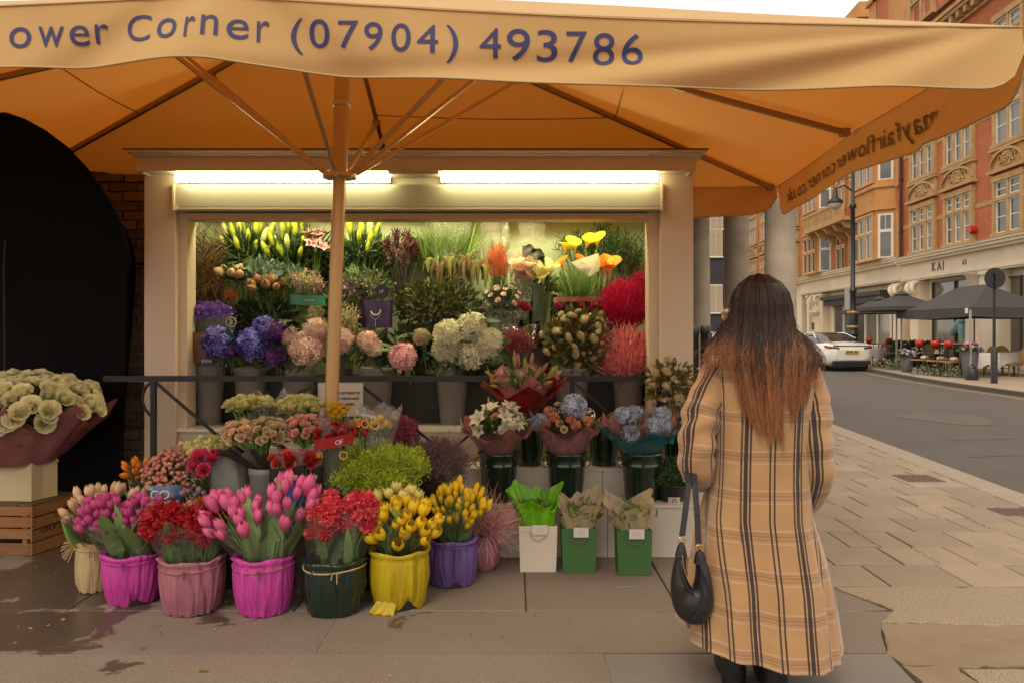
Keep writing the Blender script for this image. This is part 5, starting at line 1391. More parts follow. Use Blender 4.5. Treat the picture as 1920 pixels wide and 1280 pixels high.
# ------------------------------------------------------------------ flowers: single blooms on unit size meshes
GOLD = 2.399963
def petal_P(ns, nt, fn):
    P = np.zeros((ns + 1, nt + 1, 3))
    for i in range(ns + 1):
        for j in range(nt + 1): P[i, j] = fn(i / ns, -1 + 2 * j / nt)
    return P
def g_tulip(rs, openn=.35, wid=.62, point=.5, frill=0.0, layers=2):
    g = G(); 
    for L in range(layers):
        for k in range(3):
            base = k * 2.094 + L * 1.047 + rs.uniform(-.1, .1); op = openn * rs.uniform(.7, 1.3) * (1 if L else 1.1); hh = rs.uniform(.92, 1.04); fr = rs.uniform(0, 6)
            sc_ = 1.0 - .10 * L
            def fn(s, t):
                r = wid / 2 * sc_ * (math.sin(math.pi * min(1, .12 + s * .62)) ** .8)
                if s > .55: r = r + (op * wid / 2 - r) * ((s - .55) / .45) ** 1.6
                hw = 1.08 * (1 - max(0, (s - point) / (1 - point)) ** 2.2 * .93) * (min(1, s * 4 + .25))
                a = base + t * hw
                z = hh * (s - .05 * t * t * s) ; r *= 1 + frill * math.sin(t * 9 + fr) * s
                return (r * math.cos(a), r * math.sin(a), z + frill * .3 * math.sin(t * 11 + fr) * s)
            v, f = grid_vf(petal_P(6, 4, fn)); g.add(v, f, 0, True, np.repeat(rs.uniform(0, .5) + np.linspace(0, .5, 6), 4))
    return g
def g_rose(rs, layers=5, ruffle=.06, flat=1.0):
    g = G()
    for L in range(layers):
        q = L / (layers - 1); n = 3 + L
        for k in range(n):
            base = k * 6.283 / n + L * .7 + rs.uniform(-.15, .15); fr = rs.uniform(0, 6)
            R0 = .16 + .66 * q; H = 1.0 - .22 * q; lean = .02 + .22 * q
            def fn(s, t):
                hw = (3.14 / n) * 1.4 * (1 - .15 * s * s * abs(t))
                a = base + t * hw
                r = R0 * (.25 + .75 * math.sin(min(1, s * 1.1) * math.pi / 2)) + lean * max(0, s - .6) * 1.1 + ruffle * math.sin(t * 5 + fr) * s
                z = H * s * flat - .35 * q * max(0, s - .75) * 1.5 - .12 * t * t * s + ruffle * math.cos(t * 4 + fr) * s
                return (r * math.cos(a), r * math.sin(a), z)
            v, f = grid_vf(petal_P(4, 4, fn)); g.add(v, f, 0, True, np.repeat(np.clip(rs.uniform(-.1, .15) + np.linspace(0, .85, 4), 0, 1), 4))
    return g
FLOR = None
def floret_t(n=4, w=.55, cup=.15):
    v, f = [], []
    for k in range(n):
        a = k * 6.283 / n; c_, s_ = math.cos(a), math.sin(a); b = len(v)
        for (r, t, z) in ((.06, 0, 0), (.55, -w * .62, cup), (1.0, -w * .22, cup * .6), (1.0, w * .22, cup * .6), (.55, w * .62, cup), (.55, 0, cup * .3)):
            v.append((r * c_ - t * s_, r * s_ + t * c_, z))
        f += [(b, b + 1, b + 2, b + 5), (b, b + 5, b + 3, b + 4), (b + 5, b + 2, b + 3, b + 5)]
    f = [q[:3] + ((q[3],) if q[3] != q[0] else (q[2],)) for q in f]
    tris = []
    for q in f:
        if len(set(q)) == 4: tris += [(q[0], q[1], q[2]), (q[0], q[2], q[3])]
        else: tris.append(tuple(dict.fromkeys(q)))
    return np.array(v), np.array(tris)
FLO4 = floret_t(); FLO5 = floret_t(5, .45)
CUP = leaf_t(.9, .35, .12, 3, base=.2)
def g_hyd(rs, n=150, fs=.29):
    g = G(); v, f = ICO1; g.add(v * .8, f, 0, True, 0.0)
    i = np.arange(n); z = 1 - 1.75 * (i + .5) / n; th = i * GOLD; r = np.sqrt(np.maximum(0, 1 - z * z))
    d = np.stack([r * np.cos(th), r * np.sin(th), z], 1)
    lump = np.array([1 + .09 * noise.noise(Vector(q) * 2.2 + Vector((rs.random() * 9, 0, 0))) * 2 for q in d])
    pos = d * .9 * lump[:, None] + NR.randn(n, 3) * .02
    scatter(g, FLO4, pos, d + NR.randn(n, 3) * .42, fs * NR.uniform(.8, 1.2, n), a=np.clip(NR.rand(n) * 1.3 - .15, 0, 1))
    return g
def g_ruffle(rs, n=90, ps=.42, T=None):
    g = G(); v, f = ICO1; g.add(v * .62, f, 0, True, 0.0)
    i = np.arange(n); z = 1 - 1.6 * (i + .5) / n; th = i * GOLD; r = np.sqrt(np.maximum(0, 1 - z * z))
    d = np.stack([r * np.cos(th), r * np.sin(th), z], 1)
    scatter(g, T or CUP, d * .58, d + NR.randn(n, 3) * .35, ps * NR.uniform(.8, 1.25, n), sm=True, a=np.clip(NR.rand(n), 0, 1))
    return g
def g_bud(rs, w=.22, ridges=3):
    g = G(); prof = [(.25, 0), (.7, .12), (.95, .35), (1.0, .55), (.75, .8), (.35, .95), (.03, 1.0)]
    lathe(g, [(r * w / 2, z) for r, z in prof], seg=9, fr=lambda t, k: 1 + .13 * math.cos(t * ridges), a=.5)
    g.f = [(q, m, sm, np.clip(np.linspace(0, 1, len(aa)) * .7 + rs.uniform(0, .3), 0, 1)) for q, m, sm, aa in g.f]
    return g
def g_calla(rs):
    g = G(); P = np.zeros((9, 19, 3))
    for i in range(9):
        s = i / 8
        for j in range(19):
            a = j / 18 * 2 * math.pi * 1.02; rim = s ** 2.2
            r = .07 + .42 * rim * (1 + .55 * max(0, math.cos(a)) ** 2) + .05 * s + .03 * math.sin(3 * a + rs.random() * .2) * s
            P[i, j] = (r * math.cos(a), r * math.sin(a), s * .9 + .18 * rim * math.cos(a) - .1 * rim * abs(math.sin(a)))
    v, f = grid_vf(P); g.add(v, f, 0, True, np.repeat(np.linspace(0, 1, 8), 18)); tube(g, [(0, 0, .2), (0, 0, .75)], .04, 5, a=.9)
    return g
def g_lily(rs):
    g = G()
    for k in range(6):
        base = k * 1.047
        def fn(s, t):
            r = .08 + .75 * s ** 1.6; hw = .30 * math.sin(math.pi * min(1, s * .9 + .08)) + .02
            return (r * math.cos(base) - t * hw * math.sin(base), r * math.sin(base) + t * hw * math.cos(base), .85 * s - .35 * s ** 3 - .05 * t * t)
        v, f = grid_vf(petal_P(5, 2, fn)); g.add(v, f, 0, True, rs.uniform(.2, .9))
    for k in range(5):
        tube(g, [(0, 0, .2), (.12 * math.cos(k * 1.25), .12 * math.sin(k * 1.25), .8)], .012, 3, a=1.0)
    return g
def g_pod(rs, w=.75):
    g = G(); lathe(g, [(.12, 0), (w * .42, .12), (w * .5, .38), (w * .42, .62), (w * .16, .8), (.05, .88), (.07, 1.0), (.01, 1.0)], seg=12, fr=lambda t, k: 1 + .04 * math.cos(6 * t), a=rs.random()); return g
def g_spiky(rs, n=70):
    g = G(); i = np.arange(n); z = 1 - 1.3 * (i + .5) / n; th = i * GOLD; r = np.sqrt(np.maximum(0, 1 - z * z)); d = np.stack([r * np.cos(th), r * np.sin(th), z], 1)
    scatter(g, RIB3, d * .1, d + NR.randn(n, 3) * .15, .95); return g
_BM = {}
def blooms(kind, m, nv=3, **kw):
    key = (kind, m.name, tuple(sorted(kw.items())))
    if key not in _BM:
        fn = {'tulip': g_tulip, 'rose': g_rose, 'hyd': g_hyd, 'ruffle': g_ruffle, 'bud': g_bud, 'calla': g_calla, 'lily': g_lily, 'pod': g_pod, 'spiky': g_spiky}[kind]
        _BM[key] = [fn(random.Random(hash(kind) % 97 * 0 + 11 * i + 3), **kw).mesh(kind + '_bloom', [m]) for i in range(nv)]
    return _BM[key]
def Mdir(pos, d, sc, roll=None):
    Fm = frames(np.array([tuple(d)]), np.array([R.random() * 6.283 if roll is None else roll]))[0]
    M = Matrix.Identity(4)
    for i in range(3):
        for j in range(3): M[i][j] = Fm[i][j] * (sc[j] if hasattr(sc, '__len__') else sc)
    M.translation = Vector(tuple(pos)); return M
def dome(n, c, rx, ry, rz, D=(0, -.7, .72), cap=.78, jit=.08):
    D = Vector(D).normalized(); X = Vector((1, 0, 0)); Yv = D.cross(X).normalized(); out = []
    for i in range(n):
        cz = 1 - cap * (i + .5) / n; rr = math.sqrt(max(0, 1 - cz * cz)); th = i * GOLD + R.uniform(-.2, .2)
        d = X * (rr * math.cos(th)) + Yv * (rr * math.sin(th)) + D * cz
        d += Vector((R.gauss(0, jit), R.gauss(0, jit), R.gauss(0, jit)))
        out.append((Vector((c[0] + d.x * rx, c[1] + d.y * ry, c[2] + d.z * rz)), d.normalized()))
    return out

S_GREEN = mat('stem_green', (.17, .27, .06), rough=.5, transl=.1)
L_GREEN = green('fresh', (.075, .14, .03), (.13, .21, .055)); L_DARK = green('dark', (.025, .05, .015), (.05, .09, .028))
L_TUL = green('tulip', (.14, .26, .06), (.23, .37, .11), rough=.45); L_LIME = green('lime', (.40, .48, .03), (.58, .62, .06)); L_OLIVE = green('olive', (.10, .10, .03), (.16, .15, .05)); L_EUC = green('eucalyptus', (.13, .20, .15), (.22, .30, .24))
LEAFBIG = [leaf_t(.24, .35, .05, 6, base=.3), leaf_t(.2, .15, .06, 6, base=.3), leaf_t(.28, .5, .05, 6, base=.25)]
def leafmesh(m, i):
    key = ('leaf', m.name, i)
    if key not in _BM:
        g = G(); v, f = LEAFBIG[i]; g.add(v, f, 0, True, .3 + .3 * i); _BM[key] = g.mesh('leaf_blade', [m])
    return _BM[key]

def bunch(name, label, cat, c, r3, n, bm, size, base, bname='bloom', leafm=None, nleaf=0, leaflen=.22, filler=None, stem=True, D=(0, -.7, .72), cap=.78, group=None, up=.4, jit=.06, stemm=None, asp=1.0, stuffleaf=None):
    """one bunch of flowers; c centre of the heads, r3 radii, base where the stems gather"""
    t = thing(name, label, cat, base, group)
    pts = dome(n, c, r3[0], r3[1], r3[2], D, cap, jit); base = Vector(base)
    gs = G()
    for p, d in pts:
        dd = (d * (1 - up) + ((p - base).normalized() + Vector((0, 0, .3))) * up).normalized(); s = size * R.uniform(.76, 1.16)
        inst(bname, R.choice(bm), t, Mdir(p, dd, (s * asp, s * asp, s)))
        if stem: 
            b_ = base + Vector((R.uniform(-.03, .03), R.uniform(-.03, .03), 0)); mid = b_.lerp(p, .55) + Vector((0, 0, .0)) - dd * .02
            tube(gs, [b_, mid, p + dd * s * .04], .0042, 4, cap=False)
    if stem: obj('stems', gs, stemm or S_GREEN, t, kind='stuff')
    for k in range(nleaf):
        a = R.uniform(0, 6.283); b_ = base + Vector((.05 * math.cos(a), .05 * math.sin(a), R.uniform(-.02, .06)))
        d = Vector((math.cos(a) * r3[0] * R.uniform(.1, .8), math.sin(a) * r3[1] * .8, (c[2] - base.z) * R.uniform(.75, 1.1))).normalized()
        inst('leaf', leafmesh(leafm, R.randrange(3)), t, Mdir(b_, d, leaflen * R.uniform(.7, 1.15), roll=None))
    if filler:
        fm, T, cnt, fs = filler; d = NR.randn(cnt, 3); d /= np.linalg.norm(d, axis=1)[:, None]; rad = NR.rand(cnt, 1) ** .5
        P = np.array([c[0], c[1], c[2]]) + d * rad * np.array(r3) * .92 - np.array([0, 0, r3[2] * .25])
        g = G(); scatter(g, T, P, d + np.array([0, -.2, .6]), fs * NR.uniform(.7, 1.3, cnt)); obj('foliage', g, fm, t, kind='stuff')
    return t
def spraything(name, label, cat, base, c, r3, ntip, per, T, size, mts, stemm=None, spread=.05, part='flower_spray', D=(0, -.5, .85), cap=1.0, along=.5, group=None, stemr=.0025, leaf=None, up=.6, extra=None, roll=None):
    """a bunch made of many fine sprays"""
    t = thing(name, label, cat, base, group); pts = dome(ntip, c, r3[0], r3[1], r3[2], D, cap, .12); B = Vector(base); gs = G(); g = G()
    for p, d in pts:
        p = p.lerp(Vector(c), R.random() ** 2 * .6)
        b_ = B + Vector((R.uniform(-.03, .03), R.uniform(-.03, .03), 0)); tube(gs, [b_, b_.lerp(p, .6) + Vector((R.gauss(0, .01), 0, 0)), p], stemr, 3, cap=False)
        ax = (p - B).normalized()
        q = NR.randn(per, 3) * spread * np.array([.7, .7, .7]); L = NR.rand(per, 1) * along
        P = np.array(p) - np.array(ax) * L * (p - B).length * .5 + q
        dd = q / spread * .5 + np.array(ax) * up + NR.randn(per, 3) * .3
        mi = R.randrange(len(mts))
        scatter(g, T, P, dd, size * NR.uniform(.6, 1.3, per), mi, roll=roll)
    obj('stems', gs, stemm or S_GREEN, t, kind='stuff'); obj(part, g, mts, t, kind='stuff')
    if leaf:
        lm, LT, cnt, ls = leaf; g = G(); d = NR.randn(cnt, 3); d /= np.linalg.norm(d, axis=1)[:, None]
        P = np.array(c) + d * NR.rand(cnt, 1) ** .4 * np.array(r3) * .95; scatter(g, LT, P, d + np.array([0, -.2, .4]), ls * NR.uniform(.6, 1.3, cnt)); obj('foliage', g, lm, t, kind='stuff')
    return t
def sleeve(parent, c0, z1, r0, r1, m, seg=44, sq=.8, zig=.02, tilt=(0, 0), name='sleeve', front_dip=0.0, rows=10, wr=.03, flop=0.0, k=0, world=True):
    """conical sleeve open at the top, c0 = bottom centre"""
    h = z1 - c0[2]; P = np.zeros((rows + 1, seg, 3)); ph = R.random() * 6
    nz = 5 + k
    for i in range(rows + 1):
        s = i / rows
        for j in range(seg):
            a = j / seg * 2 * math.pi
            w = wr * (math.sin(a * 7 + ph + s * 2) + .6 * math.sin(a * 13 + ph * 2 - s)) * (.3 + s)
            pk = (abs(((a * nz / 6.283 + ph) % 1) - .5) * 2 - .5) * 2
            r = (r0 + (r1 - r0) * s ** .85) * (1 + w) + flop * max(0, s - .7) * (.6 + .5 * pk)
            z = c0[2] + h * s + s ** 3 * (zig * pk - front_dip * max(0, -math.sin(a)))
            P[i, j] = (c0[0] + tilt[0] * s + r * math.cos(a), c0[1] + tilt[1] * s + r * sq * math.sin(a), z)
    v, f = grid_vf(P, wrapv=True); g = G(); g.add(v, f[:, ::-1], 0, True); return obj(name, g, m, parent)
CEL = cello('cellophane', (.98, .98, .96), .025, .6); CELH = cello('cellophane_cloudy', (.95, .94, .91), .12, .6)

# ------------------------------------------------------------------ buckets
m_grey = mat('grey_bucket', (.20, .185, .17), rough=.5, namt=.4, nscale=3); m_dgreen = mat('green_enamel', (.010, .022, .012), rough=.22, coat=.5)
def bucket(label, x, y, z0, h, rt, rb, m, group=None, handles=False, name='flower_bucket', foot=False):
    t = thing(name, label, 'bucket', (x, y, z0), group)
    g = G(); pr = [(rb, 0), (rb + (rt - rb) * .3, h * .3)]
    if handles: pr += [(rb + (rt - rb) * .72, h * .72), (rb + (rt - rb) * .74 + .004, h * .735), (rb + (rt - rb) * .76, h * .75)]
    pr += [(rt * .985, h * .93), (rt + .006, h * .95), (rt + .006, h), (rt - .006, h), (rt - .012, h * .9), (rb * .9, .03)]
    lathe(g, pr, (x, y, z0), 28, capb=True); obj('body', g, m, t)
    g = G(); lathe(g, [(.002, h * .82), (rt * .93, h * .82)], (x, y, z0), 20); obj('water', g, mat('dark_water', (.01, .012, .01), rough=.1), t)
    if foot: g = G(); lathe(g, [(rb * 1.25, 0), (rb * 1.25, .01), (rb * 1.02, .03), (rb, .05)], (x, y, z0), 28); obj('foot', g, m, t)
    if handles:
        for s in (-1, 1):
            g = G(); q = [(x + s * (rt * .95 + .03 * math.sin(a)), y, z0 + h * .78 + .035 * math.cos(a)) for a in np.linspace(0, math.pi, 9)]; tube(g, q, .004, 5); obj('handle', g, m, t)
    return t
def wrapped(label, px, pyb, pyt, wt, wb, m, tie=None, tiem=None, Yoff=0.0, seed=0, hem=False, torn=None, raffia=False):
    """plastic bucket wrapped in pleated tissue: px centre, front base row, rim row, widths in photo pixels"""
    Yf = GY(pyb); r_b = wb / 2 / F * Yf; Y = Yf + r_b; r_t = wt / 2 / F * Y; h = ZZ(pyt, Y - r_t); x = XX(px, Y)
    t = thing('wrapped_bucket', label, 'flower bucket', (x, Y, 0), 'tissue wrapped buckets')
    g = G(); lathe(g, [(r_b * .92, 0.002), (r_t * .9, h * .97), (r_t * .86, h * .97), (r_b * .8, .03)], (x, Y, 0), 28, capb=True); obj('bucket', g, mat('black_plastic', (.015, .015, .015), rough=.5), t)
    rs = random.Random(seed + 5); N = 170; rows = 22; P = np.zeros((rows, N, 3)); ph = [rs.random() * 6 for _ in range(8)]
    cr_ = [(rs.uniform(0, 6.283), rs.uniform(-.35, .35), rs.uniform(.018, .06), rs.uniform(.4, 1.3) * rs.choice((-1, -1, 1)), rs.uniform(-.3, .8)) for _ in range(64)]
    zt = h * .86
    prof = []
    for i in range(rows):
        s = i / (rows - 1)
        if s < .78: u = s / .78; z = u * zt; r = r_b + (r_t - r_b) * u ** .9 + .012 * math.sin(math.pi * u); pl = .028 + .02 * (1 - u)
        elif s < .86: u = (s - .78) / .08; z = zt + u * h * .05; r = r_t * (1 - .02 * math.sin(u * math.pi)); pl = .016
        else: u = (s - .86) / .14; z = h * .91 + math.sin(u * math.pi * .85) * h * .09; r = r_t * (1.02 + .09 * math.sin(u * math.pi)) - .03 * u * u; pl = .03
        for j in range(N):
            a = j / N * 2 * math.pi
            w = .35 * math.sin(3 * a + ph[0]) + .3 * math.sin(7 * a + ph[1])
            for (ak, sl_, wk, dk, s0_) in cr_:
                dd_ = (a - ak - sl_ * s + math.pi) % (2 * math.pi) - math.pi
                if abs(dd_) < 3 * wk: w += 1.5 * dk * (1 - abs(dd_) / (3 * wk)) ** 2 * (.35 + .65 * min(1, abs(s - s0_) * 2))
            rr = r * (1 + pl * w); zz = z + (.006 * math.sin(5 * a + ph[4]) if i > 0 and s > .86 else 0)
            if i == 0: zz = .002 + .006 * max(0, math.sin(11 * a + ph[5]))
            if torn and i < 5:
                da = abs((a - torn[0] + math.pi) % (2 * math.pi) - math.pi); zz += torn[1] * math.exp(-(da / .22) ** 2) * (1 - i / 5)
            P[i, j] = (x + rr * math.cos(a), Y + rr * math.sin(a), zz)
    v, f = grid_vf(P, wrapv=True); g = G(); g.add(v, f[:, ::-1], 0, True, .5); obj('tissue_wrap', g, m, t)
    if tie is not None:
        g = G(); q = []
        for k_ in range(49):
            a = k_ / 48 * 6.283; rr = r_t * 1.035; q.append((x + rr * math.cos(a), Y + rr * math.sin(a), h * tie + .006 * math.sin(a * 2 + seed)))
        tube(g, q, .004, 5)
        for k_ in range(2): tube(g, [(x + .01, Y - r_t * 1.04, h * tie), (x + .03 + .02 * k_, Y - r_t * 1.12, h * tie + .01), (x + .02 + .03 * k_, Y - r_t * 1.05, h * tie - .03 - .02 * k_)], .0035, 4)
        if raffia:
            for k_ in range(26):
                d = Vector((R.uniform(-1, -.1), R.uniform(-.7, .1), R.uniform(-.6, .9))).normalized(); b_ = Vector((x - r_t * .85, Y - r_t * .5, h * tie + .01))
                tube(g, [b_, b_ + d * .035 + Vector((0, 0, .01)), b_ + d * .075 + Vector((0, 0, -.012))], .0018, 3)
        obj('tie', g, tiem, t)
    return t, x, Y, h, r_t
def tissue(name, c, c2=None, tr=.16, rough=.4):
    return mat('tissue_' + name, c, rough=rough, transl=tr, bump=1.0, bscale=38, namt=.7, nscale=22, nstretch=(1, 1, .22), c3=tuple(q * .66 for q in c), spec=.45)
T_MAG = tissue('magenta', (.62, .065, .36)); T_MAUVE = tissue('mauve', (.42, .16, .20)); T_YEL = tissue('yellow', (.55, .40, .012)); T_PUR = tissue('violet', (.17, .105, .33)); T_CRM = tissue('cream', (.60, .45, .23)); T_GRN = mat('dark_green_foil', (.006, .020, .013), rough=.2, bump=.4, bscale=20, coat=.4)
T_ROSE = tissue('dusky_pink', (.46, .17, .17)); T_RED = tissue('deep_red', (.24, .012, .015)); T_TEAL = tissue('teal', (.012, .20, .24)); T_LIME = tissue('lime', (.17, .50, .008)); T_IVORY = tissue('ivory', (.56, .45, .27), tr=.4); T_PINK = tissue('salmon', (.55, .20, .18))
raff = mat('raffia', (.50, .33, .15), rough=.7)

P_CREAM = petal('cream', (.66, .50, .28), (.80, .60, .40)); P_PEACH = petal('peach', (.72, .42, .22), (.80, .60, .40)); P_MAGT = petal('magenta', (.42, .035, .16), (.60, .09, .27)); P_REDY = petal('red', (.36, .008, .012), (.52, .03, .03)); P_REDT = petal('redtip', (.36, .006, .018), (.50, .02, .035)); P_REDG = petal('redgold', (.36, .010, .018), (.60, .28, .10)); P_PINKT = petal('pink', (.60, .05, .20), (.84, .20, .38))
P_CORAL = petal('coral', (.60, .035, .06), (.78, .14, .14)); P_YEL = petal('yellow', (.80, .50, .010), (.86, .62, .03)); P_YEL2 = petal('pale_yellow', (.62, .52, .12), (.78, .66, .22)); P_LEM = petal('lemon', (.66, .63, .24), (.74, .72, .34)); P_ORT = petal('orange', (.75, .14, .012), (.82, .32, .03))
P_HBLUE = petal('blue', (.06, .05, .30), (.30, .27, .74)); P_HPUR = petal('purple', (.09, .02, .18), (.36, .12, .50)); P_BLUSH = petal('blush', (.72, .42, .36), (.96, .76, .68)); P_HPINK = petal('rosepink', (.62, .26, .31), (.94, .64, .66)); P_WHITE = petal('white', (.62, .58, .36), (.92, .89, .72)); P_HOT = petal('hot', (.62, .02, .12), (.78, .08, .20)); P_DRED = petal('darkred', (.25, .005, .02), (.36, .02, .05)); P_BURG = petal('burgundy', (.20, .02, .06), (.32, .06, .11)); P_PSPR = petal('spraypink', (.66, .26, .22), (.80, .44, .34)); P_PALEB = petal('paleblue', (.26, .30, .42), (.58, .62, .74)); P_LIL = petal('lilac', (.34, .15, .34), (.50, .28, .46))

# front row of wrapped tulip buckets ------------------------------------------------
FRONT = [
 ('cream tissue bucket tied with raffia, leftmost of the front row', 178, 1113, 1018, 62, 54, T_CRM, .84, raff, dict(raffia=True)),
 ('bright magenta tissue bucket at the left, touching the cream one', 251, 1139, 1046, 106, 88, T_MAG, .88, T_MAG, dict(torn=(5.3, .035))),
 ('dusky mauve-pink tissue bucket under the red parrot tulips', 362, 1158, 1056, 114, 98, T_MAUVE, .84, T_ROSE, {}),
 ('bright magenta tissue bucket under the tall pink tulips', 496, 1159, 1052, 110, 94, T_MAG, .82, T_MAUVE, {}),
 ('glossy dark green wrapped bucket tied with raffia', 628, 1160, 1058, 112, 100, T_GRN, .84, raff, {}),
 ('yellow tissue bucket with a torn trailing hem', 749, 1147, 1040, 110, 98, T_YEL, None, None, dict(torn=(5.2, .05))),
 ('violet tissue bucket tied with cord, rightmost of the front row', 849, 1104, 1017, 92, 80, T_PUR, .86, T_PUR, dict(torn=(4.9, .03)))]
FB = []
for i, (lab, px, pb, pt, wt, wb, m, tie, tm, kw) in enumerate(FRONT):
    FB.append(wrapped(lab, px, pb, pt, wt, wb, m, tie, tm, seed=i * 7, **kw))
t = FB[5][0]; x, Y, h, rt = FB[5][1:]
g = G(); P = np.zeros((6, 10, 3))
for i in range(6):
    for j in range(10): P[i, j] = (x - .10 - .05 * i / 5 * (1 - j / 12) + .012 * j, Y - .125 - .035 * i / 5 - .004 * j, .055 - .052 * math.sin(i / 5 * 1.57) + .004 * math.sin(j * 2 + i))
v, f = grid_vf(P); g.add(v, f, 0, True); obj('trailing_hem', g, T_YEL, t)

def tulips(i, label, x0, x1, y0, y1, n, bm, size, dy=0.0, asp=1.0, sl=True, lm=L_TUL, nl=14, cap=.8, bname='tulip', up=.78, dx=0, name='tulip_bunch', cl=CEL, ll=.27):
    t_, bx, bY, bh, brt = FB[i]; Y = bY + dy - .02
    c = W((x0 + x1) / 2, (y0 + y1) / 2, Y); c.z -= size * .45; rx, rz = (x1 - x0) / 2 / F * Y - size * .3, (y1 - y0) / 2 / F * Y
    base = (bx + dx, bY + dy * .5, bh * .78)
    t = bunch(name, label, 'tulips', (c.x, c.y, c.z - rz * .35), (rx, rx * .62, rz * 1.15), n, bm, size, base, bname, lm, nl, ll, cap=cap, up=up, asp=asp, group='tulip bunches', jit=.09)
    if sl:
        sl_ = sleeve(t, (bx + dx, bY + dy * .5, bh * .85), c.z - rz * .2 + R.uniform(0, .05), brt * .62, rx * 1.10 + .02, cl, tilt=(c.x - bx - dx, Y - bY), zig=.03, sq=.85, name='cellophane_sleeve')
    return t
tulips(0, 'cream and peach striped tulips, leftmost bunch of the front row', 128, 292, 905, 985, 44, blooms('tulip', P_PEACH), .078, asp=.85)
tulips(1, 'magenta tulips at the left in the magenta bucket, left bunch', 152, 236, 925, 995, 26, blooms('tulip', P_MAGT, wid=.7), .068, dx=-.04, nl=9)
tulips(1, 'magenta tulips behind crumpled film, right bunch in the magenta bucket at the left', 232, 305, 925, 985, 24, blooms('tulip', P_MAGT, wid=.7), .068, dx=.05, dy=.03, nl=9)
tulips(2, 'red parrot tulips edged yellow, left bunch in the mauve bucket', 272, 355, 940, 1000, 26, blooms('ruffle', P_REDT, n=44, ps=.62) + blooms('ruffle', P_REDG, nv=1, n=44, ps=.62), .042, dx=-.05, nl=9)
tulips(2, 'red parrot tulips edged yellow, right bunch in the mauve bucket', 340, 420, 935, 1000, 26, blooms('ruffle', P_REDT, n=44, ps=.62) + blooms('ruffle', P_REDG, nv=1, n=44, ps=.62), .042, dx=.05, nl=9)
tulips(3, 'tall pink tulips in the middle magenta bucket, left spreading bunch', 385, 505, 915, 995, 23, blooms('tulip', P_PINKT, openn=.3, wid=.58), .108, dx=-.04, nl=14, asp=.95, ll=.33)
tulips(3, 'tall pink tulips in the middle magenta bucket, right and highest bunch', 500, 600, 893, 975, 17, blooms('tulip', P_PINKT, openn=.3, wid=.58), .110, dx=.05, nl=12, asp=.95, ll=.36)
tulips(4, 'coral red double tulips, left bunch in the dark green bucket', 572, 645, 920, 1000, 14, blooms('ruffle', P_CORAL, n=110, ps=.38), .05, dx=-.05, nl=6)
tulips(4, 'coral red double tulips, right bunch in the dark green bucket', 640, 712, 918, 985, 13, blooms('ruffle', P_CORAL, n=110, ps=.38), .05, dx=.05, dy=.02, nl=6)
tulips(5, 'bright yellow tulips in front in the yellow bucket', 692, 832, 935, 1005, 36, blooms('tulip', P_YEL, openn=.6, wid=.78, frill=.05), .078, nl=16)
tulips(5, 'paler creamy yellow double tulips at the back of the yellow bucket', 695, 800, 908, 955, 11, blooms('tulip', P_YEL2, openn=.7, wid=.95), .078, dy=.10, nl=4, sl=False)
tulips(6, 'slim yellow tulips in the violet bucket', 808, 915, 900, 975, 60, blooms('tulip', P_YEL, openn=.25, wid=.5), .072, nl=22)

# pink bleached twigs in a mauve wrap beside the violet bucket
x, Y = XX(905, 4.62), 4.62
t = thing('pink_twig_bunch', 'pale pink curly twigs in a mauve wrapped pot beside the violet bucket', 'twigs', (x, Y, 0))
g = G()
for k in range(230):
    d = Vector((R.gauss(.25, .55), R.uniform(-.7, .3), R.uniform(.15, 1))).normalized(); p = Vector((x, Y, .2)); q = [p.copy()]; ax = Vector((R.gauss(0, 1), R.gauss(0, 1), R.gauss(0, 1))).normalized()
    for s in range(7): d = (Matrix.Rotation(R.gauss(0, .45), 3, ax) @ d + Vector((R.gauss(0, .12), R.gauss(0, .12), R.gauss(0, .12)))).normalized(); p = p + d * R.uniform(.03, .062); q.append(p.copy())
    tube(g, q, np.linspace(.003, .001, 8), 3, cap=False)
obj('twigs', g, mat('pink_twig', (.60, .30, .28), rough=.6), t, kind='stuff')
g = G(); lathe(g, [(.07, .003), (.1, .05), (.11, .12), (.09, .18), (.06, .21)], (x, Y, 0), 40, fr=lambda a, k: 1 + .05 * math.sin(7 * a + k)); obj('tissue_wrap', g, T_MAUVE, t)

# ------------------------------------------------------------------ middle row
def gb(px, Y, z0, pyt, wpx, label, m=None, rb=.72, **kw):
    x = XX(px, Y); rt = wpx / 2 / F * Y; h = ZZ(pyt, Y - rt) - z0
    return bucket(label, x, Y, z0, h, rt, rt * rb, m or m_grey, **kw), x, Y, z0 + h
_, bx1, by1, bz1 = gb(500, 4.30, 0, 880, 62, 'tall grey bucket under the peach spray roses', group='grey buckets on the pavement', rb=.72)
_, bx2, by2, bz2 = gb(560, 4.22, 0, 985, 40, 'tall grey bucket between the magenta and dark green wrapped buckets', group='grey buckets on the pavement', foot=True, rb=.6)
_, bx3, by3, bz3 = gb(430, 4.32, 0, 960, 60, 'black tall bucket behind the mauve and magenta wrapped buckets', m=mat('black_plastic', (.015, .015, .015)), group='black buckets behind the front row')
_, bx4, by4, bz4 = gb(700, 4.30, 0, 955, 62, 'black tall bucket holding the lime green filler', m=MATS['black_plastic'], group='black buckets behind the front row')
_, bx5, by5, bz5 = gb(800, 4.55, 0, 930, 62, 'black bucket holding the dusky purple sea lavender', m=MATS['black_plastic'], group='black buckets behind the front row')
_, bx6, by6, bz6 = gb(330, 4.42, 0, 965, 70, 'black bucket behind the magenta and mauve wrapped ones', m=MATS['black_plastic'], group='black buckets behind the front row')
_, bx7, by7, bz7 = gb(620, 4.35, 0, 940, 60, 'black bucket under the printed flower sleeves', m=MATS['black_plastic'], group='black buckets behind the front row')
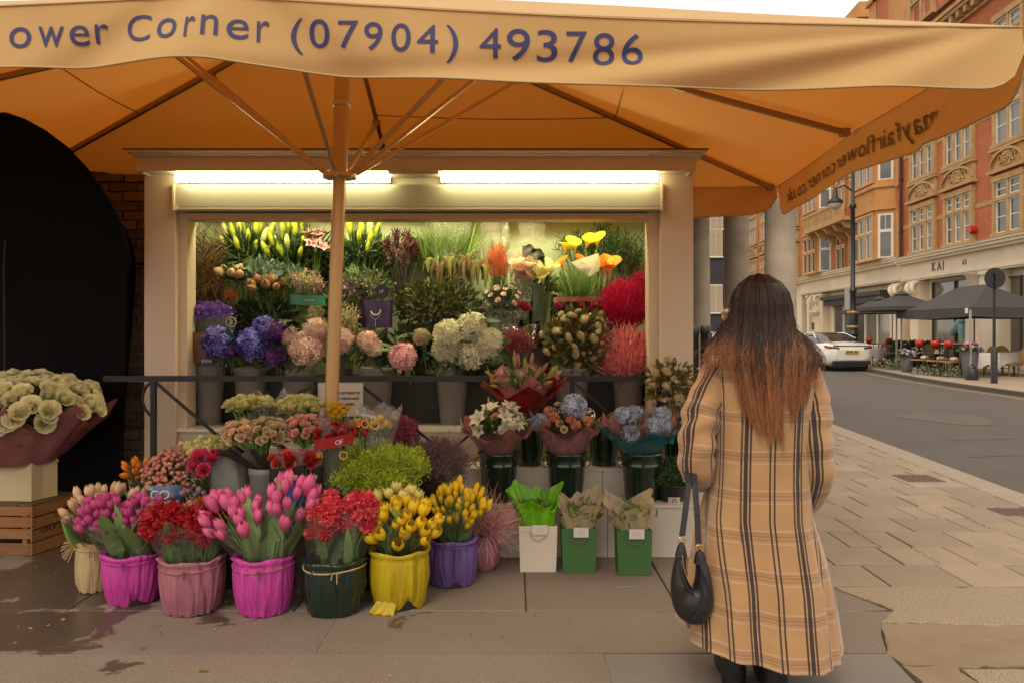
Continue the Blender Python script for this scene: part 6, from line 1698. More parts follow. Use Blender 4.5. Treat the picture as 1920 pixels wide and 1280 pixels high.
_, bx8, by8, bz8 = gb(268, 4.5, 0, 960, 44, 'small black bucket holding the orange-red tulips', m=MATS['black_plastic'], group='black buckets behind the front row')

def at(px, py, Y): return tuple(W(px, py, Y))
def ru(px, Y): return px / F * Y
# lime filler
spraything('lime_filler_bunch', 'big bright lime green cloud of fine filler flowers', 'filler flowers', (bx4, by4, bz4 - .05), at(715, 885, 4.35), (ru(80, 4.35), .2, ru(52, 4.35)), 420, 70, ribbon_t(.5, .3, 1), .0125, [L_LIME, mat('leaf_limedeep', (.26, .36, .02), (.42, .50, .04), transl=.15)], mat('lime_stem', (.14, .24, .03)), spread=.022, along=.15)
# dusky sea lavender
m_lim = mat('petal_duskylav', (.13, .07, .085), (.26, .15, .17), rough=.8)
spraything('sea_lavender_bunch', 'wide dusky purple-brown sea lavender bunch right of the lime filler', 'filler flowers', (bx5, by5, bz5 - .05), at(815, 872, 4.6), (ru(65, 4.6), .18, ru(50, 4.6)), 330, 70, ribbon_t(.2, .3, 1), .016, [m_lim, mat('petal_brownlav', (.09, .055, .05), (.19, .12, .10), rough=.8)], mat('brown_stem', (.09, .07, .04)), spread=.022, along=.25)
t = bunch('hydrangea', 'burgundy hydrangea head above the lime filler, against the railing', 'hydrangea', at(752, 812, 4.75), (.01, .01, .01), 1, blooms('hyd', P_BURG), ru(31, 4.75), (bx5, by5, bz5 - .05), 'flower_head', leafm=L_DARK, nleaf=3)
# peach spray roses with brown sleeve
for (px, py, rx, rz, n, lab) in ((458, 812, 34, 20, 17, 'left'), (505, 812, 36, 24, 22, 'right')):
    t = bunch('spray_rose_bunch', {'left': 'peach spray roses at the left of the grey bucket, dark paper below', 'right': 'creamy green-tinged spray rose buds in a dark paper cone over the grey bucket'}[lab], 'roses', at(px, py, 4.32), (ru(rx, 4.32), .1, ru(rz, 4.32)), n * 2, blooms('rose', P_PEACH if lab == 'left' else petal('buff', (.50, .40, .20), (.66, .50, .30)), layers=4), .026, (bx1, by1, bz1 - .03), 'rose', filler=(L_GREEN, LEAF, 70, .04), up=.3)
    sleeve(t, (bx1 + (-.03 if lab == 'left' else .03), by1, bz1 - .02), ZZ(842, 4.3), .05, ru(rx, 4.3) * .98, mat('dark_brown_paper', (.035, .022, .018), rough=.4, bump=.3, bscale=20), tilt=(W(px, py, 4.32).x - bx1, -.02), name='paper_cone', zig=.02)
# dark green paper cone left of the grey bucket
t = bunch('cream_chrysanthemum_bunch', 'pale lemon chrysanthemums wrapped in dark green film left of the grey bucket', 'chrysanthemums', at(392, 842, 4.45), (ru(44, 4.45), .11, ru(14, 4.45)), 18, blooms('ruffle', P_LEM, n=60, ps=.45), .045, (bx3, by3 + .1, bz3), 'bloom', filler=(L_OLIVE, LEAF, 50, .05))
sleeve(t, (bx3, by3 + .08, bz3 - .02), ZZ(845, 4.45), .07, ru(50, 4.45), cello('green_film', (.42, .52, .42), .35, .4), tilt=(-.08, 0), name='film_cone')
# cream roses in film
for (px, py, rx, rz, n, lab, ht) in ((470, 762, 36, 12, 14, 'flat-topped pale cream roses in a tall clear sleeve at the left', 722), (566, 766, 36, 14, 14, 'loose pale lemon roses left of the parasol pole', 0)):
    t = bunch('cream_rose_bunch', lab, 'roses', at(px, py, 4.55), (ru(rx, 4.55), .10, ru(rz, 4.55)), n + 8, blooms('rose', P_LEM, ruffle=.06), .048, (XX(px, 4.5) * .9 - .05, 4.5, .55), 'rose', filler=(L_DARK, LEAF, 60, .06), up=.6)
    sleeve(t, (XX(px, 4.5) * .93, 4.5, ZZ(850, 4.5)), ZZ(745 if ht else 775, 4.5), .06, ru(rx + 7, 4.5), CEL if ht else CELH, name='cellophane_sleeve', zig=.06, wr=.02)
# tall grey buckets that carry them
gb(475, 4.56, 0, 870, 60, 'grey bucket hidden behind the peach spray roses, under the cream roses', group='grey buckets on the pavement')
gb(590, 4.58, 0, 870, 60, 'grey bucket behind the printed sleeves left of the pole', group='grey buckets on the pavement')
gb(720, 4.72, 0, 870, 60, 'black bucket behind the lime filler', m=MATS['black_plastic'], group='black buckets behind the front row')
# craspedia
t = bunch('craspedia_bunch', 'golden yellow ball-shaped craspedia flowers in front of the parasol pole', 'craspedia', at(634, 772, 4.42), (ru(18, 4.42), .05, ru(14, 4.42)), 11, blooms('hyd', petal('gold', (.60, .33, .01), (.72, .45, .02)), n=90, fs=.16), .0235, (XX(628, 4.45), 4.45, .6), 'flower_head')
# pink spray roses
t = bunch('spray_rose_bunch', 'salmon pink spray roses with green buds left of the printed red sleeve', 'roses', at(570, 806, 4.36), (ru(32, 4.36), .08, ru(24, 4.36)), 30, blooms('rose', P_PSPR, layers=4), .028, (bx7 - .05, by7, bz7), 'rose', filler=(L_GREEN, LEAF, 60, .035))
# red roses in printed red film
t = bunch('red_rose_bunch', 'red and salmon roses in a film sleeve printed with red bands, below the craspedia', 'roses', at(628, 818, 4.3), (ru(34, 4.3), .08, ru(20, 4.3)), 16, blooms('rose', P_REDY, ruffle=.05), .032, (bx7, by7, bz7), 'rose', filler=(L_DARK, LEAF, 90, .05))
sleeve(t, (bx7, by7, bz7), ZZ(790, 4.3), .06, ru(38, 4.3), CELH, tilt=(.04, -.04), name='cellophane_sleeve', zig=.04)
def curved_fn(c, rx, ry, a_s=1.0):
    """point on the front of an upright ellipse cylinder, x along the arc from the centre, y up"""
    def fn(x, y, e=.003):
        a = x / rx * a_s
        return (c[0] + (rx + e) * math.sin(a), c[1] - (ry + e) * math.cos(a), c[2] + y)
    return fn
def band(parent, c, rx, ry, z0, z1, m, name='printed_band', a0=-1.3, a1=1.3, e=.002, taper=0.0, slant=0.0):
    n = 18; P = np.zeros((4, n + 1, 3))
    for i in range(4):
        for j in range(n + 1):
            a = a0 + (a1 - a0) * j / n; z = z0 + (z1 - z0) * i / 3; k_ = 1 + taper * z
            P[i, j] = (c[0] + (rx * k_ + e) * math.sin(a), c[1] - (ry * k_ + e) * math.cos(a), c[2] + z + slant * math.sin(a) * rx)
    v, f = grid_vf(P); g = G(); g.add(v, f[:, ::-1], 0, True); return obj(name, g, m, parent)
m_print = mat('white_print', (.62, .58, .52), rough=.5); m_printg = mat('gold_print', (.55, .33, .05), rough=.4); m_blackp = mat('black_print', (.012, .011, .012), rough=.35)
c_ = at(628, 835, 4.22); b = band(t, c_, ru(38, 4.22), .08, 0, .06, mat('red_film', (.36, .012, .02), rough=.25, alpha=.75), slant=.2)
g = G(); fn = curved_fn((c_[0], c_[1], c_[2] + .018), ru(38, 4.22), .08)
word(g, 'OF', lambda x, y: fn(x + .02, y + x * .15, .005), .026); obj('lettering', g, m_print, b)
g = G(); fn = curved_fn((c_[0], c_[1], c_[2] - .055), ru(36, 4.22), .08)
word(g, 'an', lambda x, y: fn(x - .10, y, .006), .045); word(g, 'O', lambda x, y: fn(x + .04, y - .01, .006), .05); obj('lettering', g, m_printg, b)
# yellow and red in printed sleeve
t = bunch('yellow_rose_bunch', 'yellow flowers in a clear sleeve lettered in gold, tilted to the right', 'flowers', at(697, 805, 4.42), (ru(30, 4.42), .07, ru(14, 4.42)), 16, blooms('tulip', P_YEL, openn=.8, wid=.9), .045, (bx4, by4 + .1, bz4), 'bloom', filler=(L_DARK, LEAF, 80, .05))
sleeve(t, (bx4 - .02, by4 + .08, ZZ(880, 4.42)), ZZ(762, 4.42), .07, ru(40, 4.42), CELH, tilt=(.05, -.02), name='cellophane_sleeve', zig=.03, wr=.015)
c_ = at(703, 795, 4.32); g = G(); fn = curved_fn(c_, ru(42, 4.32), .12)
word(g, 'SOO', lambda x, y: fn(x - .09, y - x * .1, .004), .05); o_ = obj('gold_lettering', g, m_printg, t)
g = G(); fn = curved_fn((c_[0], c_[1], c_[2] + .075), ru(40, 4.32), .12); word(g, '30 deniers', lambda x, y: fn(x - .10, y - x * .22, .004), .024); obj('white_lettering', g, m_print, t)
t = bunch('red_tulip_bunch', 'dark red buds in film just left of the yellow gold-lettered sleeve', 'tulips', at(668, 812, 4.3), (ru(16, 4.3), .05, ru(14, 4.3)), 6, blooms('tulip', P_REDY), .06, (bx4, by4, bz4), 'tulip', leafm=L_DARK, nleaf=6)
# sleeves lettered on a black band
for k_, (px, wd, s_, lab) in enumerate(((540, 34, 'ewisse', 'red flowers in a blue and black printed sleeve, left one of the pair'), (580, 26, 'wisse', 'red flowers in a blue and black printed sleeve, right one of the pair'))):
    Y = 4.16 + .07 * k_; c0 = at(px, 925, Y)
    t = bunch('sleeved_rose_bunch', lab, 'roses', at(px - 2, 862, Y), (ru(wd * .8, Y), .06, ru(13, Y)), 11, blooms('rose', petal('scarlet', (.50, .02, .025), (.62, .07, .06)), ruffle=.1), .032, (c0[0], c0[1], c0[2] - .1), 'rose')
    n = 24; rx = ru(wd, Y); P = np.zeros((7, n, 3))
    sleeve(t, (c0[0], Y, c0[2] - .05), ZZ(838, Y), rx * .75, rx * 1.05, CELH, sq=.5, name='clear_sleeve', wr=.01)
    b = band(t, (c0[0], Y, ZZ(905, Y)), rx, rx * .5, 0, .095, m_blackp, a0=-1.4, a1=1.4, slant=.12); band(t, (c0[0], Y, ZZ(960, Y)), rx * .9, rx * .45, 0, .165, mat('blue_print', (.03, .13, .40), rough=.3, namt=.9, nscale=9, c3=(.02, .03, .08)), name='blue_print')
    g = G(); fn = curved_fn((c0[0], Y, ZZ(897, Y)), rx, rx * .5); hh_ = .038; L = wlen(s_, hh_, .01, .04)
    word(g, s_, lambda x, y: fn((x - L / 2) * .95 + y * .2, y + .12 * (x - L / 2) , .006), hh_, bold=.01, gap=.04); obj('lettering', g, m_print, b)
gb(560, 4.27, 0, 935, 50, 'dark bucket that holds the pair of blue and black sleeves', m=MATS['black_plastic'], group='black buckets behind the front row')
# left cluster
Yc = 4.36
spr = G()
t = thing('berry_bunch', 'coral pink hypericum berry sprays at the left', 'berries', (bx6, by6, bz6)); 
gB, gS = G(), G()
for p, d in dome(230, at(332, 890, Yc), ru(56, Yc), .16, ru(44, Yc), (0, -.7, .7), .85, .05):
    blob(gB, p, R.uniform(.010, .0135), T=ICO1, a=R.random()); tube(gS, [p - Vector((0, -.05, .07)), p], .0015, 3, cap=False)
obj('berries', gB, petal('berry', (.58, .20, .14), (.70, .32, .24)), t, kind='stuff'); obj('stems', gS, S_GREEN, t, kind='stuff')
g = G(); n = 420; d = NR.randn(n, 3); d /= np.linalg.norm(d, axis=1)[:, None]; scatter(g, LEAF, np.array(at(330, 895, Yc + .04)) + d * np.array([ru(52, Yc), .12, ru(44, Yc)]) * NR.rand(n, 1) ** .5, d + np.array([0, -.3, .3]), .035); obj('foliage', g, L_DARK, t, kind='stuff')
band(t, at(312, 940, 4.22), .09, .05, 0, .10, mat('blue_print_dull', (.04, .14, .30), rough=.3, namt=.8, nscale=12, c3=(.3, .3, .3)))
c_ = at(310, 928, 4.2); g = G(); fn = curved_fn(c_, .1, .08); word(g, 'CO', lambda x, y: fn(x - .04, y, .01), .05); fn = curved_fn((c_[0], c_[1], c_[2] + .05), .1, .08); word(g, 'acu', lambda x, y: fn(x - .08, y, .01), .03); obj('lettering', g, m_print, t)
t = bunch('santini_bunch', 'dusty pink sedum heads above the coral berries', 'flowers', at(338, 855, 4.42), (ru(24, 4.42), .07, ru(12, 4.42)), 7, blooms('hyd', petal('dustpink', (.48, .25, .20), (.58, .34, .28)), n=200, fs=.11), .045, (bx6, by6, bz6), 'flower_head')
t = bunch('hot_pink_rose_bunch', 'large hot pink peony-like blooms right of the coral berries', 'roses', at(392, 878, 4.28), (ru(28, 4.28), .06, ru(26, 4.28)), 5, blooms('rose', P_HOT, ruffle=.14, layers=5), .052, (bx6 + .1, by6, bz6), 'bloom', leafm=L_GREEN, nleaf=6, cap=.6)
sleeve(t, (bx6 + .12, by6 - .05, ZZ(960, 4.3)), ZZ(850, 4.3), .06, ru(44, 4.3), CEL, name='cellophane_sleeve', zig=.04, tilt=(.06, -.04))
t = bunch('orange_tulip_bunch', 'small orange-red tulips at the far left behind the cream tulips', 'tulips', at(262, 888, 4.45), (ru(22, 4.45), .05, ru(14, 4.45)), 11, blooms('tulip', P_ORT, openn=.2, wid=.5), .072, (bx8, by8, bz8), 'tulip', leafm=L_TUL, nleaf=8, leaflen=.15)
sleeve(t, (bx8, by8, bz8), ZZ(868, 4.45), .05, ru(32, 4.45), CEL, name='cellophane_sleeve', zig=.03)
t = bunch('lilac_tulip_bunch', 'closed lilac and green tulip buds between berries and red parrot tulips', 'tulips', at(362, 938, 4.2), (ru(38, 4.2), .05, ru(12, 4.2)), 12, blooms('tulip', petal('lilacbud', (.28, .22, .20), (.40, .22, .34)), wid=.8), .042, (bx3 - .1, by3, bz3 - .2), 'tulip', leafm=L_TUL, nleaf=6)
# ------------------------------------------------------------------ three wrapped bouquets on the steps, gift bags
def bouquet(label, px, py0, py1, wpx, Y, m1, mix, seed, m2=None, bz=None, fill=L_GREEN, dip=.06, cel=True, base=None):
    """florist's bouquet: tissue cone opening upwards, mixed blooms; py0 rim row, py1 foot row"""
    x = XX(px, Y); z0, z1 = ZZ(py1, Y), ZZ(py0, Y); r = ru(wpx / 2, Y)
    t = thing('bouquet', label, 'bouquet', (x, Y, z0), 'wrapped bouquets')
    sleeve(t, (x, Y, z0), z1, .085, r * .95, m1, sq=.72, zig=.055, name='tissue_wrap', front_dip=dip, wr=.045, flop=.16, seg=60, rows=12)
    if m2: sleeve(t, (x, Y + .01, z0 + .01), z1 + .06, .075, r * .88, m2, sq=.7, zig=.05, name='inner_tissue', front_dip=dip * .8, wr=.035, flop=.06, k=2, seg=60)
    if cel: sleeve(t, (x, Y, z0 - .01), z1 + .035, .09, r * 1.04, CEL, sq=.74, zig=.05, name='cellophane_wrap', front_dip=dip, wr=.03, flop=.1, k=1)
    c = Vector((x, Y - .02, z1 - .03))
    pts = dome(sum(k[2] for k in mix), c, r * .78, r * .5, .13, (0, -.45, .9), .72, .08); R.shuffle(pts); i = 0
    for nm, bm, cnt, s in mix:
        for _ in range(cnt):
            p, d = pts[i]; i += 1; inst(nm, R.choice(bm), t, Mdir(p, (d + Vector((0, -.2, .2))).normalized(), s * R.uniform(.85, 1.15)))
    g = G(); n = 260; d = NR.randn(n, 3); d[:, 2] = abs(d[:, 2]); d /= np.linalg.norm(d, axis=1)[:, None]
    scatter(g, LEAF, np.array(c) + d * np.array([r * .8, r * .5, .13]) * NR.rand(n, 1) ** .5 - np.array([0, 0, .03]), d + np.array([0, 0, .5]), .05 * NR.uniform(.6, 1.4, n)); obj('foliage', g, fill, t, kind='stuff')
    return t
for i, (px, Y, lab) in enumerate(((935, 4.97, 'glossy dark green metal bucket on the steps, left one of the front three'), (1062, 4.97, 'glossy dark green metal bucket on the steps, middle one of the front three'), (1202, 4.97, 'glossy dark green metal bucket on the steps, right one of the front three'))):
    gb(px, Y, L1, 852, 76, lab, m=m_dgreen, rb=.78, handles=True, group='dark green metal buckets')
for px, lab in ((992, 'empty dark green bucket on the upper step between the left and middle bouquets'), (1132, 'empty dark green bucket on the upper step between the middle and teal bouquets'), (1272, 'dark green bucket at the right end of the steps behind the woman')):
    gb(px, 5.26, L2, 800, 60, lab, m=m_dgreen, rb=.8, group='dark green metal buckets')
bouquet('dusky pink wrapped bouquet of white lilies and greenery, left of the three on the steps', 932, 795, 852, 128, 4.95, T_ROSE, [('lily', blooms('lily', P_WHITE), 8, .075), ('rose', blooms('rose', P_PSPR), 9, .03), ('bud', blooms('bud', petal('greenbud', (.3, .35, .1), (.4, .42, .2))), 9, .08), ('bloom', blooms('ruffle', P_WHITE), 5, .035)], 1)
bouquet('dusky pink wrapped bouquet of pale blue hydrangea and salmon carnations, middle of the three', 1062, 790, 856, 122, 4.95, T_ROSE, [('hydrangea_head', blooms('hyd', P_PALEB), 3, .07), ('carnation', blooms('ruffle', petal('salmon', (.72, .24, .12), (.8, .38, .22))), 9, .034), ('rose', blooms('rose', P_PEACH), 6, .03)], 2, fill=L_OLIVE)
bouquet('teal and pink wrapped bouquet of pale blue hydrangea and eucalyptus, right of the three', 1200, 800, 856, 150, 4.95, T_TEAL, [('hydrangea_head', blooms('hyd', P_PALEB), 6, .055), ('rose', blooms('rose', petal('sage', (.3, .32, .2), (.42, .4, .3))), 8, .03), ('thistle', blooms('spiky', P_LIL), 8, .035)], 3, m2=T_PINK, fill=L_EUC)
bouquet('deep red and pink wrapped lily bouquet resting on the railing', 981, 715, 772, 146, 5.12, T_RED, [('lily_bud', blooms('bud', petal('limebud', (.33, .36, .06), (.45, .46, .12))), 10, .10), ('lily_bud', blooms('bud', petal('pinkbud', (.5, .2, .18), (.6, .35, .25))), 8, .10), ('rose', blooms('rose', P_DRED), 4, .035), ('bloom', blooms('spiky', P_HPINK), 5, .045)], 4, m2=T_PINK, cel=False, dip=.07)

def giftbag(label, pxl, pxr, pyt, pyb, m, depth, tis, tlabel_m, sway, tcol, side=1, tall=.24, hw=None):
    Yf = GY(pyb); x0, x1 = XX(pxl, Yf), XX(pxr, Yf); h = ZZ(pyt, Yf); w = x1 - x0; xc = (x0 + x1) / 2
    t = thing('gift_bag', label, 'gift bag', (xc, Yf + depth / 2, 0), 'gift bags before the steps')
    g = G(); ins = .012; th = .003
    def sheet(a, b_, c_, d_): g.add([a, b_, c_, d_], [(0, 1, 2, 3)])
    B = [(x0 + ins * .4, Yf), (x1 - ins * .4, Yf), (x1 - ins * .4, Yf + depth), (x0 + ins * .4, Yf + depth)]; Tt = [(x0 - .004, Yf - .004), (x1 + .004, Yf - .004), (x1 + .004, Yf + depth), (x0 - .004, Yf + depth)]
    sheet((*B[0], .001), (*B[1], .001), (*Tt[1], h), (*Tt[0], h)); sheet((*B[2], .001), (*B[3], .001), (*Tt[3], h), (*Tt[2], h)); sheet((*B[3], .001), (*B[2], .001), (*B[1], .001), (*B[0], .001))
    for a, b_, s in ((1, 2, -1), (3, 0, 1)):       # gusseted sides
        mb = ((B[a][0] + B[b_][0]) / 2, (B[a][1] + B[b_][1]) / 2); mt = ((Tt[a][0] + Tt[b_][0]) / 2 + s * .018, (Tt[a][1] + Tt[b_][1]) / 2)
        g.add([(*B[a], .001), (*mb, .001), (*B[b_], .001), (*Tt[b_], h), (*mt, h), (*Tt[a], h)], [(0, 1, 4, 5), (1, 2, 3, 4)])
    obj('paper_body', g, m, t)
    g = G(); g.add([(x0, Yf + .001, h - .03), (x1, Yf + .001, h - .03), (x1 + .001, Yf - .001, h - .031), (x0, Yf - .001, h - .031)], [(0, 1, 2, 3)]); 
    for yy in (Yf - .008,):
        q = [(xc + .05 * math.cos(a), yy - .008, h - .03 - .055 * math.sin(a)) for a in np.linspace(0, math.pi, 11)]; tube(g, q, .003, 5)
    obj('cord_handle', g, mat('cord_' + m.name, tuple(q * .8 for q in tcol)), t)
    g = G(); cx_ = xc + .01; bevbox(g, (cx_, Yf - .017, h - .02), (.092, .003, .058), .001); o = obj('card', g, mat('card_white', (.62, .55, .50), rough=.5), t)
    g = G(); 
    for k in range(4): bbox(g, cx_ - .018 - .005 * (k % 2), cx_ + .018 + .005 * (k % 2), Yf - .0195, Yf - .0188, h - .008 - k * .009, h - .0065 - k * .009)
    obj('faint_print', g, mat('faint_print', (.45, .40, .36)), o)
    # tissue points
    top = ZZ(0, Yf); r = w * .52
    zt = h + tall * .74
    sleeve(t, (xc, Yf + depth / 2, h - .06), zt, w * .40, w * .66, tis, sq=.62, zig=tall * .20, name='tissue', front_dip=tall * .38, wr=.07, flop=.08, k=-2, seg=64, rows=14, tilt=(sway, .02))
    sleeve(t, (xc, Yf + depth / 2, h - .06), zt - .03, w * .34, w * .54, tis, sq=.6, zig=tall * .16, name='tissue', front_dip=tall * .2, wr=.08, flop=.06, k=-1, seg=56, rows=12, tilt=(sway, .02))
    bt = blooms('ruffle', petal('limehyd', (.26, .32, .06), (.42, .44, .14)))
    for k in range(5):
        a = k * 1.256; inst('bloom', R.choice(bt), t, Mdir((xc + sway + .05 * math.cos(a), Yf + depth / 2 + .03 * math.sin(a), h + tall * .32), (0, -.4, 1), .042))
    g = G(); n = 80; P = NR.randn(n, 3) * np.array([.05, .03, .03]) + np.array([xc + sway, Yf + depth / 2, h + tall * .3]); scatter(g, LEAF, P, NR.randn(n, 3) + np.array([0, 0, 1]), .05); obj('foliage', g, L_GREEN, t, kind='stuff')
    return t
m_bagw = mat('bag_white', (.62, .55, .44), rough=.6); m_bagg = mat('bag_green', (.045, .13, .035), rough=.55)
giftbag('cream paper gift bag with lime tissue, leftmost of the three on the pavement', 974, 1044, 985, 1072, m_bagw, .13, T_LIME, None, -.02, (.5, .4, .25), tall=.27)
giftbag('green paper gift bag with ivory tissue, middle of the three on the pavement', 1054, 1118, 990, 1074, m_bagg, .13, T_IVORY, None, .02, (.2, .15, .1), tall=.25)
giftbag('green paper gift bag with ivory tissue, rightmost of the three on the pavement', 1158, 1222, 993, 1078, m_bagg, .13, T_IVORY, None, -.02, (.2, .15, .1), tall=.24)

# right end of the steps: potted herbs and viburnum
bkt, x, Y, z = gb(1258, 4.98, L1, 912, 62, 'black plastic pot with a white printed label at the right end of the steps', m=mat('black_plastic', (.015, .015, .015)), rb=.75)
g = G(); fn = curved_fn((x, Y, z - .13), ru(29, 4.98), ru(29, 4.98)); 
P = np.array([[fn(-.04 + .08 * j / 5, .06 * i, .001) for j in range(6)] for i in range(2)]); v, f = grid_vf(P); g.add(v, f[:, ::-1], 0); o = obj('label', g, mat('label_white', (.45, .40, .34), rough=.5), bkt)
g = G(); q = [fn(.012 * math.cos(a), .03 + .018 * math.sin(a), .003) for a in np.linspace(0, 6.28, 15)]; tube(g, q, .002, 4); obj('printed_mark', g, m_blackp, o)
spraything('herb_plant', 'dark green curly leafed pot plant at the right end of the steps', 'plant', (x, Y, z - .05), at(1262, 888, 4.98), (ru(30, 4.98), .1, ru(28, 4.98)), 50, 22, LEAFR, .022, [green('herb', (.03, .075, .02), (.06, .12, .03))], spread=.02, along=.3, part='foliage')
m_vib = petal('viburnum', (.48, .38, .20), (.68, .55, .32))
def viburnum(label, c, r3, base, n=26, lm=None, seed=0, berry=m_vib, leafn=260, size=.050, name='viburnum_bunch'):
    t = thing(name, label, 'foliage flowers', base)
    hm = blooms('hyd', berry, n=60, fs=.17)
    gs = G()
    for p, d in dome(n, c, r3[0], r3[1], r3[2], (0, -.75, .65), .95, .12):
        s_ = R.uniform(.35, 1.0) * size; inst('flower_cluster', R.choice(hm), t, Mdir(p, d + Vector((R.gauss(0, .5), 0, R.gauss(0, .5))), (s_, s_ * R.uniform(.6, 1), s_ * .55))); tube(gs, [base, Vector(base).lerp(p, .6), p], .003, 3, cap=False)
    obj('stems', gs, mat('brown_stem', (.09, .07, .04)), t, kind='stuff')
    g = G(); d = NR.randn(leafn, 3); d /= np.linalg.norm(d, axis=1)[:, None]
    scatter(g, LEAFR, np.array(c) + d * NR.rand(leafn, 1) ** .45 * np.array(r3) * 1.08, d + np.array([0, -.3, .2]), .058 * NR.uniform(.6, 1.2, leafn), sm=True); obj('foliage', g, lm or [green('vib', (.05, .07, .02), (.13, .15, .04))][0], t, kind='stuff')
    return t
L_RUST = mat('leaf_rust', (.17, .085, .02), (.13, .15, .04), rough=.5, transl=.15)
viburnum('green-brown viburnum branches standing beside the woman’s left shoulder'.replace('’', "'"), at(1262, 722, 5.1), (ru(46, 5.1), .16, ru(44, 5.1)), at(1270, 800, 5.26), 22, L_RUST)

# ------------------------------------------------------------------ inside the display
def inb(px, Y, z0, pyt, w, lab, foot=False): return gb(px, Y, z0, pyt, w, lab, group='grey buckets in the display', rb=.7, foot=foot)
zf = oz0; zt_ = oz0 + .36
INB = [(390, 5.75, 684, 64, 'first from the left under the blue hydrangeas'), (470, 5.8, 690, 62, 'second from the left in the display'), (560, 5.75, 694, 62, 'third from the left below the blush hydrangeas'), (706, 5.75, 690, 64, 'just right of the parasol pole in the display'), (848, 5.75, 692, 62, 'under the white hydrangeas in the display'), (965, 5.75, 694, 60, 'behind the deep red bouquet'), (1072, 5.75, 690, 66, 'under the cream and rust viburnum'), (1178, 5.75, 694, 62, 'under the coral pink dyed foliage')]
for px, Y, pt, w, lab in INB: inb(px, Y, zf, pt, w, 'grey florist bucket ' + lab, foot=px in (848, 390))
for px, lab in ((420, 'left'), (520, 'left of centre'), (640, 'behind the pole'), (775, 'centre'), (900, 'right of centre'), (1010, 'right'), (1130, 'far right')):
    inb(px, 6.15, zt_, 606, 58, 'grey florist bucket on the back tier, ' + lab)
inb(703, 5.98, zf + .005, 616, 46, 'upright grey bucket holding the purple sleeved bunch')

YB = 6.2
def bz(py, Y=YB): return ZZ(py, Y)
# curly willow
def willow(label, px0, px1, y0, y1, Y, n, c, dens=1.0, r=.0035, thick=.0048, name='curly_willow'):
    t = thing(name, label, 'branches', (XX((px0 + px1) / 2, Y), Y, bz(y1, Y))); g = G(); zb = bz(y1, Y); zt = bz(y0, Y); xc = XX((px0 + px1) / 2, Y); hw = XX(px1, Y) - xc
    for k in range(n):
        p = Vector((xc + R.gauss(0, hw * .45), Y + R.gauss(0, .04), zb)); tx = xc + R.uniform(-hw, hw) * 1.15; q = [p.copy()]; N = 16; ph = R.random() * 6; am = R.uniform(.012, .045); top = zb + (zt - zb) * R.uniform(.55, 1.0)
        for s in range(1, N + 1):
            u = s / N; q.append(Vector((p.x + (tx - p.x) * u ** 1.2 + am * math.sin(u * 17 + ph) * (.4 + u), p.y + am * math.cos(u * 14 + ph) * (.4 + u), zb + (top - zb) * u)))
        tube(g, q, np.linspace(thick, .002, N + 1), 4, cap=False)
        for b_ in range(3):
            i = R.randint(4, N - 2); p2 = q[i].copy(); q2 = [p2.copy()]; d = Vector((R.gauss(0, .7), R.gauss(0, .4), R.uniform(.3, 1))).normalized()
            for s in range(6): d = (d + Vector((R.gauss(0, .45), R.gauss(0, .3), R.gauss(.1, .3)))).normalized(); p2 = p2 + d * .022; q2.append(p2.copy())
            tube(g, q2, np.linspace(.0028, .0014, 7), 3, cap=False)
    obj('twigs', g, c, t, kind='stuff'); return t
willow('tangle of reddish brown curly willow at the left end of the display', 350, 432, 413, 590, 5.98, 85, mat('willow_brown', (.13, .055, .02), rough=.6))
willow('sparse dark curly willow at the right end of the display', 1150, 1216, 425, 560, 6.3, 26, mat('willow_dark', (.05, .05, .02), rough=.6))
# lilies in bud
limeb = petal('limelily', (.30, .33, .02), (.50, .50, .06)); lilw = petal('creamlily', (.50, .50, .16), (.62, .60, .30))
for px, py, rx, rz, n, lab in ((470, 462, 46, 34, 15, 'left'), (545, 474, 40, 44, 15, 'second'), (672, 458, 40, 26, 11, 'right of the pole')):
    Y = 6.05
    t = bunch('lily_bud_bunch', {'left': 'yellow-green lily buds high at the left of the display', 'second': 'yellow-green lily buds above the eucalyptus, left of the pink lilies', 'right of the pole': 'pale green and cream lily buds just right of the parasol pole'}[lab], 'lilies', at(px, py + 6, Y), (ru(rx, Y), .1, ru(rz, Y)), n, blooms('bud', limeb, w=.36) + blooms('bud', lilw, nv=1, w=.36), .135, (XX(px, YB), 6.12, bz(600)), 'lily_bud', filler=(L_DARK, LEAFN, 170, .14), up=.75)
bunch('pink_lily_bunch', 'open pink lilies just left of the parasol pole', 'lilies', at(592, 462, 6.0), (ru(20, 6), .06, ru(22, 6)), 6, blooms('lily', petal('lilypink', (.60, .20, .28), (.74, .38, .42))), .085, (XX(600, YB), 6.12, bz(600)), 'lily', filler=(L_DARK, LEAFN, 60, .14), up=.5)
g = G(); c = W(537, 424, 6.3); 
for a, b_, m_i in ((500, 542, 0), (544, 576, 1)):
    v = [W(a, 416, 6.3), W(b_, 416, 6.3), W(b_ - 2, 470, 6.28), W(a + 6, 475, 6.28)]; g2 = G(); g2.add([p for p in v] + [p + Vector((0, .004, 0)) for p in v], [(3, 2, 1, 0), (4, 5, 6, 7), (0, 1, 5, 4), (1, 2, 6, 5), (2, 3, 7, 6), (3, 0, 4, 7)])
    tag(obj('paper_sleeve', g2, [mat('grey_paper', (.24, .27, .24), rough=.6), mat('brown_paper', (.06, .04, .03), rough=.6)][m_i], loc=tuple(v[0])), ('grey wrapping paper sheet sticking up behind the lily buds', 'dark brown wrapping paper corner beside the pink lilies')[m_i], 'wrapping paper')
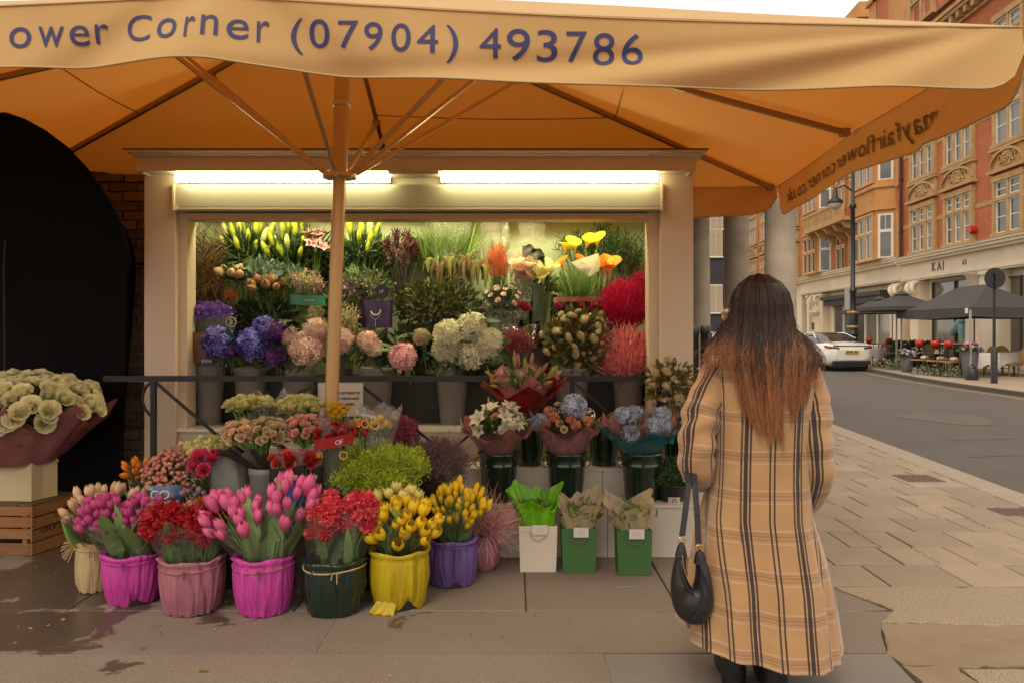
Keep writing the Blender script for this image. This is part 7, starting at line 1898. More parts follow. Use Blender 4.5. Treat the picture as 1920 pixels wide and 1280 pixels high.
# eucalyptus
spraything('eucalyptus_bunch', 'grey-green eucalyptus leaves below the left lily buds', 'foliage', at(500, 600, 6.0), at(500, 512, 5.92), (ru(52, 5.92), .1, ru(20, 5.92)), 30, 16, LEAFR, .055, [L_EUC], spread=.035, along=.3, part='foliage')
bunch('protea_bunch', 'five cream-pink protea buds at the left of the display', 'protea', at(437, 518, 5.85), (ru(18, 5.85), .05, ru(11, 5.85)), 6, blooms('bud', petal('protea', (.46, .29, .14), (.62, .42, .26)), w=.75), .085, at(437, 600, 6.0), 'flower_head', filler=(L_DARK, LEAF, 60, .07))
bunch('poppy_pod_bunch', 'dusty orange poppy-like seed pods under the eucalyptus', 'seed pods', at(501, 542, 5.82), (ru(30, 5.82), .06, ru(12, 5.82)), 10, blooms('pod', petal('pod', (.36, .18, .08), (.48, .27, .15))), .085, at(501, 620, 6.0), 'seed_pod', filler=(L_DARK, LEAF, 60, .06))
bunch('pincushion_flower', 'coral red pincushion flower at the left of the display', 'pincushion', at(431, 556, 5.8), (.01, .01, .01), 1, blooms('spiky', petal('coralpin', (.55, .06, .03), (.72, .20, .10)), n=160), .062, at(431, 620, 6.0), 'flower_head', filler=(L_DARK, LEAF, 0 + 4, .06))
# alstroemeria in green sleeve
t = spraything('alstroemeria_bunch', 'pink and cream budding alstroemeria in a green printed sleeve left of the pole', 'flowers', at(572, 590, 5.85), at(575, 528, 5.82), (ru(36, 5.82), .08, ru(22, 5.82)), 60, 7, leaf_t(.5, .2, .15, 3), .026, [petal('alscream', (.45, .40, .18), (.60, .50, .28)), P_PSPR, P_LIL, petal('alsgreen', (.30, .30, .08), (.42, .38, .12))], spread=.02, part='buds')
c_ = at(578, 573, 5.74); b = band(t, c_, ru(34, 5.74), .08, 0, .075, mat('green_print', (.02, .18, .10), rough=.3), slant=-.05)
g = G(); 
for k in range(4): fn = curved_fn((c_[0], c_[1], c_[2] + .03), ru(34, 5.74), .08); word(g, 'nuza'[k], lambda x, y: fn(x + .02 + k * .022 - .03, y, .004), .02)
obj('lettering', g, m_print, b)
# statice (violet) bunch at the left with sleeve and tag
t = spraything('statice_bunch', 'violet statice in a printed sleeve at the lower left of the display', 'statice', at(392, 680, 5.72), at(390, 588, 5.68), (ru(44, 5.68), .1, ru(16, 5.68)), 170, 16, CUP, .02, [petal('statice', (.16, .06, .40), (.36, .20, .66))], spread=.014, along=.1)
sleeve(t, at(398, 684, 5.7), bz(592, 5.7), .1, ru(46, 5.7), CELH, name='cellophane_sleeve', sq=.6)
c_ = at(378, 680, 5.62); band(t, c_, .10, .06, 0, .23, mat('bark_print', (.20, .07, .02), rough=.4, namt=.8, nscale=20, nstretch=(1, 1, .2)), a0=-1.2, a1=.9, taper=.8)
c_ = at(384, 682, 5.585); b = band(t, c_, .09, .05, 0, .055, m_blackp, a0=-.2, a1=1.0)
g = G(); fn = curved_fn((c_[0], c_[1], c_[2] + .012), .09, .05); word(g, 'Wm', lambda x, y: fn(x - .005, y, .006), .03); obj('lettering', g, m_print, b)
def disc(parent, c, r, m, name='tag_disc'):
    g = G(); tube(g, [(c[0], c[1], c[2]), (c[0], c[1] - .004, c[2])], r, 28, sm=False); return obj(name, g, m, parent)
c_ = at(434, 604, 5.55); d_ = disc(t, c_, ru(9.5, 5.55), m_print); d2 = disc(t, (c_[0], c_[1] - .004, c_[2]), ru(8, 5.55), m_blackp)
g = G(); 
for k in range(-2, 3): blob(g, (c_[0] + .006 * (1 if k % 2 else -1), c_[1] - .009, c_[2] + k * .0085), (.008, .001, .004)); 
tube(g, [(c_[0], c_[1] - .0095, c_[2] - .024), (c_[0], c_[1] - .0095, c_[2] + .022)], .0015, 4); obj('leaf_emblem', g, m_print, t)
# hydrangeas
def hyd(label, heads, Y, base, lm=L_DARK, nl=80, name='hydrangea_bunch'):
    t = thing(name, label, 'hydrangea', base)
    gs = G()
    for px, py, r, m in heads:
        p = W(px, py, Y + R.uniform(-.03, .03)); s = ru(r, Y) * .9
        inst('flower_head', R.choice(blooms('hyd', m, n=200, fs=.235)), t, Mdir(p, (R.gauss(0, .15), -.55, .8), s)); tube(gs, [base, Vector(base).lerp(p, .7), p], .005, 5)
        for k in range(6):
            a = R.uniform(0, 6.28); d = Vector((math.cos(a), -.4, math.sin(a) - .5)).normalized(); inst('leaf', leafmesh(lm, k % 3), t, Mdir(p + d * s * .5 + Vector((0, .04, 0)), d, .17))
    obj('stems', gs, S_GREEN, t, kind='stuff'); return t
hyd('blue and violet hydrangeas, lowest left in the display', [(409, 642, 34, P_HBLUE), (433, 655, 14, P_HPUR)], 5.6, at(400, 700, 5.75))
hyd('blue and purple hydrangeas beside the blush pink ones', [(475, 643, 34, P_HBLUE), (497, 618, 28, P_HBLUE), (520, 622, 21, P_HPUR), (519, 666, 24, P_HPUR)], 5.62, at(480, 710, 5.78))
hyd('small pale blue hydrangea peeping over the purple ones', [(524, 612, 14, P_PALEB)], 5.72, at(520, 700, 5.78))
hyd('blush pink hydrangeas left of and behind the parasol pole', [(575, 652, 36, P_BLUSH), (547, 632, 20, P_BLUSH), (592, 620, 26, P_BLUSH), (640, 640, 27, P_BLUSH)], 5.6, at(565, 710, 5.76))
hyd('blush pink hydrangea right of the parasol pole', [(690, 640, 22, P_BLUSH), (702, 652, 18, P_BLUSH)], 5.6, at(706, 710, 5.76))
hyd('single rose pink hydrangea hanging over the railing', [(755, 668, 29, P_HPINK)], 5.5, at(770, 720, 5.76), lm=L_GREEN)
hyd('small cream hydrangea left of the big white ones', [(790, 632, 18, petal('hcream', (.50, .42, .26), (.60, .50, .34)))], 5.7, at(800, 700, 5.8))
hyd('ring of large white hydrangeas in the centre of the display', [(840, 628, 31, P_WHITE), (886, 615, 32, P_WHITE), (917, 640, 29, P_WHITE), (838, 655, 30, P_WHITE), (880, 663, 33, P_WHITE), (908, 652, 28, P_WHITE)], 5.58, at(865, 715, 5.76))
# cream dried foliage by the pole
spraything('bleached_ruscus_bunch', 'bleached cream dried foliage right behind the parasol pole', 'dried foliage', at(655, 690, 5.8), at(650, 608, 5.7), (ru(26, 5.7), .06, ru(40, 5.7)), 26, 26, LEAF, .03, [petal('bleach', (.50, .42, .22), (.62, .54, .32))], spread=.022, along=.5, part='foliage')
spraything('bleached_ruscus_bunch', 'bleached pinkish dried foliage left of the pole above the blush hydrangea', 'dried foliage', at(600, 690, 5.85), at(594, 585, 5.75), (ru(12, 5.75), .05, ru(22, 5.75)), 12, 22, LEAF, .028, [petal('bleach2', (.42, .32, .22), (.52, .42, .3))], spread=.02, along=.5, part='foliage')
# purple agapanthus, sleeve with ring print and black tag
t = spraything('lilac_flower_bunch', 'lilac star flowers with green buds right of the pole, in a purple sleeve', 'flowers', at(700, 620, 5.9), at(684, 535, 5.88), (ru(46, 5.88), .1, ru(26, 5.88)), 90, 9, CUP, .02, [P_LIL, petal('greenbuds', (.14, .18, .05), (.24, .26, .10)), L_DARK], spread=.025, part='flowers', leaf=(L_GREEN, LEAFN, 120, .09))
c_ = at(708, 615, 5.78); b = band(t, c_, ru(29, 5.78), .08, 0, .21, mat('purple_film', (.04, .012, .07), rough=.2), taper=.3)
g = G(); q = [curved_fn((c_[0], c_[1], c_[2] + .13), ru(30, 5.78), .085)(.035 * math.cos(a), .032 * math.sin(a), .004) for a in np.linspace(math.pi + .1, 2 * math.pi + .3, 14)]; tube(g, q, .006, 5); obj('ring_print', g, m_print, b)
g = G()
for a in (-2.2, -1.57, -.9): tube(g, [curved_fn((c_[0], c_[1], c_[2] + .06), ru(30, 5.78), .085)(0, 0, .004), curved_fn((c_[0], c_[1], c_[2] + .06), ru(30, 5.78), .085)(.07 * math.cos(a + (3.14 if a != -1.57 else 0)), .05 * abs(math.sin(a)) * (1 if a != -1.57 else -1), .004)], .0016, 4)
obj('line_print', g, m_print, b)
c_ = at(716, 547, 5.6); disc(t, c_, ru(13, 5.6), m_blackp)
g = G(); v, f = glyph('M'); word(g, 'M', lambda x, y: (c_[0] - .022 + x * .9 + y * .35, c_[1] - .006, c_[2] - .016 + y), .032); obj('lettering', g, m_print, t)
g = G(); tube(g, [(c_[0], c_[1] + .02, c_[2] - .05), (c_[0], c_[1] + .05, c_[2] - .2)], .002, 4); obj('tag_stick', g, m_blackp, t)
# leucadendron, grass, amaranthus, astilbe
spraything('leucadendron_bunch', 'dark burgundy pointed leucadendron stems left of centre at the top', 'foliage', at(755, 600, 6.15), at(752, 475, 6.1), (ru(46, 6.1), .1, ru(36, 6.1)), 34, 24, LEAFN, .06, [mat('leaf_burg', (.055, .012, .018), (.11, .025, .035), rough=.4, transl=.1)], mat('burg_stem', (.03, .012, .012)), spread=.018, along=.22, up=1.1, part='foliage')
spraything('green_stem_bunch', 'pale green curling stems hanging beside the burgundy foliage', 'foliage', at(705, 560, 6.1), at(712, 450, 6.1), (ru(30, 6.1), .06, ru(12, 6.1)), 14, 12, RIB3, .05, [petal('palegreen', (.25, .30, .10), (.34, .38, .16))], spread=.03, up=.2, part='foliage')
def grassb(label, px, py, Y, rx, n, m, h, base_py, name='grass_bunch'):
    t = thing(name, label, 'grass', at(px, base_py, Y)); g = G(); b_ = Vector(at(px, base_py, Y)); P = np.array(b_) + NR.randn(n, 3) * np.array([ru(rx, Y) * .5, .03, .01]); T = leaf_t(.03, .25, .005, 5, base=.35)
    scatter(g, T, P, NR.randn(n, 3) * np.array([.3, .25, .05]) + np.array([0, 0, 1]), h * NR.uniform(.65, 1.05, n)); obj('blades', g, m, t, kind='stuff'); return t
Lgrass = green('grass', (.13, .22, .04), (.24, .34, .08))
t = grassb('tall bright green grass in clear film at the top centre', 843, 440, 6.15, 44, 420, Lgrass, .40, 505); sleeve(t, at(843, 510, 6.15), bz(412, 6.15), .12, ru(46, 6.15), CELH, name='cellophane_sleeve', sq=.5)
t = grassb('smaller green grass tuft behind the burgundy foliage', 800, 450, 6.25, 24, 200, Lgrass, .32, 505)
t = thing('amaranthus_bunch', 'drooping brown and olive amaranthus tassels at the centre', 'amaranthus', at(855, 560, 6.0)); gm = [mat('tassel_brown', (.075, .04, .016), (.15, .09, .03), rough=.8), mat('tassel_olive', (.10, .085, .02), (.18, .15, .035), rough=.8)]
for k in range(34):
    px = R.uniform(812, 905); p = Vector(at(px + R.uniform(-6, 6), 482 + abs(px - 856) * .25 + R.uniform(-6, 10), 5.98 + R.uniform(-.06, .1))); L = R.uniform(.09, .2); q = []; sx = R.choice((-1, 1)) * R.uniform(.02, .05)
    for s in np.linspace(0, 1, 8): q.append((p.x + sx * math.sin(s * 2.2), p.y - .03 * s, p.z + .03 * math.sin(s * 3.1) - L * s ** 1.6))
    g = G(); tube(g, q, [.006, .014, .019, .021, .019, .016, .011, .004], 7); n = 70; idx = NR.randint(1, 7, n); P = np.array(q)[idx] + NR.randn(n, 3) * .010; scatter(g, RIB, P, NR.randn(n, 3) + np.array([0, 0, -.5]), .016); obj('tassel', g, gm[k % 2], t)
g = G(); P = NR.randn(70, 3) * np.array([.14, .05, .03]) + np.array(at(858, 490, 6.05)); scatter(g, LEAFN, P, NR.randn(70, 3) + np.array([0, -.5, -.3]), .12); obj('foliage', g, mat('leaf_bronze', (.07, .055, .025), (.13, .10, .05)), t, kind='stuff')
for px, py, rx, rz, lab in ((934, 500, 22, 44, 'coral red feathery celosia plumes with green tips right of centre'), (985, 500, 18, 26, 'salmon feathery plumes half hidden in cloudy film')):
    spraything('celosia_bunch', lab, 'celosia', at(px, 600, 6.05), at(px, py, 6.0), (ru(rx, 6), .06, ru(rz, 6)), 40, 70, RIB3, .038, [petal('celo', (.55, .04, .02), (.78, .17, .09))], spread=.016, along=.35, up=.9, D=(0, -.3, .95))
spraything('green_spike_bunch', 'thin olive green spikes above the coral plumes', 'foliage', at(930, 560, 6.12), at(930, 468, 6.1), (ru(32, 6.1), .05, ru(16, 6.1)), 13, 46, RIB, .03, [L_OLIVE], spread=.009, along=.35, up=1.1, D=(0, 0, 1), cap=.6)
# film-wrapped calla lilies
def callas(label, pts, m, Y, s, base, wrap=None):
    t = thing('calla_bunch', label, 'calla lilies', base); gs = G()
    for px, py in pts:
        p = Vector(at(px, py, Y + R.uniform(-.02, .02))); d = Vector((R.gauss(0, .3), -.45, .85)).normalized(); inst('calla', R.choice(blooms('calla', m)), t, Mdir(p - d * s * .6, d, s)); tube(gs, [base, Vector(base).lerp(p, .6), p - d * s * .6], .006, 5)
    obj('stems', gs, S_GREEN, t)
    if wrap: 
        x0, y0, x1, y1 = wrap; sleeve(t, at((x0 + x1) / 2, y1, Y), bz(y0, Y), .035, ru((x1 - x0) / 2, Y), CELH, name='cellophane_sleeve', sq=.5, zig=.03)
    return t
callas('two bright yellow calla lilies high at the right, left pair', [(1062, 462), (1078, 458)], P_YEL, 5.95, .105, at(1075, 560, 6.0))
callas('two bright yellow calla lilies high at the right, upper right pair', [(1103, 452), (1119, 450)], P_YEL, 5.98, .105, at(1098, 560, 6.0), (1060, 500, 1130, 560))
callas('orange calla lilies over white paper at the right', [(1133, 492), (1146, 494), (1140, 503)], P_ORT, 5.88, .11, at(1125, 590, 5.95))
callas('two small orange blooms between the yellow callas', [(1052, 493), (1090, 490)], P_ORT, 5.98, .09, at(1075, 590, 6.0))
callas('peach pink calla lilies in clear film right of the coral plumes', [(965, 495), (980, 505), (992, 515), (972, 512), (988, 498)], petal('callapeach', (.66, .30, .16), (.76, .44, .28)), 5.86, .105, at(990, 620, 5.95), (950, 470, 1010, 600))
callas('pale yellow calla lilies in the middle right', [(1010, 510), (1022, 500), (1032, 505), (1016, 520)], petal('callayel', (.66, .56, .18), (.74, .66, .30)), 5.86, .10, at(1020, 620, 5.95))
for pts, lab, mm in (([(1070, 492), (1122, 475), (1128, 505), (1105, 520), (1080, 505)], 'white paper cone under the yellow callas', 'white_wrap'), ([(1128, 505), (1150, 505), (1130, 560), (1128, 540)], 'white paper cone under the orange callas', 'white_wrap'), ([(1000, 530), (1020, 535), (1014, 600), (998, 606)], 'grey-green paper sleeve standing between the callas', 'sage_wrap'), ([(1015, 560), (1034, 545), (1030, 640), (1012, 630)], 'pale green paper sleeve behind the white roses', 'sage_wrap2')):
    Y = 5.93; g = G(); n = len(pts); P = [Vector(at(a, b_, Y + (.02 if k in (0, n - 1) else -.015))) for k, (a, b_) in enumerate(pts)]; P += [p + Vector((0, .012, 0)) for p in P]
    g.add(P, [tuple(range(n - 1, -1, -1)), tuple(range(n, 2 * n))] + [(k, (k + 1) % n, (k + 1) % n + n, k + n) for k in range(n)]); tag(obj('paper_cone', g, mat(mm, {'white_wrap': (.55, .50, .38), 'sage_wrap': (.22, .27, .22), 'sage_wrap2': (.36, .44, .30)}[mm], rough=.5, transl=.2), loc=tuple(P[0])), lab, 'wrapping paper')
# black ribbon bow and clear film sheets
g = G()
for k in range(7):
    a0 = R.uniform(0, 3.1); q = [(XX(1000, 5.9) + .11 * (s - .5) * 1.6, 5.9 - .03 * math.sin(s * 9 + k), bz(463 + k * 3, 5.9) - .12 * (s - .2) ** 2 - .01 * math.sin(s * 14 + k)) for s in np.linspace(0, 1, 16)]
    P = np.array([[(p[0], p[1], p[2]), (p[0] + .004, p[1] - .012, p[2] + .012)] for p in q]); v, f = grid_vf(P); g.add(v, f, 0, True)
tag(obj('ribbon_bow', g, mat('black_ribbon', (.015, .015, .02), rough=.3), loc=at(1000, 465, 5.9)), 'black ribbon draped over film above the peach callas', 'ribbon')
for px, py, w, h_, lab in ((925, 435, 46, 44, 'clear film sleeve standing above the green spikes'), (998, 432, 50, 50, 'clear film sleeve standing above the black ribbon'), (948, 490, 12, 150, 'narrow streak of clear film between plumes and peach callas')):
    g = G(); P = np.zeros((7, 9, 3))
    for i in range(7):
        for j in range(9): P[i, j] = (*at(px - w / 2 + w * j / 8 + 3 * math.sin(i + j * .3), py + h_ / 2 - h_ * i / 6, 6.12)[:1], 6.12 - .04 * math.sin(math.pi * j / 8) + .008 * math.sin(i * 2.2 + j), at(px, py + h_ / 2 - h_ * i / 6, 6.12)[2])
    v, f = grid_vf(P); g.add(v, f, 0, True); tag(obj('film_sleeve', g, CELH, loc=at(px, py, 6.12)), lab, 'film')
# ruscus foliage top right
spraything('ruscus_bunch', 'airy dark green leafy branches reaching the top right corner of the display', 'foliage', at(1120, 600, 6.2), at(1120, 470, 6.22), (ru(84, 6.22), .08, ru(50, 6.22)), 60, 26, LEAFN, .042, [green('rusc', (.035, .07, .015), (.07, .12, .03))], mat('rusc_stem', (.06, .08, .02)), spread=.022, along=.35, up=.7, part='foliage', D=(0, -.2, 1), cap=.95)
spraything('fern_bunch', 'soft lime green ferny filler in front of the yellow callas', 'foliage', at(1080, 600, 5.9), at(1077, 532, 5.86), (ru(52, 5.86), .08, ru(26, 5.86)), 120, 40, RIB, .026, [green('fern', (.10, .20, .02), (.20, .32, .05))], spread=.016, along=.3, up=1.0, part='foliage')
t = bunch('red_chrysanthemum_bunch', 'dark red flowers in film printed with a red and gold band, under the lime fern', 'flowers', at(1082, 578, 5.8), (ru(46, 5.8), .08, ru(12, 5.8)), 12, blooms('ruffle', P_DRED, n=40), .035, at(1080, 640, 5.9), 'bloom', filler=(L_DARK, LEAF, 160, .06))
band(t, at(1082, 566, 5.76), ru(46, 5.76), .07, 0, .035, mat('red_gold_band', (.30, .04, .02), rough=.4, namt=.9, nscale=22, c3=(.45, .2, .05)), slant=.03)
# dyed asparagus
for px, py, rx, rz, c1, c2, lab, Y in ((1172, 570, 46, 46, (.56, .006, .06), (.85, .03, .15), 'deep crimson dyed feathery foliage at the right side of the display', 5.85), (1174, 662, 50, 50, (.82, .19, .22), (.97, .42, .41), 'coral pink dyed feathery foliage at the lower right of the display', 5.68), (1202, 530, 12, 20, (.5, .01, .04), (.66, .04, .09), 'crimson dyed sprigs against the right jamb', 5.95)):
    spraything('dyed_foliage_bunch', lab, 'dyed foliage', at(px, py + rz + 30, Y + .05), at(px, py + 6, Y), (ru(rx, Y), .13, ru(rz, Y)), 60 if rx < 20 else 340, 46, ribbon_t(.13, .3, 2), .036, [petal('dye%d' % (px + py), c1, c2)], mat('dye_stem', (.3, .02, .04)), spread=.030, along=.55, up=.9, part='foliage')
# berries and brown viburnum masses
viburnum('brown-green viburnum branches filling the middle of the display', at(820, 570, 5.92), (ru(80, 5.92), .1, ru(42, 5.92)), at(820, 640, 6.0), 42, green('vib', (.05, .07, .02), (.13, .15, .04)), berry=petal('brownberry', (.15, .085, .035), (.24, .14, .06)), leafn=700, size=.032)
viburnum('cream flowering viburnum with rust and green leaves at the lower right of the display', at(1085, 640, 5.68), (ru(58, 5.68), .13, ru(56, 5.68)), at(1075, 700, 5.76), 40, L_RUST, leafn=620)
# roses in film, centre right
t = bunch('pink_spray_rose_bunch', 'tiny pink spray roses in cloudy film right of the brown viburnum', 'roses', at(943, 562, 5.82), (ru(34, 5.82), .07, ru(24, 5.82)), 12, blooms('rose', P_BLUSH, layers=4), .026, at(945, 640, 5.9), 'rose', filler=(L_DARK, LEAF, 260, .05)); sleeve(t, at(945, 640, 5.85), bz(560, 5.85), .06, ru(42, 5.85), CELH, name='cellophane_sleeve', sq=.5)
bunch('dark_red_rose', 'single large dark red rose right of the tiny pink roses', 'rose', at(979, 582, 5.72), (.01, .01, .01), 1, blooms('rose', P_DRED, ruffle=.1), .062, at(985, 650, 5.85), 'bloom', leafm=L_GREEN, nleaf=4, leaflen=.1)
t = spraything('heather_bunch', 'dusky crimson heather in a clear sleeve right of the white hydrangeas', 'heather', at(968, 700, 5.75), at(970, 645, 5.66), (ru(30, 5.66), .08, ru(26, 5.66)), 150, 50, ribbon_t(.3, .3, 1), .016, [petal('heather', (.30, .04, .07), (.50, .12, .15))], spread=.018, along=.4); sleeve(t, at(968, 700, 5.7), bz(610, 5.7), .06, ru(40, 5.7), CEL, name='cellophane_sleeve', sq=.55)
# dark leafy fill between the rows
for k, (px, py, rx, rz, Y, n, lab) in enumerate(((500, 595, 60, 34, 5.98, 420, 'behind the blue hydrangeas'), (640, 590, 40, 40, 6.05, 260, 'behind the parasol pole'), (770, 660, 60, 36, 5.9, 320, 'around the rose pink hydrangea'), (880, 690, 60, 20, 5.72, 200, 'under the white hydrangeas'), (1030, 610, 50, 50, 6.05, 300, 'behind the heather and viburnum'), (600, 500, 60, 40, 6.25, 300, 'behind the pink lilies'), (690, 510, 40, 30, 6.25, 220, 'behind the lilac flowers'), (945, 590, 60, 40, 6.05, 420, 'behind the tiny pink roses'), (1005, 545, 40, 36, 6.2, 260, 'behind the peach and yellow callas'))):
    g = G(); d = NR.randn(n, 3); d /= np.linalg.norm(d, axis=1)[:, None]; scatter(g, LEAF, np.array(at(px, py, Y)) + d * NR.rand(n, 1) ** .4 * np.array([ru(rx, Y), .06, ru(rz, Y)]), d + np.array([0, -.4, .2]), .075)
    t = thing('greenery_bunch', 'dark green leafy stems ' + lab, 'foliage', at(px, py, Y), 'dark greenery in the display'); obj('foliage', g, L_DARK, t, kind='stuff')

# ------------------------------------------------------------------ crate, cream bag and big rose bouquet at the left
cr = thing('wooden_crate', 'slatted orange-brown wooden crate printed upside down HOLLAND, at the left edge', 'crate', (-2.62, 4.25, 0))
m_wood = mat('crate_wood', (.36, .165, .05), (.28, .125, .04), rough=.7, namt=.8, nscale=5, nstretch=(1, 1, 9), c3=(.22, .10, .035), bump=.3, bscale=40, island=.15)
m_woodt = mat('crate_top_wood', (.16, .085, .04), rough=.7, namt=.7, nscale=9, c3=(.09, .05, .025), bump=.3, bscale=40)
Cn = Vector((XX(60, 4.86), 4.86 * 1.0, 0)); Yc0 = GY(1041); Cn = Vector((XX(60, Yc0), Yc0, 0)); 
dR = Vector((.2, .98, 0)).normalized(); dL = Vector((-1, .06, 0)).normalized()      # right face runs back, front face runs left
HC = ZZ(948, Yc0); LR_, LL_ = .40, .62
def plank(A, d, L, z0, z1, out, m=m_wood, name='plank', th=.014, ov=0.0):
    n = Vector(out); a = A + d * 0; v = []
    for z in (z0, z1):
        for s, o in ((0 - ov, 0), (L, 0), (L, -th), (0 - ov, -th)):
            p = A + d * s + n * o; v.append((p.x + R.gauss(0, .0008), p.y, z + R.gauss(0, .001)))
    g = G(); g.add(v, [(0, 3, 2, 1), (4, 5, 6, 7), (0, 1, 5, 4), (1, 2, 6, 5), (2, 3, 7, 6), (3, 0, 4, 7)], 0, False, R.random()); return obj(name, g, m, cr)
nR_ = Vector((dR.y, -dR.x, 0)); nL_ = Vector((0.06, -1, 0)).normalized()
rows = [(.0, .235), (.26, .485), (.51, .735), (.76, .985)]
for a, b_ in rows: plank(Cn, dR, LR_, HC * a + .002, HC * b_, nR_)
for a, b_ in [(.0, .24), (.33, .53), (.56, .77), (.80, .985)]: plank(Cn, dL, LL_, HC * a + .002, HC * b_, nL_, ov=-.0)
for k in range(6):
    A = Cn + dL * (k * .105); B_ = A + dL * .098; v = [A, B_, B_ + dR * LR_, A + dR * LR_]; g = G()
    g.add([(p.x, p.y, HC * .99) for p in v] + [(p.x, p.y, HC * .99 + .012) for p in v], [(0, 1, 2, 3), (7, 6, 5, 4), (0, 4, 5, 1), (1, 5, 6, 2), (2, 6, 7, 3), (3, 7, 4, 0)], 0, False, R.random()); obj('plank', g, m_woodt, cr)
for A in (Cn + dR * .02 - nR_ * .03 + dL * .03, Cn + dR * (LR_ - .03) + dL * .03, Cn + dL * (LL_ - .03) + dR * .03):
    g = G(); box(g, (A.x, A.y, HC / 2), (.03, .03, HC * .97)); obj('corner_post', g, m_wood, cr)
g = G()
for a, b_ in rows:
    for zz in (a + .06, b_ - .06):
        for s in (.02, LR_ - .02): p = Cn + dR * s + nR_ * .001; blob(g, (p.x, p.y, HC * zz), .004)
        p = Cn + dL * .02 + nL_ * .001; blob(g, (p.x, p.y, HC * zz), .004)
obj('nail_heads', g, m_dark, cr, kind='stuff')
g = G()
for s_, zc in (('LEERSI', .66), ('HOLLAND', .40)):
    hh_ = .048; L = wlen(s_, hh_, .02, .08)
    word(g, s_, lambda x, y: tuple(Cn + dR * (.36 - x * .92) + nR_ * .0022 + Vector((0, 0, HC * zc + hh_ - y - .005))), hh_, bold=.02, gap=.08)
obj('stencil_lettering', g, mat('stencil', (.07, .03, .015), rough=.8), cr)
# bag on the crate
bgx = thing('paper_bag', 'cream stiff paper bag holding the big rose bouquet on the crate', 'gift bag', (Cn.x, Cn.y + .1, HC))
zb = HC + .014; hB = ZZ(862, Yc0 + .12) - zb
Bc = Cn + dR * .07 + nL_ * -.0 ; Bc = Vector((XX(59, Yc0 + .07), Yc0 + .07, 0)); dr2 = Vector((.33, .94, 0)).normalized()
a0, a1, a2, a3 = Bc, Bc + dr2 * .19, Bc + dr2 * .19 + dL * .3, Bc + dL * .3
g = G()
mid = (a0 + a1) / 2 - nR_ * .012
def q4(p, q, z0, z1, spl=0.0): g.add([(p.x, p.y, z0), (q.x, q.y, z0), (q.x, q.y, z1), (p.x, p.y, z1)], [(0, 1, 2, 3)])
q4(a0, mid, zb, zb + hB); q4(mid, a1, zb, zb + hB); q4(a1, a2, zb, zb + hB); q4(a2, a3, zb, zb + hB); q4(a3, a0, zb, zb + hB)
obj('paper_body', g, mat('cream_card', (.58, .47, .27), rough=.6, namt=.2, nscale=4), bgx)
g = G(); p = a0.lerp(a3, .35) + nL_ * .004; tube(g, [(p.x - .07, p.y - .004, zb + hB - .01), (p.x, p.y - .012, zb + hB - .05), (p.x + .07, p.y - .006, zb + hB - .035)], .003, 5); obj('cord_handle', g, raff, bgx)
g = G(); p = a1
for k in range(6): blob(g, (p.x - .02 + R.gauss(0, .012), p.y - .02, zb + hB - .015 + R.gauss(0, .012)), (.016, .012, .013))
obj('ribbon_knot', g, raff, bgx)
Yq = Yc0 + .2; xq = XX(40, Yq)
bq = bunch('rose_bouquet', 'huge bouquet of pale cream-green roses in mauve film at the left edge', 'roses', at(40, 772, Yq), (ru(150, Yq) - .03, .38, ru(64, Yq)), 125, blooms('rose', petal('creamgreen', (.56, .50, .19), (.93, .89, .60)), ruffle=.04, layers=6), .064, (xq, Yq, zb + hB - .1), 'rose', up=.25, D=(0, -.45, .9), cap=.88, jit=.02, filler=(L_DARK, LEAF, 300, .05))
MAUVE_F = mat('mauve_film', (.33, .11, .12), rough=.22, transl=.2, bump=.9, bscale=9, namt=.7, nscale=7, c3=(.38, .16, .15), coat=.3)
sleeve(bq, (XX(30, Yq), Yq, zb + hB - .03), ZZ(766, Yq), .24, ru(146, Yq), MAUVE_F, sq=.75, zig=.08, name='mauve_wrap', wr=.06, flop=.2, seg=80, rows=14, k=4, front_dip=.03, tilt=(.03, 0))
sleeve(bq, (XX(20, Yq), Yq, zb + hB - .02), ZZ(778, Yq), .16, ru(136, Yq), T_PINK, sq=.72, zig=.05, name='pink_inner_wrap', wr=.03, flop=.14, seg=70, rows=12, k=3, front_dip=.03, tilt=(XX(40, Yq) - XX(20, Yq), 0))
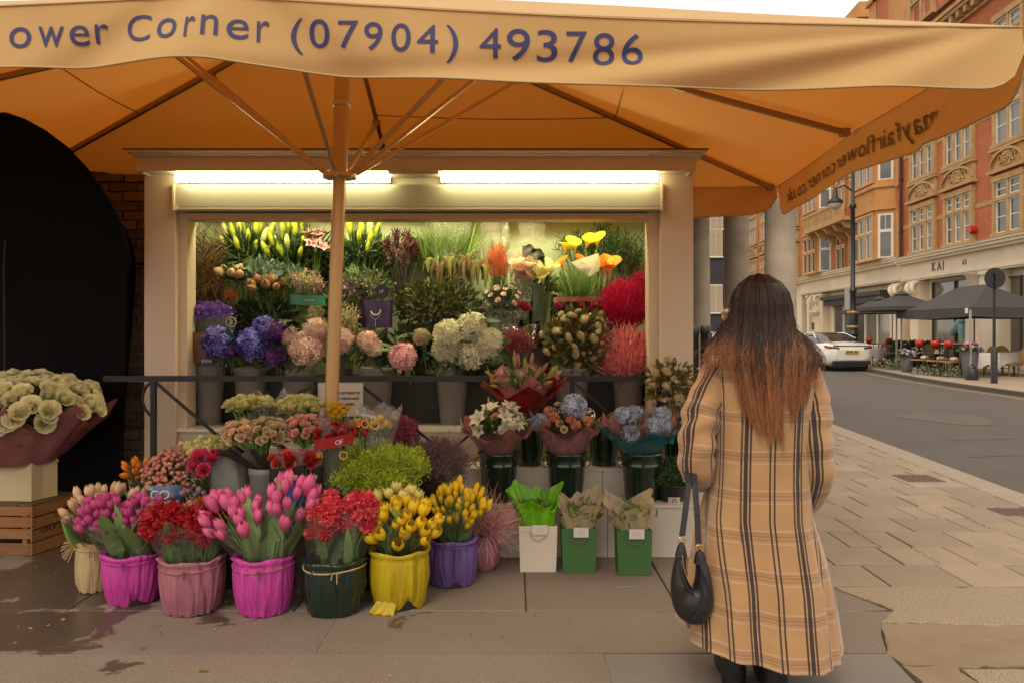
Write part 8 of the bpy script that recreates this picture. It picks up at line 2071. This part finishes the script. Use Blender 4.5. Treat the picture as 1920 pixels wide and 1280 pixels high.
# ------------------------------------------------------------------ the woman with the plaid coat
def plaid():
    m = bpy.data.materials.new('plaid_wool'); m.use_nodes = True; n, l = m.node_tree.nodes, m.node_tree.links; b = n['Principled BSDF']
    b.inputs['Roughness'].default_value = .9; b.inputs['Sheen Weight'].default_value = .35; b.inputs['Specular IOR Level'].default_value = .2
    uv = n.new('ShaderNodeUVMap'); sp_ = n.new('ShaderNodeSeparateXYZ'); l.new(uv.outputs[0], sp_.inputs[0])
    def M(op, *a):
        q = n.new('ShaderNodeMath'); q.operation = op
        for i, x in enumerate(a):
            if isinstance(x, (int, float)): q.inputs[i].default_value = x
            else: l.new(x, q.inputs[i])
        return q.outputs[0]
    wob = n.new('ShaderNodeTexNoise'); wob.inputs['Scale'].default_value = 260; l.new(uv.outputs[0], wob.inputs[0]); wv = M('MULTIPLY', M('SUBTRACT', wob.outputs[0], .5), .004)
    U = M('ADD', M('MODULO', M('ADD', sp_.outputs[0], 20.8), .208), wv); V = M('ADD', M('MODULO', M('ADD', sp_.outputs[1], 16.6), .154), wv)
    col = n.new('ShaderNodeRGB').outputs[0]; col.default_value = (.405, .226, .100, 1)
    nz = n.new('ShaderNodeTexNoise'); nz.inputs['Scale'].default_value = 9; nz.inputs['Detail'].default_value = 6; l.new(uv.outputs[0], nz.inputs[0])
    hv = n.new('ShaderNodeHueSaturation'); l.new(col, hv.inputs['Color']); l.new(M('ADD', M('MULTIPLY', nz.outputs[0], .35), .82), hv.inputs['Value']); col = hv.outputs[0]
    def band_(coord, c, w, colr, st):
        nonlocal col
        k = M('MULTIPLY', M('COMPARE', coord, c, w), st); mx = n.new('ShaderNodeMix'); mx.data_type = 'RGBA'; l.new(k, mx.inputs[0]); l.new(col, mx.inputs[6]); mx.inputs[7].default_value = (*colr, 1); col = mx.outputs[2]
    br, mv, bk = (.22, .12, .07), (.50, .33, .25), (.028, .022, .026)
    for c, w, cc, st in ((.045, .003, mv, .55), (.056, .0025, br, .55), (.066, .004, br, .65), (.079, .004, br, .45), (.094, .0025, mv, .6)): band_(V, c, w, cc, st)
    for c, w, st in ((.026, .0040, .92), (.043, .0078, .95), (.060, .0040, .92), (.139, .0036, .92), (.157, .0036, .92)): band_(U, c, w, bk, st)
    l.new(col, b.inputs['Base Color'])
    fz = n.new('ShaderNodeTexNoise'); fz.inputs['Scale'].default_value = 420; l.new(uv.outputs[0], fz.inputs[0]); bp = n.new('ShaderNodeBump'); bp.inputs['Strength'].default_value = .35; bp.inputs['Distance'].default_value = .002; l.new(fz.outputs[0], bp.inputs['Height']); l.new(bp.outputs[0], b.inputs['Normal'])
    return m
m_plaid = plaid(); m_lining = mat('coat_lining', (.10, .06, .035), rough=.7)
m_skin = mat('skin', (.50, .27, .17), rough=.5); m_boot = mat('black_leather', (.014, .012, .012), rough=.42, bump=.15, bscale=30)
wm = tag(bpy.data.objects.new('person', None), 'woman seen from behind in long tan plaid coat, long brown hair with copper tips', 'person'); wm.location = (1.03, 3.08, 0); link(wm)
def uvmesh(name, P, UV, mats, parent, wrapv=True, flip=True, mi=None):
    v, f = grid_vf(P, wrapv=wrapv); nv = P.shape[1]; nu = P.shape[0]
    me = bpy.data.meshes.new(name); off = wloc(parent)
    ff = f[:, ::-1] if flip else f
    me.from_pydata([tuple(Vector(q) - off) for q in v], [], [tuple(int(i) for i in q) for q in ff])
    ul = me.uv_layers.new(name='UVMap')
    uvf = UV.reshape(-1, 2)
    for p in me.polygons:
        p.use_smooth = True
        js = [me.loops[li].vertex_index % nv for li in p.loop_indices]; wrap = max(js) - min(js) > 1
        for li, j in zip(p.loop_indices, js):
            vi = me.loops[li].vertex_index; u, w = uvf[vi]
            if wrap and j == 0: u = UV[vi // nv, nv - 1, 0] + (UV[vi // nv, nv - 1, 0] - UV[vi // nv, nv - 2, 0])
            ul.data[li].uv = (u, w)
    for m in mats: me.materials.append(m)
    o = bpy.data.objects.new(name, me); link(o, parent); return o
# coat body
tab = [(646, 1384, 1468, 3.08, .075), (656, 1368, 1482, 3.08, .10), (668, 1345, 1502, 3.08, .125), (690, 1330, 1520, 3.08, .145), (730, 1330, 1522, 3.08, .158), (790, 1334, 1516, 3.09, .16), (850, 1336, 1511, 3.09, .16), (905, 1331, 1513, 3.09, .165), (960, 1320, 1518, 3.09, .178), (1010, 1308, 1533, 3.10, .20), (1080, 1296, 1551, 3.10, .228), (1150, 1284, 1562, 3.10, .25), (1207, 1280, 1568, 3.10, .268)]
T_ = np.array(tab, float); NRW, NT = 70, 132
pys = np.interp(np.linspace(0, 1, NRW), np.linspace(0, 1, len(tab)), T_[:, 0]); P = np.zeros((NRW, NT, 3)); UV = np.zeros((NRW, NT, 2))
def cs(x, k): return np.interp(x, T_[:, 0], T_[:, k])
for i in range(NRW):
    py = pys[i]; Lx, Rx, Yc, d = cs(py, 1), cs(py, 2), cs(py, 3), cs(py, 4); z = ZZ(py, Yc); xc = (XX(Lx, Yc) + XX(Rx, Yc)) / 2; w = (XX(Rx, Yc) - XX(Lx, Yc)) / 2; s = max(0, (py - 900) / 325)
    acc = 0; prev = None
    for j in range(NT):
        a = math.pi / 2 - 2 * math.pi * j / NT - .0     # starts at the front, goes round by the right
        ca, sa = math.cos(a), math.sin(a); e = .78
        X = math.copysign(abs(ca) ** e, ca) * w; Yv = math.copysign(abs(sa) ** e, sa) * d
        fold = (.016 * math.sin(5 * a + 1.2) + .012 * math.sin(9 * a + .4 + s) + .006 * math.sin(15 * a)) * s
        fold += .007 * noise.noise(Vector((X * 9, Yv * 9, z * 2.2))) + .010 * noise.noise(Vector((X * 14 + z * 2, 3.1, z * 1.1))) * (.3 + s)
        # seam pleats down from the waist at the right side of the back
        fold += .012 * math.exp(-((X - w * .62) / .018) ** 2) * (sa < 0) * min(1, s * 1.5) - .014 * math.exp(-((X - w * .74) / .02) ** 2) * (sa < 0) * min(1, s * 1.5)
        nrm = Vector((ca * d, sa * w, 0)).normalized()
        zz = z + .075 * s * s * max(0, -X / w)
        p = np.array([xc + X + nrm.x * fold, Yc + Yv + nrm.y * fold, zz]); P[i, j] = p
    seg = np.linalg.norm(np.diff(np.vstack([P[i], P[i, :1]]), axis=0)[:, :2], axis=1); cum = np.concatenate([[0], np.cumsum(seg)[:-1]])
    jb = NT // 2; UV[i, :, 0] = cum - cum[jb] + .148 + .012 * s; UV[i, :, 1] = -z * 1.0
coat = uvmesh('coat', P, UV, [m_plaid], wm)
inner = P.copy(); cen = P.mean(1, keepdims=True); inner = cen + (P - cen) * .965; inner[:, :, 2] = P[:, :, 2] + .002
g = G(); v, f = grid_vf(inner[30:], wrapv=True); g.add(v, f, 0, True); gg = np.stack([P[-1], inner[-1]]); v, f = grid_vf(gg, wrapv=True); g.add(v, f[:, ::-1], 0, True); obj('lining', g, m_lining, coat)
g = G(); 
for (dx, sgn) in ((0.105, 1), (-0.112, -1)):          # shaped back seams
    q = []
    for i in range(8, 52, 3):
        row = P[i]; k = np.argmin(np.where(row[:, 1] < row[:, 1].mean(), abs(row[:, 0] - (row[:, 0].mean() + dx * 1.05)), 9)); q.append(tuple(row[k] + np.array([0, -.001, 0])))
    tube(g, q, .0016, 4)
obj('back_seam', g, mat('seam_brown', (.16, .09, .04), rough=.9), coat)
def sleeve_arm(name, pts, rad, ph, cuffm=None):
    N = 44; M_ = 40; pt = [Vector(q) for q in pts]; L = [0]
    for a, b_ in zip(pt, pt[1:]): L.append(L[-1] + (b_ - a).length)
    ts = np.linspace(0, L[-1], N); arr = np.array([tuple(q) for q in pt]); C_ = np.stack([np.interp(ts, L, arr[:, k]) for k in range(3)], 1)
    for _ in range(3): C_[1:-1] = (C_[:-2] + 2 * C_[1:-1] + C_[2:]) / 4
    rr = np.interp(ts, L, rad); Tn = np.gradient(C_, axis=0); Tn /= np.linalg.norm(Tn, axis=1)[:, None]
    P = np.zeros((N, M_, 3)); UV = np.zeros((N, M_, 2)); x = np.array([1., 0, 0])
    for i in range(N):
        x = x - Tn[i] * (x @ Tn[i]); x /= np.linalg.norm(x); y = np.cross(Tn[i], x)
        for j in range(M_):
            a = 2 * math.pi * j / M_; cc_ = math.exp(-((ts[i] - .28) / .1) ** 2) + .35; wr = .006 * cc_ * math.sin(ts[i] * 70 + 3 * math.sin(a + ph) + 2 * noise.noise(Vector((a, ts[i] * 6, 1)))) + .010 * noise.noise(Vector((math.cos(a) * 1.2, math.sin(a) * 1.2, ts[i] * 7 + ph)))
            k = rr[i] + wr; P[i, j] = C_[i] + x * math.cos(a) * k + y * math.sin(a) * k; UV[i, j] = (a * .066 + ph * .1, -ts[i])
    return uvmesh('sleeve', P, UV, [m_plaid], coat, flip=False)
shL, shR = W(1347, 700, 3.07), W(1505, 700, 3.07)
armL = [shL + Vector((.035, 0, .015)), shL, W(1320, 760, 3.05), W(1306, 830, 3.03), W(1306, 880, 3.05), W(1312, 893, 3.16), W(1322, 893, 3.36)]
armR = [shR + Vector((-.035, 0, .015)), shR, W(1522, 760, 3.05), W(1528, 830, 3.02), W(1532, 885, 3.02), W(1522, 930, 3.08), W(1500, 958, 3.18)]
sleeve_arm('sleeve', armL, [.055, .074, .076, .074, .072, .062, .052], .9)
sleeve_arm('sleeve', armR, [.055, .074, .076, .074, .070, .058, .048], 3.4)
g = G(); q = []; lathe(g, [(.135, 0), (.115, .03), (.085, .055), (.078, .05)], (1.025, 3.09, ZZ(662, 3.08)), 40, fr=lambda t, k: 1 + .25 * abs(math.cos(t))); obj('collar', g, mat('collar_wool', (.50, .27, .10), rough=.9), coat)

# body grown from a skeleton, one continuous skin
def skin_body():
    hx, hy = 1.012, 3.085
    J, E, Rr = [], [], []
    def a(p, r, par=None):
        J.append(tuple(p)); Rr.append(r); k = len(J) - 1
        if par is not None: E.append((par, k))
        return k
    pel = a((1.02, 3.10, .92), .12); ch_ = a((1.02, 3.09, 1.15), .10, pel); up_ = a((1.02, 3.09, 1.32), .09, ch_); nk = a((1.02, 3.085, 1.43), .048, up_); hd = a((hx, hy, 1.50), .062, nk); h2 = a((hx - .005, hy, 1.565), .083, hd); h3 = a((hx, hy - .005, 1.62), .062, h2)
    ns = a((hx - .062, hy + .045, 1.535), .062, hd); a((hx - .128, hy + .075, 1.525), .010, ns)
    for s, arm in ((-1, armL), (1, armR)):
        p = up_
        for q, r in zip(arm[1:], (.045, .042, .036, .036, .032, .026)): p = a(q, r, p)
        d = (arm[-1] - arm[-2]).normalized(); pal = a(arm[-1] + d * .05, .022, p); sd_ = d.cross(Vector((0, 0, 1))).normalized()
        for k in range(4):
            b_ = a(arm[-1] + d * .09 + sd_ * (k - 1.5) * .019, .009, pal); c_ = a(Vector(J[b_]) + d * (.035 - .004 * abs(k - 1)) + Vector((0, 0, -.008)), .008, b_); a(Vector(J[c_]) + d * .015 + Vector((0, 0, -.022)), .007, c_)
        th = a(arm[-1] + d * .05 + sd_ * .034 * s + Vector((0, 0, .0)), .010, pal); a(Vector(J[th]) + d * .03 + sd_ * .008 * s + Vector((0, 0, -.012)), .008, th)
    for x_, y_ in ((.93, 3.13), (1.075, 3.05)):
        h_ = a((x_ + .01, 3.10, .84), .085, pel); kn = a((x_, y_, .48), .058, h_); ak = a((x_, y_ + .01, .12), .038, kn); a((x_ - .005, y_ + .10, .05), .034, ak)
    me = bpy.data.meshes.new('body'); me.from_pydata([Vector(j) - Vector(wm.location) for j in J], E, []); o = bpy.data.objects.new('body_tmp', me); COL.objects.link(o)
    sk = o.modifiers.new('skin', 'SKIN'); me.skin_vertices[0].data[0].use_root = True
    for i, r in enumerate(Rr): me.skin_vertices[0].data[i].radius = (r, r)
    o.modifiers.new('sub', 'SUBSURF').levels = 2
    dg = bpy.context.evaluated_depsgraph_get(); dg.update(); m2 = bpy.data.meshes.new_from_object(o.evaluated_get(dg)); bpy.data.objects.remove(o)
    for p in m2.polygons: p.use_smooth = True
    m2.materials.clear(); m2.materials.append(m_skin); return link(bpy.data.objects.new('body', m2), wm)
skin_body()
g = G(); fx, fy, fz = .887, 3.15, 1.552
for s in (-1, 1):
    c = Vector((fx + (.012 if s > 0 else -.002), fy + .0 + s * .033, fz)); u = Vector((.25, .97, 0)) * .021; q = [c + u * math.cos(t) + Vector((0, 0, .018)) * math.sin(t) for t in np.linspace(0, 6.283, 19)]; tube(g, q, .0022, 5)
tube(g, [(fx, fy - .054, fz + .006), (fx + .09, fy - .075, fz + .003)], .0024, 5); obj('glasses', g, mat('gold_frame', (.50, .28, .06), rough=.3, metal=.6), wm)
g = G()
for s in (-1, 1): blob(g, (fx + .012, fy + s * .03, fz), (.012, .013, .012), T=ICO2)
obj('eyes', g, mat('eye', (.5, .45, .4), rough=.2), wm); g = G(); blob(g, (.893, 3.135, 1.482), (.012, .024, .009), T=ICO2); obj('lips', g, mat('lips', (.42, .12, .09), rough=.4), wm)

# hair: cap surface and thousands of strands
m_hair = mat('hair', (.026, .012, .008), (.36, .135, .045), rough=.42, spec=.28); HC_ = Vector((1.012, 3.075, 1.565))
def hair_pt(phi, s, o=0.0, zend=None):
    """phi -1..1 from the left temple round the back to the right, s 0 crown .. 1 tip"""
    ang = phi * (1.95 if phi > 0 else 1.36)
    ze = 1.10 + .20 * abs(phi) ** 2 if zend is None else zend
    if s < .30:
        u = s / .30; el = math.pi / 2 * (1 - u) ; r = .108 + o
        p = HC_ + Vector((math.sin(ang) * math.cos(el) * r * 1.0 , -math.cos(ang) * math.cos(el) * r * 1.12, math.sin(el) * (.116 + o)))
        return p
    u = (s - .30) / .70; r = .108 + o; z = HC_.z + (ze - HC_.z) * u
    p0 = HC_ + Vector((math.sin(ang) * r, -math.cos(ang) * r * 1.12, 0))
    zs = 1.35; k = min(1, max(0, (HC_.z - z) / (HC_.z - zs))); k = k * k * (3 - 2 * k)
    xs = HC_.x - .012 + phi * .182 - (max(0, -phi - .84) * .5) + (max(0, phi - .88) * .3); ysd = 2.905 + .05 * abs(phi) ** 2 - .2 * o
    k2 = max(0, (zs - z) / .3)
    xe = xs + (HC_.x + .010 + phi * .10 - xs) * min(1, k2 * .9) * (1 if abs(phi) < .86 else .05)
    return Vector((p0.x + (xe - p0.x) * k, p0.y + (ysd - p0.y) * k, z))
g = G(); A = 41; B_ = 40; P = np.zeros((A, B_, 3)); al = np.zeros((A - 1, B_ - 1))
for i in range(A):
    for j in range(B_):
        phi = -1 + 2 * i / (A - 1); s = j / (B_ - 1) * .72; P[i, j] = hair_pt(phi, s, -.008 + .004 * math.sin(phi * 23))
v, f = grid_vf(P); aa = np.tile(np.clip((np.arange(B_ - 1) / (B_ - 1) * .72 - .55) * 1.2, 0, .3), A - 1); g.add(v, f, 0, True, aa)
NS = 9500; SG = 15; allv, allf, alla = [], [], []; nb = 0
for k in range(NS):
    phi = R.uniform(-1, 1); 
    if R.random() < .25: phi = R.gauss(0, .4)
    phi = max(-1.03, min(1.03, phi)); clump = math.sin(phi * 21) * .5 + math.sin(phi * 47 + 1) * .5
    o = abs(R.gauss(0, .006)) + .004 * clump; ze = 1.11 + .17 * abs(phi) ** 2.5 + R.uniform(-.03, .13) + .05 * clump
    if R.random() < .25: ze += R.uniform(.05, .2)
    if phi < -.86 or phi > .88: ze = max(ze, 1.24 + R.uniform(-.07, .06))
    lk = int((phi + 1.1) * 8.5 + R.gauss(0, .35)); lr = random.Random(lk * 31 + 5); lph, lam, lze, lf, lo = lr.uniform(0, 6.3), lr.uniform(.006, .016), lr.uniform(-.05, .09), lr.uniform(2.2, 4.2), lr.uniform(-.002, .012); ze += lze; o += lo * .6
    s0 = 0 if R.random() < .75 else R.uniform(.1, .4); ph = R.random() * 6.28; am = R.uniform(.001, .005) * (2.2 if R.random() < .07 else 1); fr_ = R.uniform(3, 7); pull = clump * .018
    wd = R.uniform(.0008, .0017); light = max(0, R.gauss(0, .12)) + (.35 if R.random() < .05 else 0); pts = []
    for t in range(SG):
        s = s0 + (1 - s0) * t / (SG - 1); p = hair_pt(phi, s, o, ze); p.x += (am * math.sin(fr_ * s * 2 + ph) + pull * s * s * math.cos(phi * 9)) * min(1, s * 2) + lam * math.sin(lf * 2 * s * 1.6 + lph) * max(0, s - .28) * 1.6; p.y -= lo * max(0, s - .3) + am * .5 * math.cos(fr_ * s + ph) * s + .006 * s * abs(clump); pts.append(p)
    for t, p in enumerate(pts):
        q = pts[min(t + 1, SG - 1)] - pts[max(t - 1, 0)]; sd_ = Vector((q.z, 0, -q.x)); sd_ = sd_.normalized() if sd_.length > 1e-6 else Vector((1, 0, 0)); w_ = wd * (1 - .7 * (t / (SG - 1)) ** 3)
        allv += [tuple(p - sd_ * w_), tuple(p + sd_ * w_)]
        if t < SG - 1:
            allf.append((nb + 2 * t, nb + 2 * t + 1, nb + 2 * t + 3, nb + 2 * t + 2)); zc = p.z; ls = (s0 + (1 - s0) * t / (SG - 1) - .73) / .25; alla.append(min(1, max(0, ls) ** 1.5 * R.uniform(.7, 1.1) + light * (.25 if zc > 1.42 else 1)))
    nb += 2 * SG
g.add(np.array(allv), np.array(allf), 0, False, np.array(alla)); obj('hair', g, m_hair, wm, kind='stuff')

# boots
for x_, y_ in ((.93, 3.13), (1.075, 3.05)):
    g = G(); lathe(g, [(.048, .0), (.050, .05), (.047, .10), (.052, .16), (.058, .30), (.060, .42)], (x_, y_, 0), 22); lathe(g, [(.034, 0), (.036, .05)], (x_, y_ - .02, 0), 14, capb=True)
    v, f = ICO2; vv = v.copy(); vv = vv * np.array([.045, .125, .055]); vv[:, 2] = np.maximum(vv[:, 2], -.035); g.add(vv + np.array([x_ - .004, y_ + .095, .04]), f, 0, True); bt_ = obj('boot', g, m_boot, wm)
    g = G(); tube(g, [(x_ - .05, y_ - .02, .115), (x_ - .02, y_ - .052, .118), (x_ + .03, y_ - .05, .12)], .004, 5); obj('ankle_strap', g, m_boot, bt_)

# shoulder bag hanging from the forearm
bgt = thing('handbag', 'black leather crescent handbag with gold rings hanging from the forearm', 'handbag', W(1297, 1090, 2.93))
YB_ = 2.93
out_ = [(1270, 1034), (1262, 1062), (1257, 1100), (1260, 1133), (1270, 1154), (1287, 1167), (1306, 1171), (1324, 1164), (1335, 1146), (1338, 1118), (1334, 1084), (1326, 1056), (1319, 1034)]
inn_ = [(1285, 1034), (1285, 1050), (1286, 1064), (1288, 1078), (1291, 1090), (1295, 1098), (1299, 1099), (1302, 1092), (1304, 1080), (1305, 1068), (1305, 1056), (1305, 1045), (1306, 1034)]
def resam(q, n):
    q = np.array(q, float); d = np.concatenate([[0], np.cumsum(np.linalg.norm(np.diff(q, axis=0), axis=1))]); t = np.linspace(0, d[-1], n); return np.stack([np.interp(t, d, q[:, 0]), np.interp(t, d, q[:, 1])], 1)
O_, I_ = resam(out_, 40), resam(inn_, 40)
for _ in range(2): O_[1:-1] = (O_[:-2] + 2 * O_[1:-1] + O_[2:]) / 4
K = 20; P = np.zeros((40, K, 3))
for i in range(40):
    for j in range(K):
        th = 2 * math.pi * j / K; w_ = .5 - .5 * math.cos(th); q = O_[i] * w_ + I_[i] * (1 - w_); thick = .045 * math.sin(math.pi * i / 39) ** .5 + .012
        yo = -math.sin(th) * thick * (1 + .06 * math.sin(i * .9 + j)); p = W(q[0], q[1], YB_); P[i, j] = (p.x, YB_ + yo, p.z)
v, f = grid_vf(P, wrapv=True); g = G(); g.add(v, f, 0, True); g.add(P[0], [tuple(range(K))]); g.add(P[-1], [tuple(range(K))]); obj('body', g, m_boot, bgt)
g = G(); tube(g, [W(a, b_, YB_ - .045) for a, b_ in ((1279, 1040), (1281, 1056), (1285, 1074), (1291, 1089), (1297, 1099))], .0022, 5); obj('zip', g, mat('brass_zip', (.55, .26, .05), rough=.35, metal=.5), bgt)
g = G(); tube(g, [W(a, b_, YB_ - .056) for a, b_ in ((1310, 1046), (1316, 1075), (1317, 1110), (1311, 1142), (1300, 1160))], .003, 5); tube(g, [W(a, b_, YB_ - .052) for a, b_ in ((1274, 1044), (1275, 1066), (1281, 1088), (1290, 1104), (1300, 1110))], .003, 5); obj('piping', g, mat('piping_leather', (.022, .02, .02), rough=.3), bgt)
for (a, b_, c1, d1, rx_) in ((1278, 1013, 1277, 1036, 0), (1311, 1027, 1312, 1048, 0)):
    p = W(a, b_, YB_ - .02); g = G(); tube(g, [p + Vector((.013 * math.cos(t), 0, .013 * math.sin(t))) for t in np.linspace(0, 6.283, 17)], .0026, 6); obj('ring', g, mat('polished_gold', (.75, .48, .12), rough=.2, metal=1.0), bgt)
    q = W(c1, d1, YB_ - .015); g = G(); tube(g, [p + Vector((0, 0, -.008)), (p + q) / 2, q + Vector((0, 0, -.012))], [.009, .016, .024], 10); obj('tab', g, m_boot, bgt)
top = W(1302, 893, 3.03)
for a, b_, x1 in ((1279, 1004, 1291), (1310, 1018, 1303)):
    p = W(a, b_, YB_ - .018); e = W(x1, 905, 2.955); q = [p, p.lerp(e, .5) + Vector((0, -.004, 0)), e, Vector((e.x + .005, 3.0, ZZ(880, 3.05) - .0))]
    g = G(); n = len(q)
    for k in range(n - 1):
        A_, B2 = q[k], q[k + 1]; wv_ = Vector((.011, 0, 0)); t_ = Vector((0, .004, 0)); vs = [A_ - wv_ - t_, A_ + wv_ - t_, A_ + wv_ + t_, A_ - wv_ + t_, B2 - wv_ - t_, B2 + wv_ - t_, B2 + wv_ + t_, B2 - wv_ + t_]; g.add(vs, [(0, 1, 5, 4), (1, 2, 6, 5), (2, 3, 7, 6), (3, 0, 4, 7)])
    obj('strap', g, m_boot, bgt)
